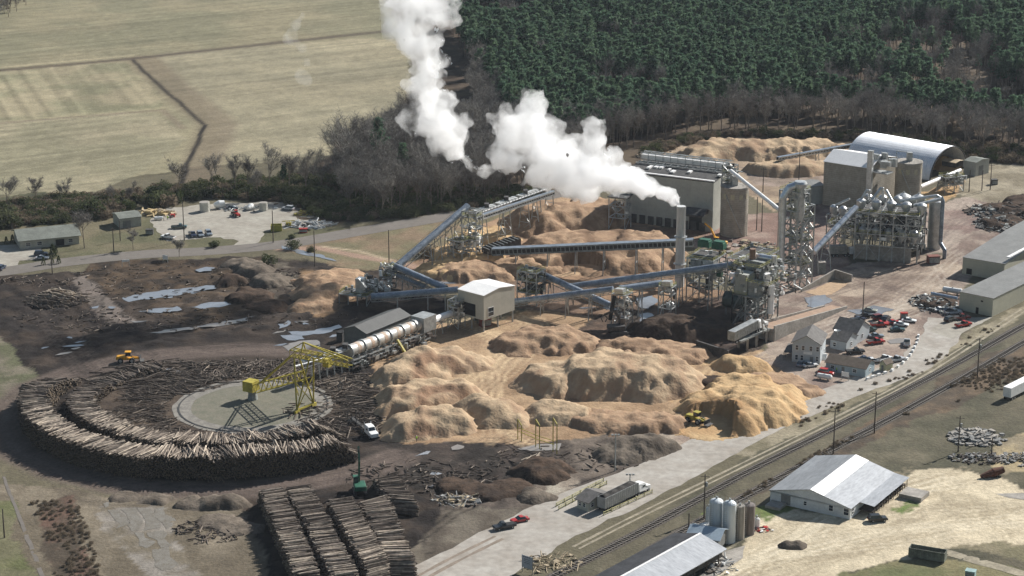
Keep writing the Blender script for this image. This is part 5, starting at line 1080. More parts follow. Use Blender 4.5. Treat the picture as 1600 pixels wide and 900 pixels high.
PAINT = {'white': paint('white', (.75, .75, .73)), 'black': paint('black', (.015, .016, .018)), 'navy': paint('navy', (.03, .04, .07)), 'red': paint('red', (.40, .02, .015)), 'maroon': paint('maroon', (.15, .02, .02)), 'silver': paint('silver', (.42, .43, .44)), 'grey': paint('grey', (.2, .23, .26)), 'teal': paint('teal', (.03, .07, .07)), 'dust': paint('dust', (.3, .3, .24))}
def car(label, px, py, col, kind='sedan', ang=0., group='parked cars'):
    L, W_, H = {'sedan': (4.7, 1.85, 1.42), 'suv': (4.8, 1.95, 1.8), 'pickup': (5.8, 2.0, 1.85)}[kind]
    g = G(px, py); t = thing({'sedan': 'parked_car', 'suv': 'parked_suv', 'pickup': 'pickup_truck'}[kind], label, {'sedan': 'car', 'suv': 'car', 'pickup': 'pickup truck'}[kind], g, math.radians(ang), group)
    m = PAINT[col]; h = L/2
    if kind == 'sedan': low = [(-h, .35), (h, .32), (h, .62), (h*.93, .78), (h*.42, .88), (-h*.62, .92), (-h*.97, .85), (-h, .6)]; up = [(h*.40, .86), (h*.05, H-.03), (-h*.38, H-.03), (-h*.72, .9)]
    elif kind == 'suv': low = [(-h, .42), (h, .4), (h, .85), (h*.9, 1.0), (h*.45, 1.08), (-h*.96, 1.1), (-h, .8)]; up = [(h*.43, 1.06), (h*.18, H-.03), (-h*.82, H-.03), (-h*.95, 1.09)]
    else: low = [(-h, .5), (h, .48), (h, .95), (h*.95, 1.08), (h*.48, 1.14), (-h*.02, 1.16), (-h*.04, 1.16), (-h, 1.14)]; up = [(h*.46, 1.13), (h*.28, H-.03), (-h*.02, H-.03), (-h*.08, 1.15)]
    o = extr(MB(), low, W_).build('body', m, t); bv = o.modifiers.new('bevel', 'BEVEL'); bv.width = .07; bv.segments = 2
    extr(MB(), up, W_-.08, W_-.42, 1.2).build('window', M_glass, t)
    x0, x1 = up[2][0], up[1][0]; MB().box(x0+.02, x1-.02, -W_/2+.2, W_/2-.2, H-.028, H+.02).build('roof', m, t)
    r = .34 if kind == 'sedan' else .4
    for sx in (-.62, .62):
        for sy in (-1, 1): wheel(t, sx*h, sy*(W_/2-.1), r)
    for sy in (-1, 1): y = sy*(W_/2-.3); MB().box(h+.001, h+.04, y-.18, y+.18, .6, .76).build('headlight', M_white, t); MB().box(-h-.04, -h-.001, y-.16, y+.16, .68, .85).build('tail_light', M_red, t)
    if kind == 'pickup': MB().box(-h+.12, -h*.1, -W_/2+.14, W_/2-.14, 1.143, 1.17).build('cargo_bed', M_black, t)
    return t
g = 'vehicles in the office car park'
for a in [
    ('dusty grey stripped car alone at the top of the car park', 1359, 487, 'dust', 'sedan', -20, 'silver'),
    ('black pickup at the upper left of the dark parked cluster', 1349, 497, 'black', 'pickup', 25),
    ('navy car nearest the ramp wall in the dark parked cluster', 1342, 501, 'navy', 'sedan', 25),
    ('black SUV below the navy car in the parked cluster', 1338, 505, 'black', 'suv', 20),
    ('white car at the lower edge of the dark parked cluster', 1331, 509, 'white', 'sedan', 15),
    ('maroon SUV behind the red pickup', 1373, 499, 'maroon', 'suv', 30),
    ('black SUV right behind the red pickup', 1384, 501, 'black', 'suv', 60),
    ('big red pickup in the middle of the car park', 1374, 510, 'red', 'pickup', 10),
    ('dark teal SUV at the annex gable', 1358, 518, 'teal', 'suv', 30),
    ('grey blue sedan below the dark teal SUV', 1369, 527, 'grey', 'sedan', 5),
    ('small red pickup below the grey blue sedan', 1368, 537, 'red', 'pickup', 20),
    ('red car in the right hand row of the car park', 1396, 506, 'red', 'sedan', 15),
    ('white car between the red car and the teal sedan', 1408, 509, 'white', 'sedan', -20),
    ('white sedan at the far right of the upper row', 1420, 503, 'white', 'sedan', -15),
    ('dark teal sedan in front of the right hand row', 1402, 517, 'teal', 'sedan', 0),
    ('silver pickup standing alone by the puddle in the car park', 1417, 539, 'silver', 'pickup', 80),
    ('black pickup beside the grass next to the annex wing', 1336, 552, 'black', 'pickup', 10),
    ('dark car behind the blue bungalow, leftmost of its row', 1352, 563, 'navy', 'sedan', 10),
    ('white car behind the blue bungalow next to the dark one', 1364, 566, 'white', 'sedan', 15),
    ('white pickup with dark bed behind the blue bungalow', 1381, 564, 'white', 'pickup', 40),
    ('silver pickup at the kerb right of the yellow shed', 1400, 565, 'silver', 'pickup', 30),
    ('grey car in the shade of the office house', 1252, 571, 'grey', 'sedan', 60),
    ('white sedan parked in front of the office house', 1266, 573, 'white', 'sedan', 20)]: car(*a[:6], group=g)
car('red car parked at the left end of the blue bungalow', 1291, 585, 'red', 'suv', -25)
g = 'vehicles by the scrap beside the warehouse'
for a in [('white car nearest the scrap pile at the warehouse', 1470, 486, 'white', 'sedan', 15), ('black car next to the white one at the warehouse', 1482, 487, 'black', 'sedan', 20), ('silver pickup close to the warehouse wall', 1489, 491, 'silver', 'pickup', 15),
          ('white and black SUV at the front of the warehouse cars', 1485, 502, 'black', 'suv', 40), ('maroon truck beside the warehouse apron', 1502, 499, 'maroon', 'pickup', 15), ('small red pickup nearest the railway at the warehouse', 1505, 510, 'red', 'pickup', 30)]: car(*a, group=g)
g = 'vehicles in the gravel yard'
for a in [('dark green pickup standing alone in the gravel yard', 280, 357, 'teal', 'pickup', 5), ('white pickup at the kerb of the gravel yard', 263, 373, 'white', 'pickup', 150), ('dark pickup, left one of three nose to the kerb', 301, 369, 'navy', 'pickup', -70),
          ('dark SUV, middle one of three nose to the kerb', 313, 369, 'grey', 'suv', -70), ('dark SUV, right one of three nose to the kerb', 326, 367, 'grey', 'suv', -70), ('black car at the back of the gravel yard behind the red loader', 363, 327, 'black', 'sedan', 0), ('silver car at the right end of the gravel yard', 450, 328, 'silver', 'suv', 160)]: car(*a, group=g)
g = 'cars beside the long low house'
car('dark van behind the pale car at the long house', 64, 399, 'navy', 'suv', 5, g); car('pale silver car in front of the long house', 66, 405, 'silver', 'sedan', 5, g); car('dark car at the very left edge on the forecourt', 2, 421, 'navy', 'suv', 80, g)
car('black car in front of the wide white farm building', 1371, 814, 'black', 'suv', 10); car('black pickup in front of the red car on the haul road', 788, 826, 'black', 'pickup', 205); car('red car parked behind the black pickup at the road edge', 812, 815, 'red', 'sedan', 205)

def semi(label, g, ang, kind='chip', cab=True, TL=13.5, col=M_white, tcol=None, z0=0., pitch=0., name='semi_truck', cat='truck'):
    t = thing(name, label, cat, (g.x, g.y, g.z+z0), ang); t.rotation_euler.y = pitch; W_ = 2.5
    if kind != 'log':
        m = MB(); H = 4.0; x0, x1 = -TL, 0
        m.prism([(x0, -W_/2), (x1, -W_/2), (x1, W_/2), (x0, W_/2)], 1.15, H); m.build('trailer_body', tcol or M_white, t)
        if kind == 'chip':
            m = MB()
            for i in range(int(TL/.9)+1):
                for s in (-1, 1): m.box(x0+i*.9, x0+i*.9+.12, s*W_/2+(.003 if s > 0 else -.07), s*W_/2+(.07 if s > 0 else -.003), 1.2, H-.02)
            m.build('side_rib', M_steel, t)
            m = MB(); nx_, ny_ = 28, 6
            for j in range(ny_+1):
                for i in range(nx_+1): m.v.append((x0+.1+(TL-.2)*i/nx_, -1.15+2.3*j/ny_, H+.01+((.35 if tcol is not M_struct else .04)*math.sin(pi*j/ny_)*(1+.5*math.sin(i*.9)) if 0 < i < nx_ else 0)))
            for j in range(ny_):
                for i in range(nx_): k = j*(nx_+1)+i; m.f.append((k, k+1, k+nx_+2, k+nx_+1))
            m.build('load', mat('dark_load', (.05, .045, .04), .95, 0, .4, 2) if tcol is not M_struct else M_steel, t)
        m = MB(); m.box(x0+.3, x1-.3, -.5, .5, .8, 1.14); m.box(x1-3.2, x1-3, -.8, .8, .2, 1.1); m.build('chassis', M_dsteel, t)
        wx = [x0+1.2, x0+2.5]
    else:
        m = MB(); m.box(-TL, 0, -.45, .45, .9, 1.15); m.build('chassis', M_dsteel, t)
        for x in (-TL+.4, -TL*.7, -TL*.4, -1):
            m = MB(); m.bar((x, -1.2, 1.1), (x, 1.2, 1.1), .2); m.bar((x, -1.2, 1.1), (x, -1.2, 3.2), .14); m.bar((x, 1.2, 1.1), (x, 1.2, 3.2), .14); m.build('stake', M_dsteel, t)
        wx = [-TL+1, -TL+2.3]
    for x in wx:
        for s in (-1, 1): wheel(t, x, s*1.05, .5, .45)
    if cab:
        c0 = .9; m = MB(); extr(m, [(c0, 1.0), (c0+4.9, .7), (c0+4.9, 1.75), (c0+3.1, 2.05), (c0+2.6, 3.0), (c0+1.9, 3.15), (c0, 3.2)], 2.3, 2.0, 2.5); o = m.build('cab', col, t); b = o.modifiers.new('b', 'BEVEL'); b.width = .1; b.segments = 2
        MB().add([(c0+3.14, -.9, 2.12), (c0+3.14, .9, 2.12), (c0+2.68, .85, 2.92), (c0+2.68, -.85, 2.92)], [(0, 1, 2, 3)]).build('windscreen', M_glass, t)
        for s in (-1, 1): m = MB(); m.box(c0+1.5, c0+2.5, s*1.151-.02, s*1.151+.02, 2., 2.5); m.build('side_window', M_glass, t); MB().box(c0+4.901, c0+4.95, s*.85-.15, s*.85+.15, 1.2, 1.45).build('headlight', M_steel, t); MB().tube((c0-.15, s*.95, 1), (c0-.15, s*.95, 3.7), .09, n=8).build('exhaust_stack', M_shine, t)
        m = MB(); m.box(-1.5, c0+4.7, -.45, .45, .55, .95); m.build('tractor_chassis', M_dsteel, t)
        for x in (-.6, .7, c0+3.9):
            for s in (-1, 1): wheel(t, x, s*1.05, .5, .35)
    return t
def heading(a, b): p, q = G(*a), G(*b); return math.atan2(q.y-p.y, q.x-p.x)
a = heading((939, 800), (1010, 765)); semi('white cabbed truck with a ribbed trailer of dark chips beside the scale house', G(990, 775.5), a, 'chip', tcol=mat('ribbed_trailer', (.36, .36, .35), .5, .3))
t = semi('grey chip trailer with a white cab tipped on the steel platform', na-rd*6.5+rn*2.8+Z(4.13), math.atan2(rd.y, rd.x), 'chip', tcol=M_struct, TL=13, pitch=-.05)
semi('white box trailer standing alone in the pasture at the right edge', G(1569, 627)+Vector((11, 12, 0)), heading((1569, 627), (1620, 601)), 'box', cab=False, TL=15.5, tcol=M_white, name='box_trailer', cat='trailer')
semi('log truck with empty dark stakes and a white cab by the sawdust', G(573, 677), heading((560, 662), (587, 684)), 'log', TL=11)
semi('dump truck in the shade under the dryer frame', G(1322, 400), 0.1, 'box', TL=6, tcol=M_conc, name='dump_truck')
def frontloader(label, px, py, ang, name='wheel_loader', m=M_org, s=1., lift=.4):
    t = thing(name, label, 'loader', G(px, py), math.radians(ang)); t.scale = (s, s, s)
    o = extr(MB(), [(-3.4, 1.0), (-.2, .9), (-.2, 2.2), (-3.2, 2.1), (-3.5, 1.7)], 1.9).build('engine_hood', m, t); b = o.modifiers.new('b', 'BEVEL'); b.width = .12
    MB().box(-.2, 1.9, -.7, .7, .9, 1.5).build('front_frame', m, t)
    m1 = MB(); m1.box(-.6, .9, -.75, .75, 2.2, 3.25); m1.build('cab', M_glass, t); MB().box(-.75, 1.05, -.85, .85, 3.253, 3.42).build('cab_roof', m, t)
    for x in (-2.1, 1.3):
        for y in (-1.15, 1.15): wheel(t, x, y, .85, .6)
    for y in (-.5, .5): MB().bar((1.2, y, 1.6), (3.6, y, .7+lift), .25, .4).build('lift_arm', m, t)
    m1 = MB(); extr(m1, [(3.5, .15+lift), (4.8, .1+lift), (3.7, .3+lift), (3.6, 1.3+lift), (4.0, 1.5+lift), (3.45, 1.4+lift)], 2.9); m1.build('bucket', M_dsteel, t); return t
frontloader('orange yellow wheel loader on the muddy truck loop', 200, 566, 5)
frontloader('yellow wheel loader digging into the golden sawdust pile', 1088, 661, -40, m=M_yel)
frontloader('red skid loader in the middle of the gravel yard', 369, 338, 120, 'skid_loader', M_red, .7)
def tracked(label, px, py, ang, m, name, pts, cat='machine', s=1., head='grapple'):
    t = thing(name, label, cat, G(px, py), math.radians(ang)); t.scale = (s, s, s)
    for y in (-1.2, 1.2): o = extr(MB(), [(-2.1, .15), (-1.8, 0), (1.8, 0), (2.1, .15), (2.2, .6), (1.8, .95), (-1.8, .95), (-2.2, .6)], .6); o.v = [(x, yy+y, z) for x, yy, z in o.v]; o.build('track', M_dsteel, t)
    MB().tube((0, 0, .6), (0, 0, 1.2), .9, n=16).build('turntable', M_dsteel, t)
    o = MB().prism([(-2.6, -1.35), (1.5, -1.35), (1.5, 1.35), (-2.6, 1.35)], 1.2, 2.3).build('house', m, t); b = o.modifiers.new('b', 'BEVEL'); b.width = .12
    MB().box(.1, 1.6, .3, 1.3, 2.303, 3.6).build('cab', M_glass, t); MB().box(0, 1.7, .2, 1.4, 3.603, 3.75).build('cab_roof', m, t)
    for i in range(len(pts)-1): MB().bar(pts[i], pts[i+1], .4, .6-.1*i).build(('boom', 'stick', 'link')[i], m, t)
    e = Vector(pts[-1]); m1 = MB()
    if head == 'bucket': m1.frame(e, (1, 0, 0), (0, 1, 0)); extr(m1, [(e.x, e.z), (e.x+1, e.z-.2), (e.x+1.2, e.z-1), (e.x+.3, e.z-1.2), (e.x-.1, e.z-.7)], 1.3)
    else:
        for q in (-1, 1): m1.bar(e, e+Vector((q*.8, 0, -.8)), .22); m1.bar(e+Vector((q*.8, 0, -.8)), e+Vector((q*.3, 0, -1.7)), .2)
    m1.build('grapple' if head != 'bucket' else 'bucket', M_dsteel, t); return t
tracked('green knuckleboom log loader standing behind the log stacks', 562, 769, 100, M_green, 'log_loader', [(1, 0, 2.3), (-.5, 0, 8), (.8, 0, 11)], s=1.1)
tracked('yellow excavator with a raised boom before the corner silo', 1124, 386, 150, M_org, 'excavator', [(1.2, 0, 2.2), (3.6, 0, 6.5), (6, 0, 8.)], s=1., head='bucket')
tracked('dark grapple machine with yellow patches under the transfer tower', 966, 522, 10, M_dsteel, 'grapple_machine', [(1, 0, 2.2), (-1, 0, 6), (-3.5, 0, 5)], s=1.3)
# people
def person(label, px, py, top, ang=0., pose=0):
    g = G(px, py); t = thing('person', label, 'person', g, ang)
    J = [((0, 0, .95), .13), ((0, 0, 1.15), .14), ((0, 0, 1.38), .17), ((0, 0, 1.52), .07), ((0, .01, 1.62), .1), ((0, .02, 1.72), .085),
         ((.1, 0, .88), .1), ((.13, .03+.1*pose, .5), .07), ((.14, .0+.05*pose, .08), .045), ((.14, .12, .04), .045), ((-.1, 0, .88), .1), ((-.13, -.03-.1*pose, .5), .07), ((-.14, -.1*pose, .08), .045), ((-.14, .12-.1*pose, .04), .045),
         ((.2, 0, 1.42), .07), ((.27, -.02, 1.15), .05), ((.25, .14, .92), .035), ((-.2, 0, 1.42), .07), ((-.27, -.02, 1.15), .05), ((-.25, .14, .92), .035)]
    E_ = [(0,1),(1,2),(2,3),(3,4),(4,5),(0,6),(6,7),(7,8),(8,9),(0,10),(10,11),(11,12),(12,13),(2,14),(14,15),(15,16),(2,17),(17,18),(18,19)]
    me = bpy.data.meshes.new('body'); me.from_pydata([j[0] for j in J], E_, []); o = bpy.data.objects.new('body', me); C.objects.link(o); o.parent = t
    o.modifiers.new('skin', 'SKIN')
    for i, (p, r) in enumerate(J): me.skin_vertices[0].data[i].radius = (r, r); me.skin_vertices[0].data[i].use_root = (i == 0)
    s = o.modifiers.new('s', 'SUBSURF'); s.levels = 1; s.render_levels = 1; dg = bpy.context.evaluated_depsgraph_get(); m2 = bpy.data.meshes.new_from_object(o.evaluated_get(dg)); o.modifiers.clear(); o.data = m2; m2.materials.clear()
    for mm in (mat('skin', (.35, .2, .14)), top, mat('dark_trousers', (.03, .035, .05))): m2.materials.append(mm)
    for f in m2.polygons: z = f.center.z; f.material_index = 0 if (z > 1.5 or (abs(f.center.x) > .2 and z < .99)) else (1 if z > .93 else 2)
    m2.shade_smooth(); MB().lathe([(.13, 0), (.12, .06), (.07, .11), (.01, .12)], (0, .02, 1.68), 14).build('hard_hat', M_white, t); return t
M_hiv = mat('lime_high_visibility_cloth', (.42, .72, .05), .8)
person('person in a lime jacket standing at the foot of the sawdust', 651, 690, M_hiv, 1., 1)
person('person in a lime jacket in front of the blue bungalow', 1307, 582, M_hiv, 2.)
person('person in a pale top, leftmost of the group in the gravel yard', 256, 345, mat('pale_shirt', (.5, .45, .35)), 1.); person('person in a lime vest in the middle of the gravel yard group', 262, 344, M_hiv, 3.); person('person in dark clothes, right one of the gravel yard group', 266, 343, mat('dark_shirt', (.06, .06, .07)), 4.)
# ------------------------------------------------------------------ small site objects
def at(px, gy): return G(px, gy)
def post_sign(label, pts, gy, ty, w0, col=M_white, face=None, rows=True, cat='sign', lift=.45):
    A_, B_ = pts; a0 = G(A_, gy[0]); b0 = G(B_, gy[1]); H = Hh(A_, gy[0], ty); t = thing('sign', label, cat, (a0+b0)/2); m = MB(); d = b0-a0; n = Vector((-d.y, d.x, 0)).normalized()
    for p in (a0, b0): MB().bar(p, p+Z(H), .18).build('post', M_steel, t, world=True)
    m.add([a0+Z(H*lift)-n*.12, b0+Z(H*lift)-n*.12, b0+Z(H)-n*.12, a0+Z(H)-n*.12, a0+Z(H*lift)-n*.2, b0+Z(H*lift)-n*.2, b0+Z(H)-n*.2, a0+Z(H)-n*.2], [(0,1,2,3), (7,6,5,4), (4,5,1,0), (5,6,2,1), (6,7,3,2), (7,4,0,3)]); m.build('board', col, t, world=True)
    if rows:
        r = MB()
        for i in range(4): u0, u1 = .16+i*.18, .27+i*.18; r.add([a0.lerp(b0, u0)+Z(H*.9)-n*.21, a0.lerp(b0, u1)+Z(H*.9)-n*.21, a0.lerp(b0, u1)+Z(H*.97)-n*.21, a0.lerp(b0, u0)+Z(H*.97)-n*.21], [(0, 1, 2, 3)])
        for i in range(3): z = H*(.8-.1*i); r.add([a0.lerp(b0, .2)+Z(z-.08)-n*.21, a0.lerp(b0, .8)+Z(z-.08)-n*.21, a0.lerp(b0, .8)+Z(z+.05)-n*.21, a0.lerp(b0, .2)+Z(z+.05)-n*.21], [(0, 1, 2, 3)])
        r.build('dark_marks', mat('sign_marks', (.12, .14, .18)), t, world=True)
    return t
post_sign('large pale blue board on posts at the haul road entrance', (816, 832), (893, 898), 866, 0, mat('sign_pale_blue', (.33, .37, .42), .6), lift=.3)
post_sign('white sign on two posts by the blue bungalow', (1315, 1326), (593, 595), 580, 0, rows=False)
post_sign('white sign facing the highway next to the bark rows', (255, 262), (410, 411), 398, 0, rows=False)
post_sign('flat white board on a grey base beside the highway', (191, 202), (417, 416), 406, 0, rows=False, lift=.7)
M_pyel = mat('faded_yellow_rail', (.50, .46, .22), .7, 0, .3, 1)
def rail_pair(label, pts, hs=1.1, m=M_pyel):
    t = thing('guard_rail', label, 'guard rail', pts[0]); k = MB(); 
    for a_, b_ in zip(pts[:-1], pts[1:]):
        for z in (.45, .95): k.bar(a_+Z(z), b_+Z(z), .16, .16)
    k.build('rail', m, t, world=True); L_ = (pts[-1]-pts[0]).length; n_ = int(L_/3)
    for i in range(n_+1): p = pts[0].lerp(pts[-1], i/n_); MB().bar(p, p+Z(1.15), .2).build('post', m, t, world=True)
rail_pair('yellow guard rail along the near side of the chip truck', [G(943, 806), G(1019, 771)]); rail_pair('long yellow guard rail along the far side of the scale', [G(869, 792), G(943, 753)])
rail_pair('second yellow guard rail just inside the long one', [G(873, 797), G(948, 757)])
def pole(label, px, gy, ty, cross=True, group='wooden utility poles', lamp=False, tr=False, name='utility_pole'):
    g = G(px, gy); H = Hh(px, gy, ty); t = thing(name, label, 'pole' if not lamp else 'lamp', g, 0, group); MB().tube((0, 0, -.1), (0, 0, H), .2, .13, 8).build('pole_shaft', M_wood if not lamp else M_steel, t)
    if cross: MB().bar((-1.1, .3, H-.6), (1.1, -.3, H-.6), .14).build('crossarm', M_wood, t)
    if tr: MB().tube((.45, 0, H-3.2), (.45, 0, H-2.1), .3, n=12).build('transformer', M_steel, t)
    if lamp:
        for s in (-.8, 0, .8): MB().box(s-.3, s+.3, -.35, 0, H, H+.35).build('floodlight', M_duct, t)
    return t
for lb, px, gy, ty, cr, tr in [('utility pole with transformer beside the tall pale tanks', 1100, 810, 741, 1, 1), ('tall pole between the tracks and the wide white building', 1302, 709, 640, 1, 0), ('pole in the brush above the white farm building', 1366, 677, 612, 1, 0), ('pole with transformer beside the concrete rubble', 1497, 706, 650, 1, 1),
    ('short pole in the rubble field', 1549, 712, 684, 0, 0), ('pole with transformer along the upper tracks', 1527, 590, 528, 1, 1), ('slim pole beside the long shed', 1076, 833, 802, 0, 0), ('tall pole on the brown ground above the sandy spoil', 492, 418, 360, 0, 0), ('pole near the chipper seen against the brown ground', 608, 415, 359, 0, 0),
    ('pole at the kerb of the gravel yard near the cars', 288, 376, 307, 0, 0), ('pole at the entrance of the gravel yard', 427, 379, 329, 0, 0), ('leaning pole on the lawn before the long house', 178, 395, 356, 1, 0), ('pole on the lawn beside the storage shed', 188, 376, 345, 0, 0),
    ('pole between the corner silo and the duct tower', 1192, 300, 262, 1, 0), ('pole in front of the lower chip pile', 1248, 285, 234, 0, 0), ('pole behind the duct tower yard', 1190, 362, 305, 0, 0), ('second pole of the pair behind the duct tower yard', 1182, 360, 308, 0, 0),
    ('pole right of the silver arch, nearest the feeder rig', 1514, 300, 266, 0, 0), ('pole right of the utility shed', 1534, 298, 266, 0, 0), ('pole at the sandy ground right of the arch', 1547, 297, 256, 1, 0), ('thin pole in the car park beside the puddle', 1348, 492, 440, 0, 0),
    ('pole in the grass strip at the lower left edge', 7, 840, 795, 0, 0), ('pole at the corner of the dark log yard', 82, 430, 402, 0, 0), ('pole behind the open belt line at the wood edge', 759, 330, 285, 1, 0)]: pole(lb, px, gy, ty, cr, tr=tr)
pole('floodlight pole standing in front of the grey earth bank', 961, 736, 680, False, None, True, name='light_pole'); pole('floodlight pole beside the scale house', 984, 772, 742, False, None, True, name='light_pole')
def boxthing(name, label, cat, px, gy, L_, W_, H, ang, m, z0=0, group=None, extra=None):
    t = thing(name, label, cat, G(px, gy), math.radians(ang), group); o = MB().box(-L_/2, L_/2, -W_/2, W_/2, z0, H).build('body', m, t)
    if extra == 'open':
        o.data.clear_geometry(); m1 = MB(); e = .12
        for q in ((-L_/2, L_/2, -W_/2, -W_/2+e), (-L_/2, L_/2, W_/2-e, W_/2), (-L_/2, -L_/2+e, -W_/2+e+.003, W_/2-e-.003), (L_/2-e, L_/2, -W_/2+e+.003, W_/2-e-.003)): m1.box(*q, z0, H)
        m1.box(-L_/2+e, L_/2-e, -W_/2+e, W_/2-e, z0+.05, z0+.2)
        for i in range(int(L_)): m1.box(-L_/2+.4+i, -L_/2+.52+i, -W_/2-.08, -W_/2-.003, z0, H)
        o.data.from_pydata(m1.v, [], m1.f); MB().box(-L_/2+.13, L_/2-.13, -W_/2+.13, W_/2-.13, z0+.21, z0+.25).build('floor', M_dsteel, t)
    if extra == 'lid': MB().box(-L_/2-.08, L_/2+.08, -W_/2-.08, W_/2+.08, H+.003, H+.12).build('lid', m, t); MB().box(-L_/2+.1, L_/2-.1, -W_/2-.05, -W_/2-.003, z0+.3, H-.3).build('door_panel', M_struct, t)
    return t
boxthing('open_skip', 'long open topped steel skip on the grass by the sandy lane', 'skip', 1449, 873, 8.6, 2.6, 2.6, -24, mat('stained_skip_steel', (.20, .21, .17), .7, .2, .4, .6), .3, None, 'open')
boxthing('utility_box', 'pale teal box at the bottom right edge', 'box', 1516, 905, 2.2, 1.8, 2.2, -24, mat('teal_paint', (.33, .45, .43)), 0, None, 'lid')
boxthing('container', 'rust red container at the foot of the dryer frame', 'container', 1458, 411, 4, 2.6, 2.6, 10, mat('rust_red', (.20, .07, .05), .8), 0, None, 'lid'); boxthing('container', 'rust red container next to the box building legs', 'container', 758, 509, 3.4, 2.2, 2.4, 25, mat('dull_red', (.23, .05, .04), .8), 0, None, 'lid')
boxthing('dumpster', 'dark dumpster on the sandy ground right of the arch', 'dumpster', 1553, 288, 2.4, 1.8, 2, 10, M_dsteel, 0, None, 'lid'); boxthing('bin', 'bright red bin at the head of the car park kerb', 'bin', 1412, 499, 2.2, 1.3, 2.2, 0, M_red, 0, None, 'lid')
boxthing('fuel_cabinet', 'pale cabinet at the lower end of the silver chute', 'cabinet', 1283, 427, 2.5, 2, 4, 10, M_conc, 0, None, 'lid'); boxthing('parts_bin', 'rusty parts bin at the edge of the gravel yard lawn', 'bin', 234, 366, 2.6, 2, 1.8, 0, M_dsteel, 0, None, 'lid')
boxthing('yellow_crate', 'yellow steel crate at the right of the gravel yard', 'crate', 432, 360, 4, 3, 2.2, 5, mat('olive_yellow', (.35, .32, .06), .7), 0, None, 'open')
boxthing('small_bin', 'red bin beside the group of people', 'bin', 270, 339, 1.6, 1.2, 1, 0, M_red, 0, None, 'lid'); boxthing('red_bin', 'red bin at the pipe pile beside the highway', 'bin', 474, 363, 3, 1.4, 1.4, 5, M_red, 0, None, 'lid')
for lb, px, gy, r, h in [('wide pale round tank standing in the gravel yard', 320, 330, 1.9, 3.6), ('pale round tank at the right of the gravel yard', 412, 329, 1.5, 3.2)]:
    t = thing('round_tank', lb, 'tank', G(px, gy)); auto(MB().lathe([(r, 0), (r, h*.5), (r*1.02, h*.5+.02), (r, h)], n=24).build('shell', mat('cream_tank', (.55, .53, .46)), t)); MB().lathe([(r*.93, 0), (r*.93, .02)], (0, 0, h+.003), 24).build('top', M_conc, t); MB().bar((r+.05, 0, 0), (r+.05, 0, h), .1).build('pipe', M_steel, t)
def coneobj(label, px, gy, r, h, tilt, m):
    t = thing('mixer_drum', label, 'drum', G(px, gy), tilt); auto(MB().tube((-h/2, 0, r), (0, 0, r*1.15), r*.55, r, 18).tube((.003, 0, r*1.15), (h/2, 0, r*1.3), r, r*.75, 18).build('drum', m, t)); m1 = MB()
    for s in (-h*.3, h*.3): m1.box(s-.12, s+.12, -r*.6, r*.6, 0, r*.4)
    m1.build('cradle', M_steel, t)
coneobj('pale tapered drum beside the wide round tank', 343, 326, 1.5, 4, .3, M_white); coneobj('small pale drum in the middle of the yard junk', 391, 328, 1.1, 3, 1.2, M_white)
htank('small white tank beside the group of people', G(248, 344), 3, .6, .2, M_white); 
t = thing('spray_rig', 'small yellow machine with splayed arms in the gravel yard', 'machine', G(451, 354)); MB().box(-1, 1, -.8, .8, .5, 1.6).build('body', M_yel, t); MB().bar((-2.4, 0, 2), (2.4, .4, 2.2), .25).build('arm', M_yel, t)
for x in (-.8, .8):
    for y in (-.8, .8): MB().bar((x, y, .6), (x*1.2, y*1.2, 0), .2).build('leg', M_dsteel, t)
def loose(name, label, cat, cx, cy, wx, wy, n, mats_, smin, smax, h, seed, kind=None, sticks=.4):
    R = random.Random(seed); B = [MB() for _ in mats_]; c0 = G(cx, cy)
    for i in range(n):
        r = R.random()**.6; an = R.uniform(0, 2*pi); p = c0+Vector((wx*r*math.cos(an), wy*r*math.sin(an), R.uniform(0, h)*(1-r)+.15)); s = R.uniform(smin, smax); a_ = R.uniform(0, pi); d_ = Vector((math.cos(a_), math.sin(a_), R.uniform(-.35, .35))); mb = R.choice(B)
        if R.random() < sticks: mb.tube(p-d_*s*1.3, p+d_*s*1.3, s*.11, n=6)
        else:
            m_ = MB().bar(p-d_*s*.5, p+d_*s*.5, s*R.uniform(.4, 1), s*R.uniform(.15, .5)); m_.v = [(v[0]+R.uniform(-.15, .15)*s, v[1]+R.uniform(-.15, .15)*s, max(.0, v[2]+R.uniform(-.1, .1)*s)) for v in m_.v]; mb.add(m_.v, m_.f)
    t = thing(name, label, cat, c0)
    for mb, mm in zip(B, mats_):
        if mb.v: o = mb.build('loose_pieces', mm, t, world=True); o['kind'] = 'stuff'
    return t
M_rub = mat('broken_concrete', (.27, .265, .25), .9, 0, .3, .8); M_pw = mat('pale_scrap_wood', (.45, .36, .24), .9, 0, .3, .8)
loose('rubble_heap', 'heap of broken concrete slabs right of the transformer pole', 'rubble', 1526, 684, 8, 7, 200, [M_rub, M_conc], .5, 1.8, 1.6, 1, sticks=.1)
loose('rubble_heap', 'low strip of rubble below the slab heap', 'rubble', 1535, 717, 9, 4, 130, [M_rub, M_wood], .4, 1.3, .8, 2, sticks=.2); loose('rubble_heap', 'rubble at the right edge of the pasture', 'rubble', 1592, 718, 6, 5, 90, [M_rub, M_conc], .4, 1.3, .8, 3, sticks=.2)
loose('scrap_heap', 'scrap metal and pipes piled beside the warehouse', 'scrap pile', 1462, 476, 8, 11, 260, [M_struct, M_dsteel, M_struct, M_wood, M_steel], .4, 1.8, 2.2, 4); loose('scrap_heap', 'dark twisted scrap heap at the right edge behind the warehouses', 'scrap pile', 1563, 352, 9, 12, 300, [M_dsteel, M_dsteel, M_struct], .4, 1.9, 3.5, 5)
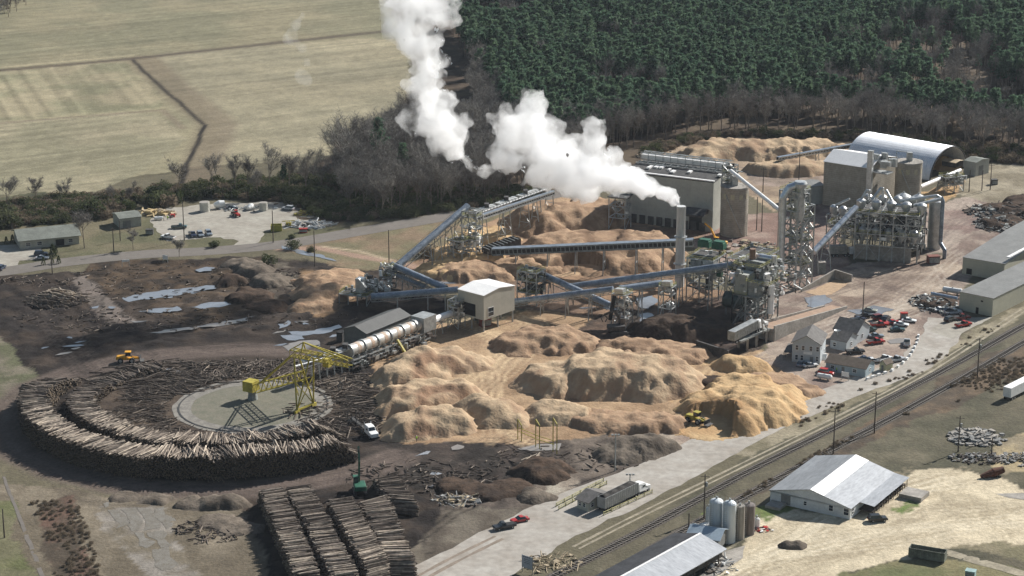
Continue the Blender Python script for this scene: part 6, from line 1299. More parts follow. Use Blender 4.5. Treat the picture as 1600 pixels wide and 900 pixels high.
loose('scrap_heap', 'pale brush and scrap heap above the dark twisted one', 'scrap pile', 1545, 332, 9, 10, 220, [M_struct, M_wood, M_wood], .5, 2., 2.5, 6); loose('brush_heap', 'dark brush heap at the far right edge', 'brush pile', 1588, 335, 9, 16, 300, [M_dsteel, M_wood, M_black], .5, 2.4, 3.5, 7)
loose('timber_heap', 'pale broken boards heaped beside the haul track bend', 'board pile', 713, 783, 6, 4, 150, [M_pw, M_rub, M_wood], .5, 1.8, 1.4, 8, sticks=.6); loose('timber_heap', 'stacked yellow timber behind the storage shed', 'timber stack', 243, 334, 7, 4, 60, [M_pw, mat('fresh_timber', (.5, .38, .2))], 1.5, 3.2, 1.6, 9, sticks=.2)
loose('pipe_pile', 'pile of grey pipes and posts at the right end of the gravel yard', 'pipe pile', 484, 352, 9, 5, 110, [M_steel, M_conc, M_duct], .8, 2.4, 1, 10, sticks=.8); loose('yard_junk', 'mixed machine parts at the back of the gravel yard', 'junk', 385, 327, 12, 4, 70, [M_dsteel, M_duct, M_steel], .4, 1.4, 1.2, 11)
loose('brush_heap', 'yellow dried brush at the gravel yard corner', 'brush pile', 477, 334, 4, 4, 50, [mat('dry_yellow', (.4, .33, .08))], .4, 1.2, 2, 12, sticks=.8); loose('slab_debris', 'tan splintered wood along the haul road verge', 'wood debris', 862, 880, 7, 6, 120, [M_pw], .4, 1.3, .6, 13, sticks=.7)
loose('equipment_junk', 'small parts left in front of the dark streaked tank', 'junk', 1193, 828, 2.5, 1.6, 30, [M_dsteel, M_red, M_white], .3, .9, .6, 14); loose('timber_heap', 'scattered boards by the excavator and corner silo', 'board pile', 1165, 388, 14, 10, 80, [M_conc, M_wood, M_pw], .8, 2.4, .5, 15, sticks=.2)
loose('debris_heap', 'scattered junk under the open shed edge', 'junk', 1118, 884, 6, 5, 70, [M_wood, M_white, M_steel], .4, 1.5, .8, 16, sticks=.5); loose('debris_heap', 'pale debris strip at the forest edge left of the gullied pile', 'debris', 1045, 244, 14, 8, 90, [M_rub, M_pw], .5, 1.6, .8, 17, sticks=.4)
t = thing('rusty_tank', 'rust brown scrap tank in the grass above the sandy yard', 'tank', G(1551, 745), .35); auto(MB().tube((-3.5, 0, .6), (0, 0, 1.1), .5, 1.15, 14).tube((.003, 0, 1.1), (3, 0, 1.6), 1.2, .9, 14).build('shell', mat('deep_rust', (.13, .055, .035), .9, 0, .4, 1), t)); MB().box(1, 1.4, -.8, .8, 0, .8).build('cradle', M_dsteel, t)
t = thing('long_pipe', 'long blue white pipe lying on the scrap beside the warehouse', 'pipe', G(1475, 477)); MB().tube(V(1455, 470, 458), V(1496, 478, 466), .45, n=10).build('pipe', mat('blue_white_pipe', (.35, .42, .52)), t, world=True)
htank('white curved tank at the left wall of the warehouse', G(1488, 459), 6, .9, -.5, M_white)
# kerb blocks round the car park
kb = [(1356, 593), (1364, 590), (1373, 587), (1383, 584), (1394, 580), (1403, 574), (1411, 568), (1417, 562), (1422, 556), (1426, 550), (1429, 544), (1432, 538), (1434, 532), (1435, 526)]
b0 = None
for i, (x, y) in enumerate(kb):
    p = G(x, y); q = G(*kb[min(i+1, len(kb)-1)]) if i < len(kb)-1 else p*2-G(*kb[i-1]); an = math.atan2(q.y-p.y, q.x-p.x)
    if b0 is None: m = MB(); extr(m, [(-.75, 0), (.75, 0), (.7, .6), (.55, .72), (-.55, .72), (-.7, .6)], .65); b0 = m.build('kerb_block', M_white); setp(b0, 'white concrete block in the curved row round the car park', 'concrete block', 'white blocks round the car park'); o = b0
    else: o = b0.copy(); C.objects.link(o)
    o.location = p; o.rotation_euler.z = an
# ------------------------------------------------------------------ logs
def bark_mat():
    m = bpy.data.materials.new('log_bark'); m.use_nodes = True; nt = m.node_tree; N = nt.nodes; L = nt.links; b = N['Principled BSDF']; b.inputs['Roughness'].default_value = .9; b.inputs['Specular IOR Level'].default_value = .15
    at = N.new('ShaderNodeAttribute'); at.attribute_name = 'age_shade'
    cr = N.new('ShaderNodeValToRGB'); L.new(at.outputs['Fac'], cr.inputs[0]); e = cr.color_ramp
    e.elements[0].color = (.055, .042, .034, 1); e.elements[1].color = (.60, .50, .39, 1)
    for p, c in ((.35, (.13, .105, .085, 1)), (.7, (.30, .245, .195, 1))): x = e.elements.new(p); x.color = c
    n = N.new('ShaderNodeTexNoise'); n.inputs['Scale'].default_value = 1.3; n.inputs['Detail'].default_value = 5; g = N.new('ShaderNodeNewGeometry'); L.new(g.outputs['Position'], n.inputs['Vector']); r = N.new('ShaderNodeMapRange'); r.inputs[1].default_value = .3; r.inputs[2].default_value = .7; r.inputs[3].default_value = .6; r.inputs[4].default_value = 1.25; L.new(n.outputs[0], r.inputs[0])
    v = N.new('ShaderNodeVectorMath'); v.operation = 'SCALE'; L.new(cr.outputs[0], v.inputs[0]); L.new(r.outputs[0], v.inputs['Scale']); L.new(v.outputs[0], b.inputs['Base Color']); return m
M_bark = bark_mat(); M_end = mat('sawn_log_end', (.20, .15, .10), .9, 0, .3, 2)
def logs_mesh(name, P, D, Ln, R_, age_shade):
    """P centres, D unit directions, lengths, radii -> one mesh of tapered six sided logs"""
    P = np.asarray(P, float); D = np.asarray(D, float); D /= np.linalg.norm(D, axis=1)[:, None]; n = len(P); k = 6
    up = np.tile([0, 0, 1.], (n, 1)); A_ = np.cross(D, up); A_ /= np.linalg.norm(A_, axis=1)[:, None]+1e-9; B_ = np.cross(D, A_)
    th = np.arange(k)*2*pi/k; cs = np.cos(th)[None, :, None]; sn = np.sin(th)[None, :, None]; rr = np.asarray(R_)[:, None, None]; hl = (np.asarray(Ln)/2)[:, None]
    r0 = (P-D*hl)[:, None, :]+(A_[:, None, :]*cs+B_[:, None, :]*sn)*rr*1.12; r1 = (P+D*hl)[:, None, :]+(A_[:, None, :]*cs+B_[:, None, :]*sn)*rr*.8
    v = np.concatenate([r0, r1], 1).reshape(-1, 3); b = (np.arange(n)*2*k)[:, None]; i = np.arange(k)[None, :]; j = (i+1) % k
    side = np.stack([b+i, b+j, b+k+j, b+k+i], 2).reshape(-1, 4); c0 = np.stack([b[:, 0]+q for q in (3, 2, 1, 0)], 1); c1 = np.stack([b[:, 0]+q for q in (5, 4, 3, 0)], 1); c2 = np.stack([b[:, 0]+k+q for q in (0, 1, 2, 3)], 1); c3 = np.stack([b[:, 0]+k+q for q in (0, 3, 4, 5)], 1)
    f = np.concatenate([side, c0, c1, c2, c3]); mi = np.concatenate([np.zeros(len(side)), np.ones(4*n)])
    me = npmesh(name, v, f, [M_bark, M_end], False, mi); at = me.attributes.new('age_shade', 'FLOAT', 'POINT'); at.data.foreach_set('value', np.repeat(np.asarray(age_shade), 2*k).astype(np.float32)); return me
LG = []                                      # (centre, direction, length, radius, age)
TOPS = []
R = random.Random(77)
def stack(tl, tr, bl, br, h, seed):
    q = [G(*p, h) for p in (tl, tr, bl, br)]; Lm = (q[2]-q[0]).length; n = int(Lm/.34); nl = int(h/.3)
    for k in range(nl):
        for i in range(n):
            t_ = (i+R.random()*.6)/n; a = q[0].lerp(q[2], t_); b = q[1].lerp(q[3], t_); lump = .9*(vnoise(t_*9., seed)-.5)+.25*math.sin(i*.8+seed); z = (h+lump)-k*(h/nl)
            edge = min(t_, 1-t_)*Lm; z = min(z, edge*1.6+.3)
            if z < .15: continue
            d = b-a; W_ = d.length; cen = (a+b)/2; d.normalize(); s = .07 if k == 0 else .025; jit = R.uniform(-.6, .6); dd_ = Vector((d.x, d.y, 0)).normalized()+Vector((-d.y, d.x, 0))*R.gauss(0, s)+Vector((0, 0, R.gauss(0, .03 if k == 0 else .01)))
            it = ((cen.x+d.x*jit, cen.y+d.y*jit, z), tuple(dd_), W_*R.uniform(.8, .97), R.uniform(.10, .22), R.random()*.85)
            (TOPS if k == 0 else LG).append(it)
stack((403, 760), (440, 754), (462, 905), (503, 900), 4.6, 1); stack((444, 758), (483, 752), (522, 905), (564, 900), 4.6, 2); stack((508, 778), (549, 772), (573, 893), (610, 882), 4.3, 3)
stack((559, 778), (605, 769), (606, 880), (652, 880), 4.0, 4); stack((581, 743), (619, 736), (613, 786), (655, 789), 3.2, 5)
RP = RC+Vector((-6.5, 0, 0))
def arcpile(r0, r1, a0, a1, hf, seed, sp=.36):
    rm = (r0+r1)/2; n = int(math.radians(a1-a0)*rm/sp); nl = 19
    for k in range(nl):
        for i in range(n):
            a = math.radians(a0+(a1-a0)*(i+R.random()*.7)/n); H = hf(math.degrees(a))+1.6*(vnoise(math.degrees(a)*.22, seed)-.5)+.5*(vnoise(math.degrees(a)*1.1, seed+4)-.5)
            z = H-k*.34
            if z < .15: continue
            tw = .22*math.sin(math.degrees(a)*.11+seed)+R.gauss(0, .2 if k < 1 else .06); d = (math.cos(a+tw), math.sin(a+tw), R.gauss(0, .05)); j = R.uniform(-.45, .45)
            LG.append(((RP.x+(rm+j)*math.cos(a), RP.y+(rm+j)*math.sin(a), z), d, (r1-r0)*R.uniform(.7, 1.12), R.uniform(.12, .23), min(.99, R.random()*.75+.22*(k == 0)*(math.degrees(a) > 195)) if k < 2 else R.random()*.35))  # lower layers darkened: pile-face shade put into the colour; near top row lighter
arcpile(50, 58, 158, 313, lambda a: 6.8*min(1, max(.25, (a-150)/35))*min(1, max(.35, (316-a)/10)), 3); arcpile(37.5, 45, 128, 322, lambda a: 5.8*min(1, max(.2, (a-145)/60))*min(1, max(.3, (326-a)/14)), 8)
def litter(px, py, wx, wy, n, L0, L1, z1=.5, dirn=None, sp=.5, age_shade=None):
    c = G(px, py)
    for i in range(n):
        a = R.gauss(dirn, sp) if dirn is not None else R.uniform(0, pi); rr = R.random()**.5; t_ = R.uniform(0, 2*pi); LG.append(((c.x+wx*rr*math.cos(t_), c.y+wy*rr*math.sin(t_), R.uniform(.1, z1)*(1.1-rr)+.15), (math.cos(a), math.sin(a), R.gauss(0, .06)), R.uniform(L0, L1), R.uniform(.09, .2), age_shade if age_shade is not None else R.random()**1.5*.62))
for i in range(1300):                         # loose logs all round the crane ring
    a = R.uniform(0, 2*pi); r = R.uniform(24.5, 37); 
    if 300 < math.degrees(a) < 360 and r < 27: continue
    LG.append(((RP.x+6+r*math.cos(a)*1.02, RP.y+r*math.sin(a), R.uniform(.15, .7)), (math.cos(a+R.gauss(0, .6)), math.sin(a+R.gauss(0, .6)), R.gauss(0, .04)), R.uniform(2.5, 8), R.uniform(.06, .13), R.random()**1.4*.65))
litter(380, 578, 30, 9, 260, 2, 7, .6, None, .5); litter(250, 590, 22, 16, 260, 3, 8, .8, .2, .4); litter(90, 470, 10, 9, 260, 2.5, 6, 3.2, -.5, .4, None); litter(92, 468, 8, 7, 120, 2.5, 6, 3.6, -.5, .3, .95)
litter(585, 625, 9, 10, 170, 3, 8, 1.6, .1, .2); litter(548, 600, 12, 12, 150, 2, 6, .6); litter(600, 660, 8, 12, 90, 2, 6, .8); litter(520, 645, 14, 12, 120, 2, 5, .5); litter(40, 440, 16, 6, 70, 1, 4, .5); litter(660, 745, 20, 12, 140, 1, 4, .4); litter(720, 740, 14, 10, 60, 1, 3, .3)
litter(330, 830, 9, 8, 120, 1, 3, .5); litter(415, 430, 12, 10, 120, 1, 3, .6); litter(830, 730, 3, 4, 14, 4, 8, 4, 1.0, .15, .95); litter(150, 500, 30, 14, 120, .8, 3, .4); litter(280, 440, 45, 22, 260, .6, 2.5, .5); litter(330, 500, 50, 12, 200, .6, 2.5, .4); litter(880, 715, 25, 10, 90, .8, 3, .4)
TOPS.sort(key=lambda t_: t_[0][1]); ind = TOPS[:300]; LG += TOPS[300:]
me = logs_mesh('logs', [l[0] for l in LG], [l[1] for l in LG], [l[2] for l in LG], [l[3] for l in LG], [l[4] for l in LG])
o = bpy.data.objects.new('logs', me); C.objects.link(o); setp(o, 'mass of grey brown pine logs in ring shaped piles, stacks and litter', 'logs', kind='stuff')
lp = [logs_mesh('log', [(0, 0, 0)], [(1, 0, .0001)], [1.], [1.], [a]) for a in (.1, .25, .4, .55, .7, .9)]
for i, (p, d, l_, r_, ag) in enumerate(ind):
    o = bpy.data.objects.new('log', lp[(i*7) % 6 if i % 5 else 5]); C.objects.link(o); o.location = p; d = Vector(d).normalized(); o.rotation_euler = (0, -math.asin(d.z), math.atan2(d.y, d.x)); o.scale = (l_, r_, r_); setp(o, 'single trimmed log lying on top of the near straight log stacks', 'log', 'logs on top of the near stacks')
# ------------------------------------------------------------------ trees
def foliage_mat(name, c1, c2, tr=0.):
    m = bpy.data.materials.new(name); m.use_nodes = True; nt = m.node_tree; N = nt.nodes; L = nt.links; b = N['Principled BSDF']; b.inputs['Roughness'].default_value = .9; b.inputs['Specular IOR Level'].default_value = .03
    oi = N.new('ShaderNodeObjectInfo'); mx = N.new('ShaderNodeMix'); mx.data_type = 'RGBA'; mx.inputs[6].default_value = (*c1, 1); mx.inputs[7].default_value = (*c2, 1); L.new(oi.outputs['Random'], mx.inputs[0])
    n = N.new('ShaderNodeTexNoise'); n.inputs['Scale'].default_value = .9; tc = N.new('ShaderNodeTexCoord'); L.new(tc.outputs['Object'], n.inputs['Vector']); r = N.new('ShaderNodeMapRange'); r.inputs[1].default_value = .3; r.inputs[2].default_value = .7; r.inputs[3].default_value = .65; r.inputs[4].default_value = 1.35; L.new(n.outputs[0], r.inputs[0])
    v = N.new('ShaderNodeVectorMath'); v.operation = 'SCALE'; L.new(mx.outputs[2], v.inputs[0]); L.new(r.outputs[0], v.inputs['Scale']); L.new(v.outputs[0], b.inputs['Base Color'])
    if tr: tb = N.new('ShaderNodeBsdfTranslucent'); L.new(v.outputs[0], tb.inputs[0]); ms = N.new('ShaderNodeMixShader'); ms.inputs[0].default_value = tr; L.new(b.outputs[0], ms.inputs[1]); L.new(tb.outputs[0], ms.inputs[2]); L.new(ms.outputs[0], N['Material Output'].inputs['Surface'])
    return m
M_pine = foliage_mat('pine_needles', (.07, .125, .08), (.12, .18, .105), .5); M_twig = foliage_mat('bare_twigs', (.165, .15, .135), (.27, .25, .22)); M_trunk = foliage_mat('tree_bark', (.16, .13, .105), (.24, .20, .165)); M_shrub = foliage_mat('shrub_leaves', (.06, .075, .035), (.10, .105, .055), .35); M_dshr = foliage_mat('dry_brush', (.15, .12, .085), (.22, .175, .125), .3)
def quadsoup(cen, siz, rng_, flat=.0):
    n = len(cen); a = rng_.normal(size=(n, 3)); a[:, 2] *= (1-flat); a /= np.linalg.norm(a, axis=1)[:, None]; b = rng_.normal(size=(n, 3)); b -= (a*b).sum(1)[:, None]*a; b /= np.linalg.norm(b, axis=1)[:, None]
    s = np.asarray(siz)[:, None]; v = np.stack([cen-a*s-b*s*.5, cen+a*s-b*s*.5, cen+a*s*.6+b*s*.6, cen-a*s*.6+b*s*.6], 1).reshape(-1, 3); f = np.arange(n*4).reshape(n, 4); return v, f
def pine_mesh(seed, h=18.):
    g = np.random.default_rng(seed); cl = []; sz = []
    for k in range(50):
        z = h*(.5+.5*g.random()**.7); rad = 2.7*(1-((z/h-.5)/.52))**.5+.2; an = g.random()*2*pi; rr = rad*(.35+.75*g.random()); c = np.array([rr*math.cos(an), rr*math.sin(an), z]); m_ = 9
        cl.append(c+g.normal(size=(m_, 3))*[.42, .42, .28]); sz.append(g.uniform(.35, .7, m_))
    v, f = quadsoup(np.concatenate(cl), np.concatenate(sz), g, .3); t = MB().tube((0, 0, 0), (.2, .1, h*.55), .2, .13, 6, False).tube((.2, .1, h*.55), (.1, .2, h*.96), .13, .04, 5, False)
    return v, f, t
def comb(name, v, f, t, mats_):
    tv = np.array(t.v); tf = [x for x in t.f if len(x) == 4]; V_ = np.concatenate([v, tv]); F_ = np.concatenate([f, np.array(tf)+len(v)]); return npmesh(name, V_, F_, mats_, False, np.concatenate([np.zeros(len(f)), np.ones(len(tf))]))
PINES = [comb('pine', *pine_mesh(s, 18+s % 3), [M_pine, M_trunk]) for s in (1, 2, 3)]
def bare_mesh(seed, h=18., spread=.5, dens=1.):
    R = random.Random(seed); t = MB(); tw = []
    def grow(p, d, l, r, lv):
        q = p+d*l; 
        if lv < 3: t.tube(p, q, r, r*.62, 5 if lv else 7, False)
        if lv >= 2:
            for k in range(int(5*dens)+1):
                a = p.lerp(q, R.uniform(.15, 1)); e = (d*.7+Vector((R.gauss(0, .6), R.gauss(0, .6), R.gauss(.15, .45)))).normalized()*R.uniform(.8, 2.1)*h/18; tw.append((a, a+e, .06 if lv == 2 else .045))
                for _ in range(2): m_ = a+e*R.uniform(.3, .9); e2 = (e.normalized()+Vector((R.gauss(0, .6), R.gauss(0, .6), R.gauss(0, .5)))).normalized()*R.uniform(.5, 1.2)*h/18; tw.append((m_, m_+e2, .035))
        if lv >= 3: return
        nb = (6, 4, 3)[lv]
        for k in range(nb):
            f_ = R.uniform(.35, 1) if lv == 0 else R.uniform(.3, 1); a = p+d*l*f_; an = R.uniform(0, 2*pi); s = Vector((math.cos(an), math.sin(an), 0)); nd = (d*(.75 if lv == 0 else .8)+s*R.uniform(spread*.7, spread*1.5)+Vector((0, 0, .2))).normalized(); grow(a, nd, l*R.uniform(.45, .68), r*.5*(1.1-f_*.4), lv+1)
    grow(Vector((0, 0, 0)), Vector((R.gauss(0, .04), R.gauss(0, .04), 1)).normalized(), h*.55, .22*h/18, 0)
    zm = max(b.z for a, b, w_ in tw); sc_ = h/zm; V_ = []; F_ = []
    for a, b, w_ in tw:
        d = (b-a).normalized(); s = d.cross(Vector((R.random()-.5, R.random()-.5, R.random()-.5))).normalized()*w_; n = len(V_); V_ += [a-s, a+s, b+s*.4, b-s*.4]; F_.append((n, n+1, n+2, n+3))
    V_ = np.array([tuple(x) for x in V_])*[1, 1, sc_]; t.v = [(x, y, z*sc_) for x, y, z in t.v]; return V_, np.array(F_), t
def bare_parts(s, h, sp, dens=1.):
    v, f, t = bare_mesh(s, h, sp, dens); tv = np.array(t.v); tf = np.array([x for x in t.f if len(x) == 4]); return npmesh('crown', v, f, M_twig, False), npmesh('trunk', tv, tf, M_trunk, False)
def shrub_mesh(seed, m, r=2., h=2.4, n=700, q=.22):
    g = np.random.default_rng(seed); c = g.normal(size=(n, 3)); c /= np.linalg.norm(c, axis=1)[:, None]; c *= (g.random(n)**.35)[:, None]*(1+.3*np.sin(c[:, :1]*5+seed)); c = c*[r, r, h*.55]+[0, 0, h*.5]; c[:, 2] = np.maximum(c[:, 2], .1)
    v, f = quadsoup(c, g.uniform(q*.6, q*1.3, n), g); return npmesh('crown', v, f, m, False)
BARE = [comb('bare_tree', *bare_mesh(s, 17+s % 4, .42, .75), [M_twig, M_trunk]) for s in (11, 12, 13, 14)]
SHR = [shrub_mesh(21, M_shrub), shrub_mesh(22, M_shrub, 2.4, 3.2), shrub_mesh(23, M_dshr, 2.2, 2.6)]
def scatterpts(poly, sp, seed, jit=.5, cond=None):
    pl = GP(poly); x0 = min(p.x for p in pl); x1 = max(p.x for p in pl); y0 = min(p.y for p in pl); y1 = max(p.y for p in pl); g = np.random.default_rng(seed)
    X, Y = np.meshgrid(np.arange(x0, x1, sp), np.arange(y0, y1, sp)); X = X.ravel()+g.uniform(-jit, jit, X.size)*sp; Y = Y.ravel()+g.uniform(-jit, jit, Y.size)*sp; k = inpoly(X, Y, pl); X, Y = X[k], Y[k]
    if cond is not None: k = cond(X, Y, g); X, Y = X[k], Y[k]
    return X, Y
def place(me, name, x, y, s, label, cat, group):
    o = bpy.data.objects.new(name, me); C.objects.link(o); o.location = (x, y, -.1); o.rotation_euler.z = rng.uniform(0, 6.28); o.scale = (s, s, s*rng.uniform(.9, 1.1)); return setp(o, label, cat, group)
def scatter(name, label, cat, X, Y, srcs, smin, smax, seed):
    """one stuff object: instances of the standing source trees on its points"""
    g = np.random.default_rng(seed); n = len(X); me = bpy.data.meshes.new(name); me.vertices.add(n); me.vertices.foreach_set('co', np.stack([X, Y, np.full(n, -.1)], 1).astype(np.float32).ravel())
    for nm, val in (('rz', g.uniform(0, 6.28, n)), ('sc', g.uniform(smin, smax, n))): a = me.attributes.new(nm, 'FLOAT', 'POINT'); a.data.foreach_set('value', val.astype(np.float32))
    a = me.attributes.new('pick', 'INT', 'POINT'); a.data.foreach_set('value', g.integers(0, len(srcs), n).astype(np.int32)); me.update()
    o = bpy.data.objects.new(name, me); C.objects.link(o); setp(o, label, cat, kind='stuff'); gt = bpy.data.node_groups.new(name, 'GeometryNodeTree'); gt.interface.new_socket('Geometry', in_out='INPUT', socket_type='NodeSocketGeometry'); gt.interface.new_socket('Geometry', in_out='OUTPUT', socket_type='NodeSocketGeometry')
    N = gt.nodes; L = gt.links; gi = N.new('NodeGroupInput'); go = N.new('NodeGroupOutput'); jn = N.new('GeometryNodeJoinGeometry'); L.new(jn.outputs[0], go.inputs[0])
    def attr(nm, ty): q = N.new('GeometryNodeInputNamedAttribute'); q.data_type = ty; q.inputs[0].default_value = nm; return q.outputs[0]
    pk = attr('pick', 'INT'); rz = attr('rz', 'FLOAT'); sc_ = attr('sc', 'FLOAT'); cx = N.new('ShaderNodeCombineXYZ'); L.new(rz, cx.inputs[2])
    for i, s in enumerate(srcs):
        cmp_ = N.new('FunctionNodeCompare'); cmp_.data_type = 'INT'; cmp_.operation = 'EQUAL'; L.new(pk, cmp_.inputs[2]); cmp_.inputs[3].default_value = i
        oi = N.new('GeometryNodeObjectInfo'); oi.inputs[0].default_value = s; oi.inputs[1].default_value = True; oi.transform_space = 'ORIGINAL'; ip = N.new('GeometryNodeInstanceOnPoints')
        L.new(gi.outputs[0], ip.inputs['Points']); L.new(cmp_.outputs[0], ip.inputs['Selection']); L.new(oi.outputs['Geometry'], ip.inputs['Instance']); L.new(cx.outputs[0], ip.inputs['Rotation']); L.new(sc_, ip.inputs['Scale']); L.new(ip.outputs[0], jn.inputs[0])
    md = o.modifiers.new('scatter', 'NODES'); md.node_group = gt; return o
PF = [(655, -12), (1750, -12), (1750, 225), (1620, 220), (1480, 205), (1330, 186), (1180, 186), (1080, 198), (1000, 215), (900, 238), (820, 225), (775, 190), (735, 110), (700, 40)]
thin = lambda X, Y, g: fbm(X, Y, 55, 301, 4)+.06*g.random(len(X)) < .64
X, Y = scatterpts(PF, 4.0, 5, .42, thin); od = np.argsort(Y); near = od[:290]; rest = od[290:]; src = []
for k, i in enumerate(near):
    o = place(PINES[k % 3], 'pine_tree', X[i], Y[i], rng.uniform(.68, .98), 'dark green pine in the front rows of the plantation edge', 'pine tree', 'pines at the plantation edge')
    if len(src) < 3: src.append(o)
scatter('pine_forest', 'dense dark green pine plantation behind the mill', 'forest', X[rest], Y[rest], src, .62, 1.0, 6)
# bare woods
g_b = []
for poly, sp, sd in [([(520, 262), (600, 218), (660, 190), (740, 205), (830, 245), (870, 290), (800, 312), (700, 328), (600, 340), (530, 330)], 5.4, 31), ([(735, 100), (800, 180), (860, 225), (1000, 205), (990, 232), (900, 262), (830, 250), (740, 200)], 6, 32), ([(1000, 205), (1120, 196), (1350, 190), (1500, 212), (1700, 226), (1700, 245), (1520, 240), (1360, 212), (1130, 207), (1030, 222), (1000, 235)], 6.6, 33)]:
    x, y = scatterpts(poly, sp, sd); g_b += list(zip(x, y))
xt, yt = scatterpts(PF, 16, 77, .5, lambda X, Y, g: fbm(X, Y, 55, 301, 4) > .6); g_b += list(zip(xt, yt))
x, y = scatterpts([(-10, -10), (20, -10), (45, 5), (20, 28), (-10, 40)], 6, 35); g_b += list(zip(x, y))
g_b.sort(key=lambda p: p[1]); bsrc = []
for k, (x, y) in enumerate(g_b[:285]):
    o = place(BARE[k % 4], 'bare_tree', x, y, rng.uniform(.75, 1.15), 'leafless grey brown tree in the woods round the mill yard', 'bare tree', 'leafless trees of the woods')
    if len(bsrc) < 4: bsrc.append(o)
r_ = g_b[285:]; scatter('bare_woods', 'leafless grey brown trees at the edge and in gaps of the pine plantation', 'woods', np.array([p[0] for p in r_]), np.array([p[1] for p in r_]), bsrc, .75, 1.15, 8)
def tree2(label, px, gy, ty, seed, sp=.5, dens=1.2, name='bare_tree', cat='bare tree'):
    g = G(px, gy); h = Hh(px, gy, ty); c, t_ = bare_parts(seed, h, sp, dens); t = thing(name, label, cat, g); 
    for nm, me in (('trunk', t_), ('crown', c)): o = bpy.data.objects.new(nm, me); C.objects.link(o); o.parent = t
for a in [('wide bare tree at the far left behind the long house', 12, 330, 272, 41, .6), ('second bare tree from the left, pale and rounded', 57, 320, 272, 42, .6), ('bare tree right of the pale rounded one', 103, 315, 275, 43, .55), ('broad grey bare tree on the lawn beside the long house', 132, 388, 322, 44, .6), ('small bare tree on the lawn near the storage shed', 208, 390, 352, 45, .6),
    ('slender bare tree between the fields and the gravel yard', 280, 300, 240, 46, .4), ('bare tree in the hedge left of the tall one', 333, 300, 238, 47, .45), ('tall forked bare tree in the field hedge', 422, 296, 222, 48, .45), ('thin bare tree just left of the tall forked one', 367, 300, 236, 49, .35), ('thin bare trunk beside the tall forked tree', 388, 298, 244, 50, .3),
    ('bare tree right of the tall forked one', 452, 300, 236, 51, .4), ('bare tree in the hedge before the woods', 478, 302, 228, 52, .4), ('tall bare tree where the hedge meets the woods', 504, 305, 225, 53, .45), ('large rounded bare tree at the left corner of the woods', 548, 300, 168, 54, .6), ('tall bare tree beside the large rounded one', 585, 300, 172, 55, .5),
    ('bare sapling by the highway near the white sign', 280, 402, 372, 56, .5), ('bare tree behind the gravel yard tanks', 402, 312, 262, 57, .4), ('pale bare tree against the field left of the hedge', 172, 318, 285, 58, .6), ('pale bare tree near the storage shed hedge', 200, 318, 283, 59, .6)]: tree2(*a)
x, y = scatterpts([(500, 330), (560, 300), (640, 290), (760, 300), (840, 300), (860, 306), (760, 322), (640, 340), (560, 346), (505, 346), (440, 314), (330, 310), (250, 320), (215, 318), (235, 300), (330, 286), (440, 284), (500, 280), (540, 290)], 2.7, 61)
ssrc = []
for i, (me, lb, px, gy, s, m_) in enumerate([(0, 'round dark evergreen bush beside the stacked timber', 243, 322, 2.3, 0), (1, 'dark green bush in the hedge left of the storage shed', 142, 338, 2.1, 0), (2, 'brown dry bush in the hedge by the large round bush', 262, 322, 1.6, 0), (0, 'round bush on the lawn strip by the highway', 335, 386, 1., 0), (1, 'rounded green bush at the highway junction', 458, 389, 1.1, 0), (0, 'small bush next to the rounded one at the junction', 486, 393, .8, 0), (1, 'evergreen bush over the drainage ditch head', 418, 413, 1.2, 0), (1, 'big olive bush at the left picture edge', 8, 352, 2.2, 0), (2, 'dry bush behind the steep conveyor', 668, 400, 1.5, 0), (1, 'dark evergreen in the edge of the woods', 594, 330, 2.2, 0), (0, 'dark round bush under the hedge trees', 340, 308, 1.7, 0), (1, 'evergreen bush right of the tall forked tree', 500, 318, 2., 0), (0, 'small dark bush at the gravel yard entrance', 456, 373, .7, 0)]):
    o = place(SHR[me], 'bush', G(px, gy).x, G(px, gy).y, s, lb, 'bush', None)
    if i < 3: ssrc.append(o)
scatter('undergrowth', 'tangled dark undergrowth below the bare woods and hedge', 'undergrowth', x, y, [ssrc[0], ssrc[1], ssrc[1], ssrc[2]], .5, 1.3, 9)
x, y = scatterpts([(-20, 325), (20, 318), (70, 312), (170, 308), (225, 302), (215, 326), (170, 342), (60, 352), (-20, 362)], 2.6, 62); x2, y2 = scatterpts([(1000, 232), (1130, 208), (1360, 212), (1700, 245), (1700, 262), (1500, 252), (1360, 220), (1130, 214), (1010, 245)], 3.2, 63)
scatter('hedge_undergrowth', 'dark brush along the hedge and the foot of the plantation', 'brush', np.concatenate([x, x2]), np.concatenate([y, y2]), [ssrc[0], ssrc[2], ssrc[1], ssrc[2]], .5, 1.3, 10)
x, y = scatterpts([(1060, 830), (1170, 775), (1420, 640), (1640, 515), (1700, 490), (1600, 600), (1450, 640), (1340, 670), (1180, 760), (1080, 840)], 1.6, 64, .5, lambda X, Y, g: fbm(X, Y, 12, 88) > .45); x2, y2 = scatterpts([(50, 785), (115, 772), (145, 850), (165, 925), (85, 925)], 1.5, 65, .5, lambda X, Y, g: fbm(X, Y, 9, 87)+.15*g.random(len(X)) > .5)
x3, y3 = scatterpts([(1240, 650), (1420, 578), (1600, 480), (1600, 492), (1420, 596), (1250, 668)], 2.2, 66, .5, lambda X, Y, g: fbm(X, Y, 9, 89) > .5)
scatter('dry_brush', 'low brown brush beside the railway and in the rough field', 'brush', np.concatenate([x, x2, x3]), np.concatenate([y, y2, y3]), [ssrc[2]], .14, .34, 11)
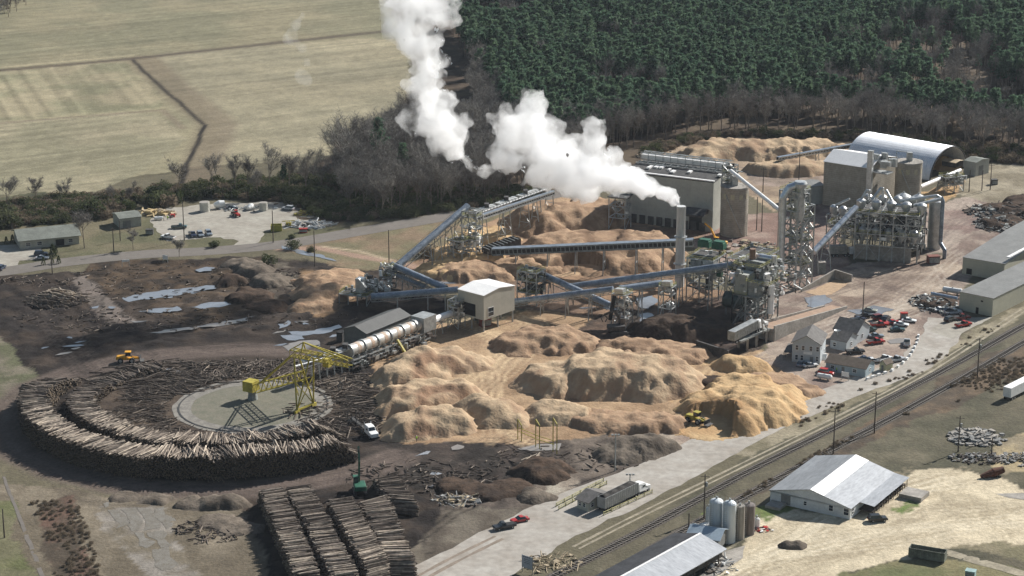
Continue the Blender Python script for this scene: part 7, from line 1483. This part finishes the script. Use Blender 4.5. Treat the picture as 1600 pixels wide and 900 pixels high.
# small dense cedars in a row
ced = None
for px, gy, ty in ((68, 414, 402), (82, 412, 402), (83, 402, 382), (92, 412, 400), (20, 380, 367), (10, 381, 370), (87, 396, 384)):
    g = G(px, gy); h = Hh(px, gy, ty)
    if ced is None:
        q = np.random.default_rng(4); n = 260; z = q.random(n); r = .75*(1-z)**.7+.1; a = q.random(n)*2*pi; c = np.stack([r*np.cos(a), r*np.sin(a), z*3+.1], 1); v, f = quadsoup(c, q.uniform(.12, .25, n), q); cm = npmesh('conical_cedar', v, f, M_shrub, False); ced = 1
    o = bpy.data.objects.new('conical_cedar', cm); C.objects.link(o); o.location = g; o.scale = (h/3,)*3; setp(o, 'small dark conical cedar near the long low house', 'cedar', 'small cedars by the long house')
tree = None
for lb, px, gy, s in (('lone green pine rising above the large bare tree', 593, 285, 1.35), ('lone pine at the left tip of the woods', 630, 300, .9), ('young pine in the field hedge', 444, 300, .55)):
    o = place(PINES[1], 'pine_tree', G(px, gy).x, G(px, gy).y, s, lb, 'pine tree', None)
# ------------------------------------------------------------------ steam and haze
def plume(name, label, blobs, y0, drift, seed, dens, vox=1.0, dsp=(4.5, 2.0), fade=None, thr=(.36, .6)):
    bm = bmesh.new(); R = random.Random(seed); x0 = blobs[0][0]
    for (x, y, r) in blobs:
        yy = y0+(x0-x)*drift; c = GY(x, y, yy+R.uniform(-5, 5)); rr = r/4.55*(yy/700)
        bmesh.ops.create_icosphere(bm, subdivisions=3, radius=rr*.82, matrix=Matrix.Translation(c))
        for k in range(12):
            v = Vector((R.gauss(0, 1), R.gauss(0, 1), R.gauss(0, 1))).normalized()*rr*.78; bmesh.ops.create_icosphere(bm, subdivisions=2, radius=rr*R.uniform(.22, .48), matrix=Matrix.Translation(c+v))
    me = bpy.data.meshes.new(name); bm.to_mesh(me); bm.free(); o = bpy.data.objects.new(name, me); C.objects.link(o); rm = o.modifiers.new('r', 'REMESH'); rm.mode = 'VOXEL'; rm.voxel_size = vox
    for nm, sz, st in (('a', 9, dsp[0]), ('b', 3.6, dsp[1]), ('c', 1.6, .9)):
        t = bpy.data.textures.new(name+nm, 'CLOUDS'); t.noise_scale = sz; t.noise_depth = 3; d = o.modifiers.new(nm, 'DISPLACE'); d.texture = t; d.strength = st; d.mid_level = .55; d.texture_coords = 'GLOBAL'
    vm = bpy.data.materials.new(name); vm.use_nodes = True; nt = vm.node_tree; N = nt.nodes; L = nt.links; N.remove(N['Principled BSDF']); pv = N.new('ShaderNodeVolumePrincipled'); L.new(pv.outputs[0], N['Material Output'].inputs['Volume']); pv.inputs['Color'].default_value = (1, 1, 1, 1); pv.inputs['Anisotropy'].default_value = .3
    geo = N.new('ShaderNodeNewGeometry'); ns = N.new('ShaderNodeTexNoise'); ns.inputs['Scale'].default_value = .16; ns.inputs['Detail'].default_value = 7; ns.inputs['Distortion'].default_value = .6; L.new(geo.outputs['Position'], ns.inputs['Vector']); nr = N.new('ShaderNodeMapRange'); L.new(ns.outputs[0], nr.inputs[0]); nr.inputs[1].default_value = thr[0]; nr.inputs[2].default_value = thr[1]
    mu = N.new('ShaderNodeMath'); mu.operation = 'MULTIPLY'; L.new(nr.outputs[0], mu.inputs[0]); L.new(mu.outputs[0], pv.inputs['Density'])
    if fade:
        sep = N.new('ShaderNodeSeparateXYZ'); L.new(geo.outputs['Position'], sep.inputs[0]); mr = N.new('ShaderNodeMapRange'); L.new(sep.outputs[fade[0]], mr.inputs[0]); mr.inputs[1].default_value, mr.inputs[2].default_value, mr.inputs[3].default_value, mr.inputs[4].default_value = fade[1:]; L.new(mr.outputs[0], mu.inputs[1])
    else: mu.inputs[1].default_value = dens
    me.materials.append(vm); setp(o, label, kind='stuff'); return o
plume('steam_plume', 'dense white steam drifting left from the grey chimney', [(1061, 320, 7), (1056, 314, 10), (1049, 306, 14), (1036, 300, 17), (1016, 292, 21), (994, 285, 26), (968, 280, 30), (945, 262, 30), (928, 225, 24), (926, 198, 20), (940, 190, 8), (905, 272, 36), (880, 275, 34), (890, 235, 26), (862, 250, 38), (845, 210, 36), (832, 178, 28), (832, 150, 17), (845, 143, 8), (805, 218, 36), (786, 188, 24), (784, 172, 13), (780, 240, 22), (838, 278, 26), (800, 250, 24), (920, 298, 22)], 701, .05, 3, .3, .8, (5, 2.8), (2, 20, 48, .6, .2), thr=(.30, .56))
plume('steam_cloud', 'second looser cloud of steam over the bare woods', [(786, 258, 11), (775, 262, 11), (763, 266, 11), (751, 267, 12), (738, 268, 9), (745, 262, 9), (728, 252, 14), (712, 232, 24), (700, 208, 34), (682, 182, 38), (648, 188, 24), (664, 145, 36), (692, 160, 24), (720, 200, 20), (665, 112, 30), (690, 98, 20), (655, 84, 28), (640, 60, 32), (676, 66, 22), (622, 40, 30), (650, 22, 36), (692, 22, 30), (606, 18, 20), (640, -8, 40), (690, -8, 30)], 716, .05, 4, .12, .9, (6.5, 3.6), (2, 72, 122, .28, .03), thr=(.36, .66))
plume('steam_wisp', 'faint isolated wisp of steam over the upper field', [(455, 55, 15), (462, 40, 12), (472, 24, 8), (474, 76, 10), (480, 98, 9), (470, 116, 12), (480, 124, 10)], 730, 0, 6, .05, 1., (2, 1.5), None, thr=(.25, .62))
hz = MB().box(-3200, 3200, -60, 5000, -3, 225).build('haze', None); hz.data.materials.clear(); hm = bpy.data.materials.new('haze'); hm.use_nodes = True; nt = hm.node_tree; nt.nodes.remove(nt.nodes['Principled BSDF']); pv = nt.nodes.new('ShaderNodeVolumePrincipled'); nt.links.new(pv.outputs[0], nt.nodes['Material Output'].inputs['Volume'])
pv.inputs['Color'].default_value = (.80, .88, 1, 1); pv.inputs['Density'].default_value = .000032; pv.inputs['Anisotropy'].default_value = 0; hz.data.materials.append(hm); setp(hz, 'thin pale haze over the whole place', kind='stuff')
print('objects', len(bpy.data.objects))
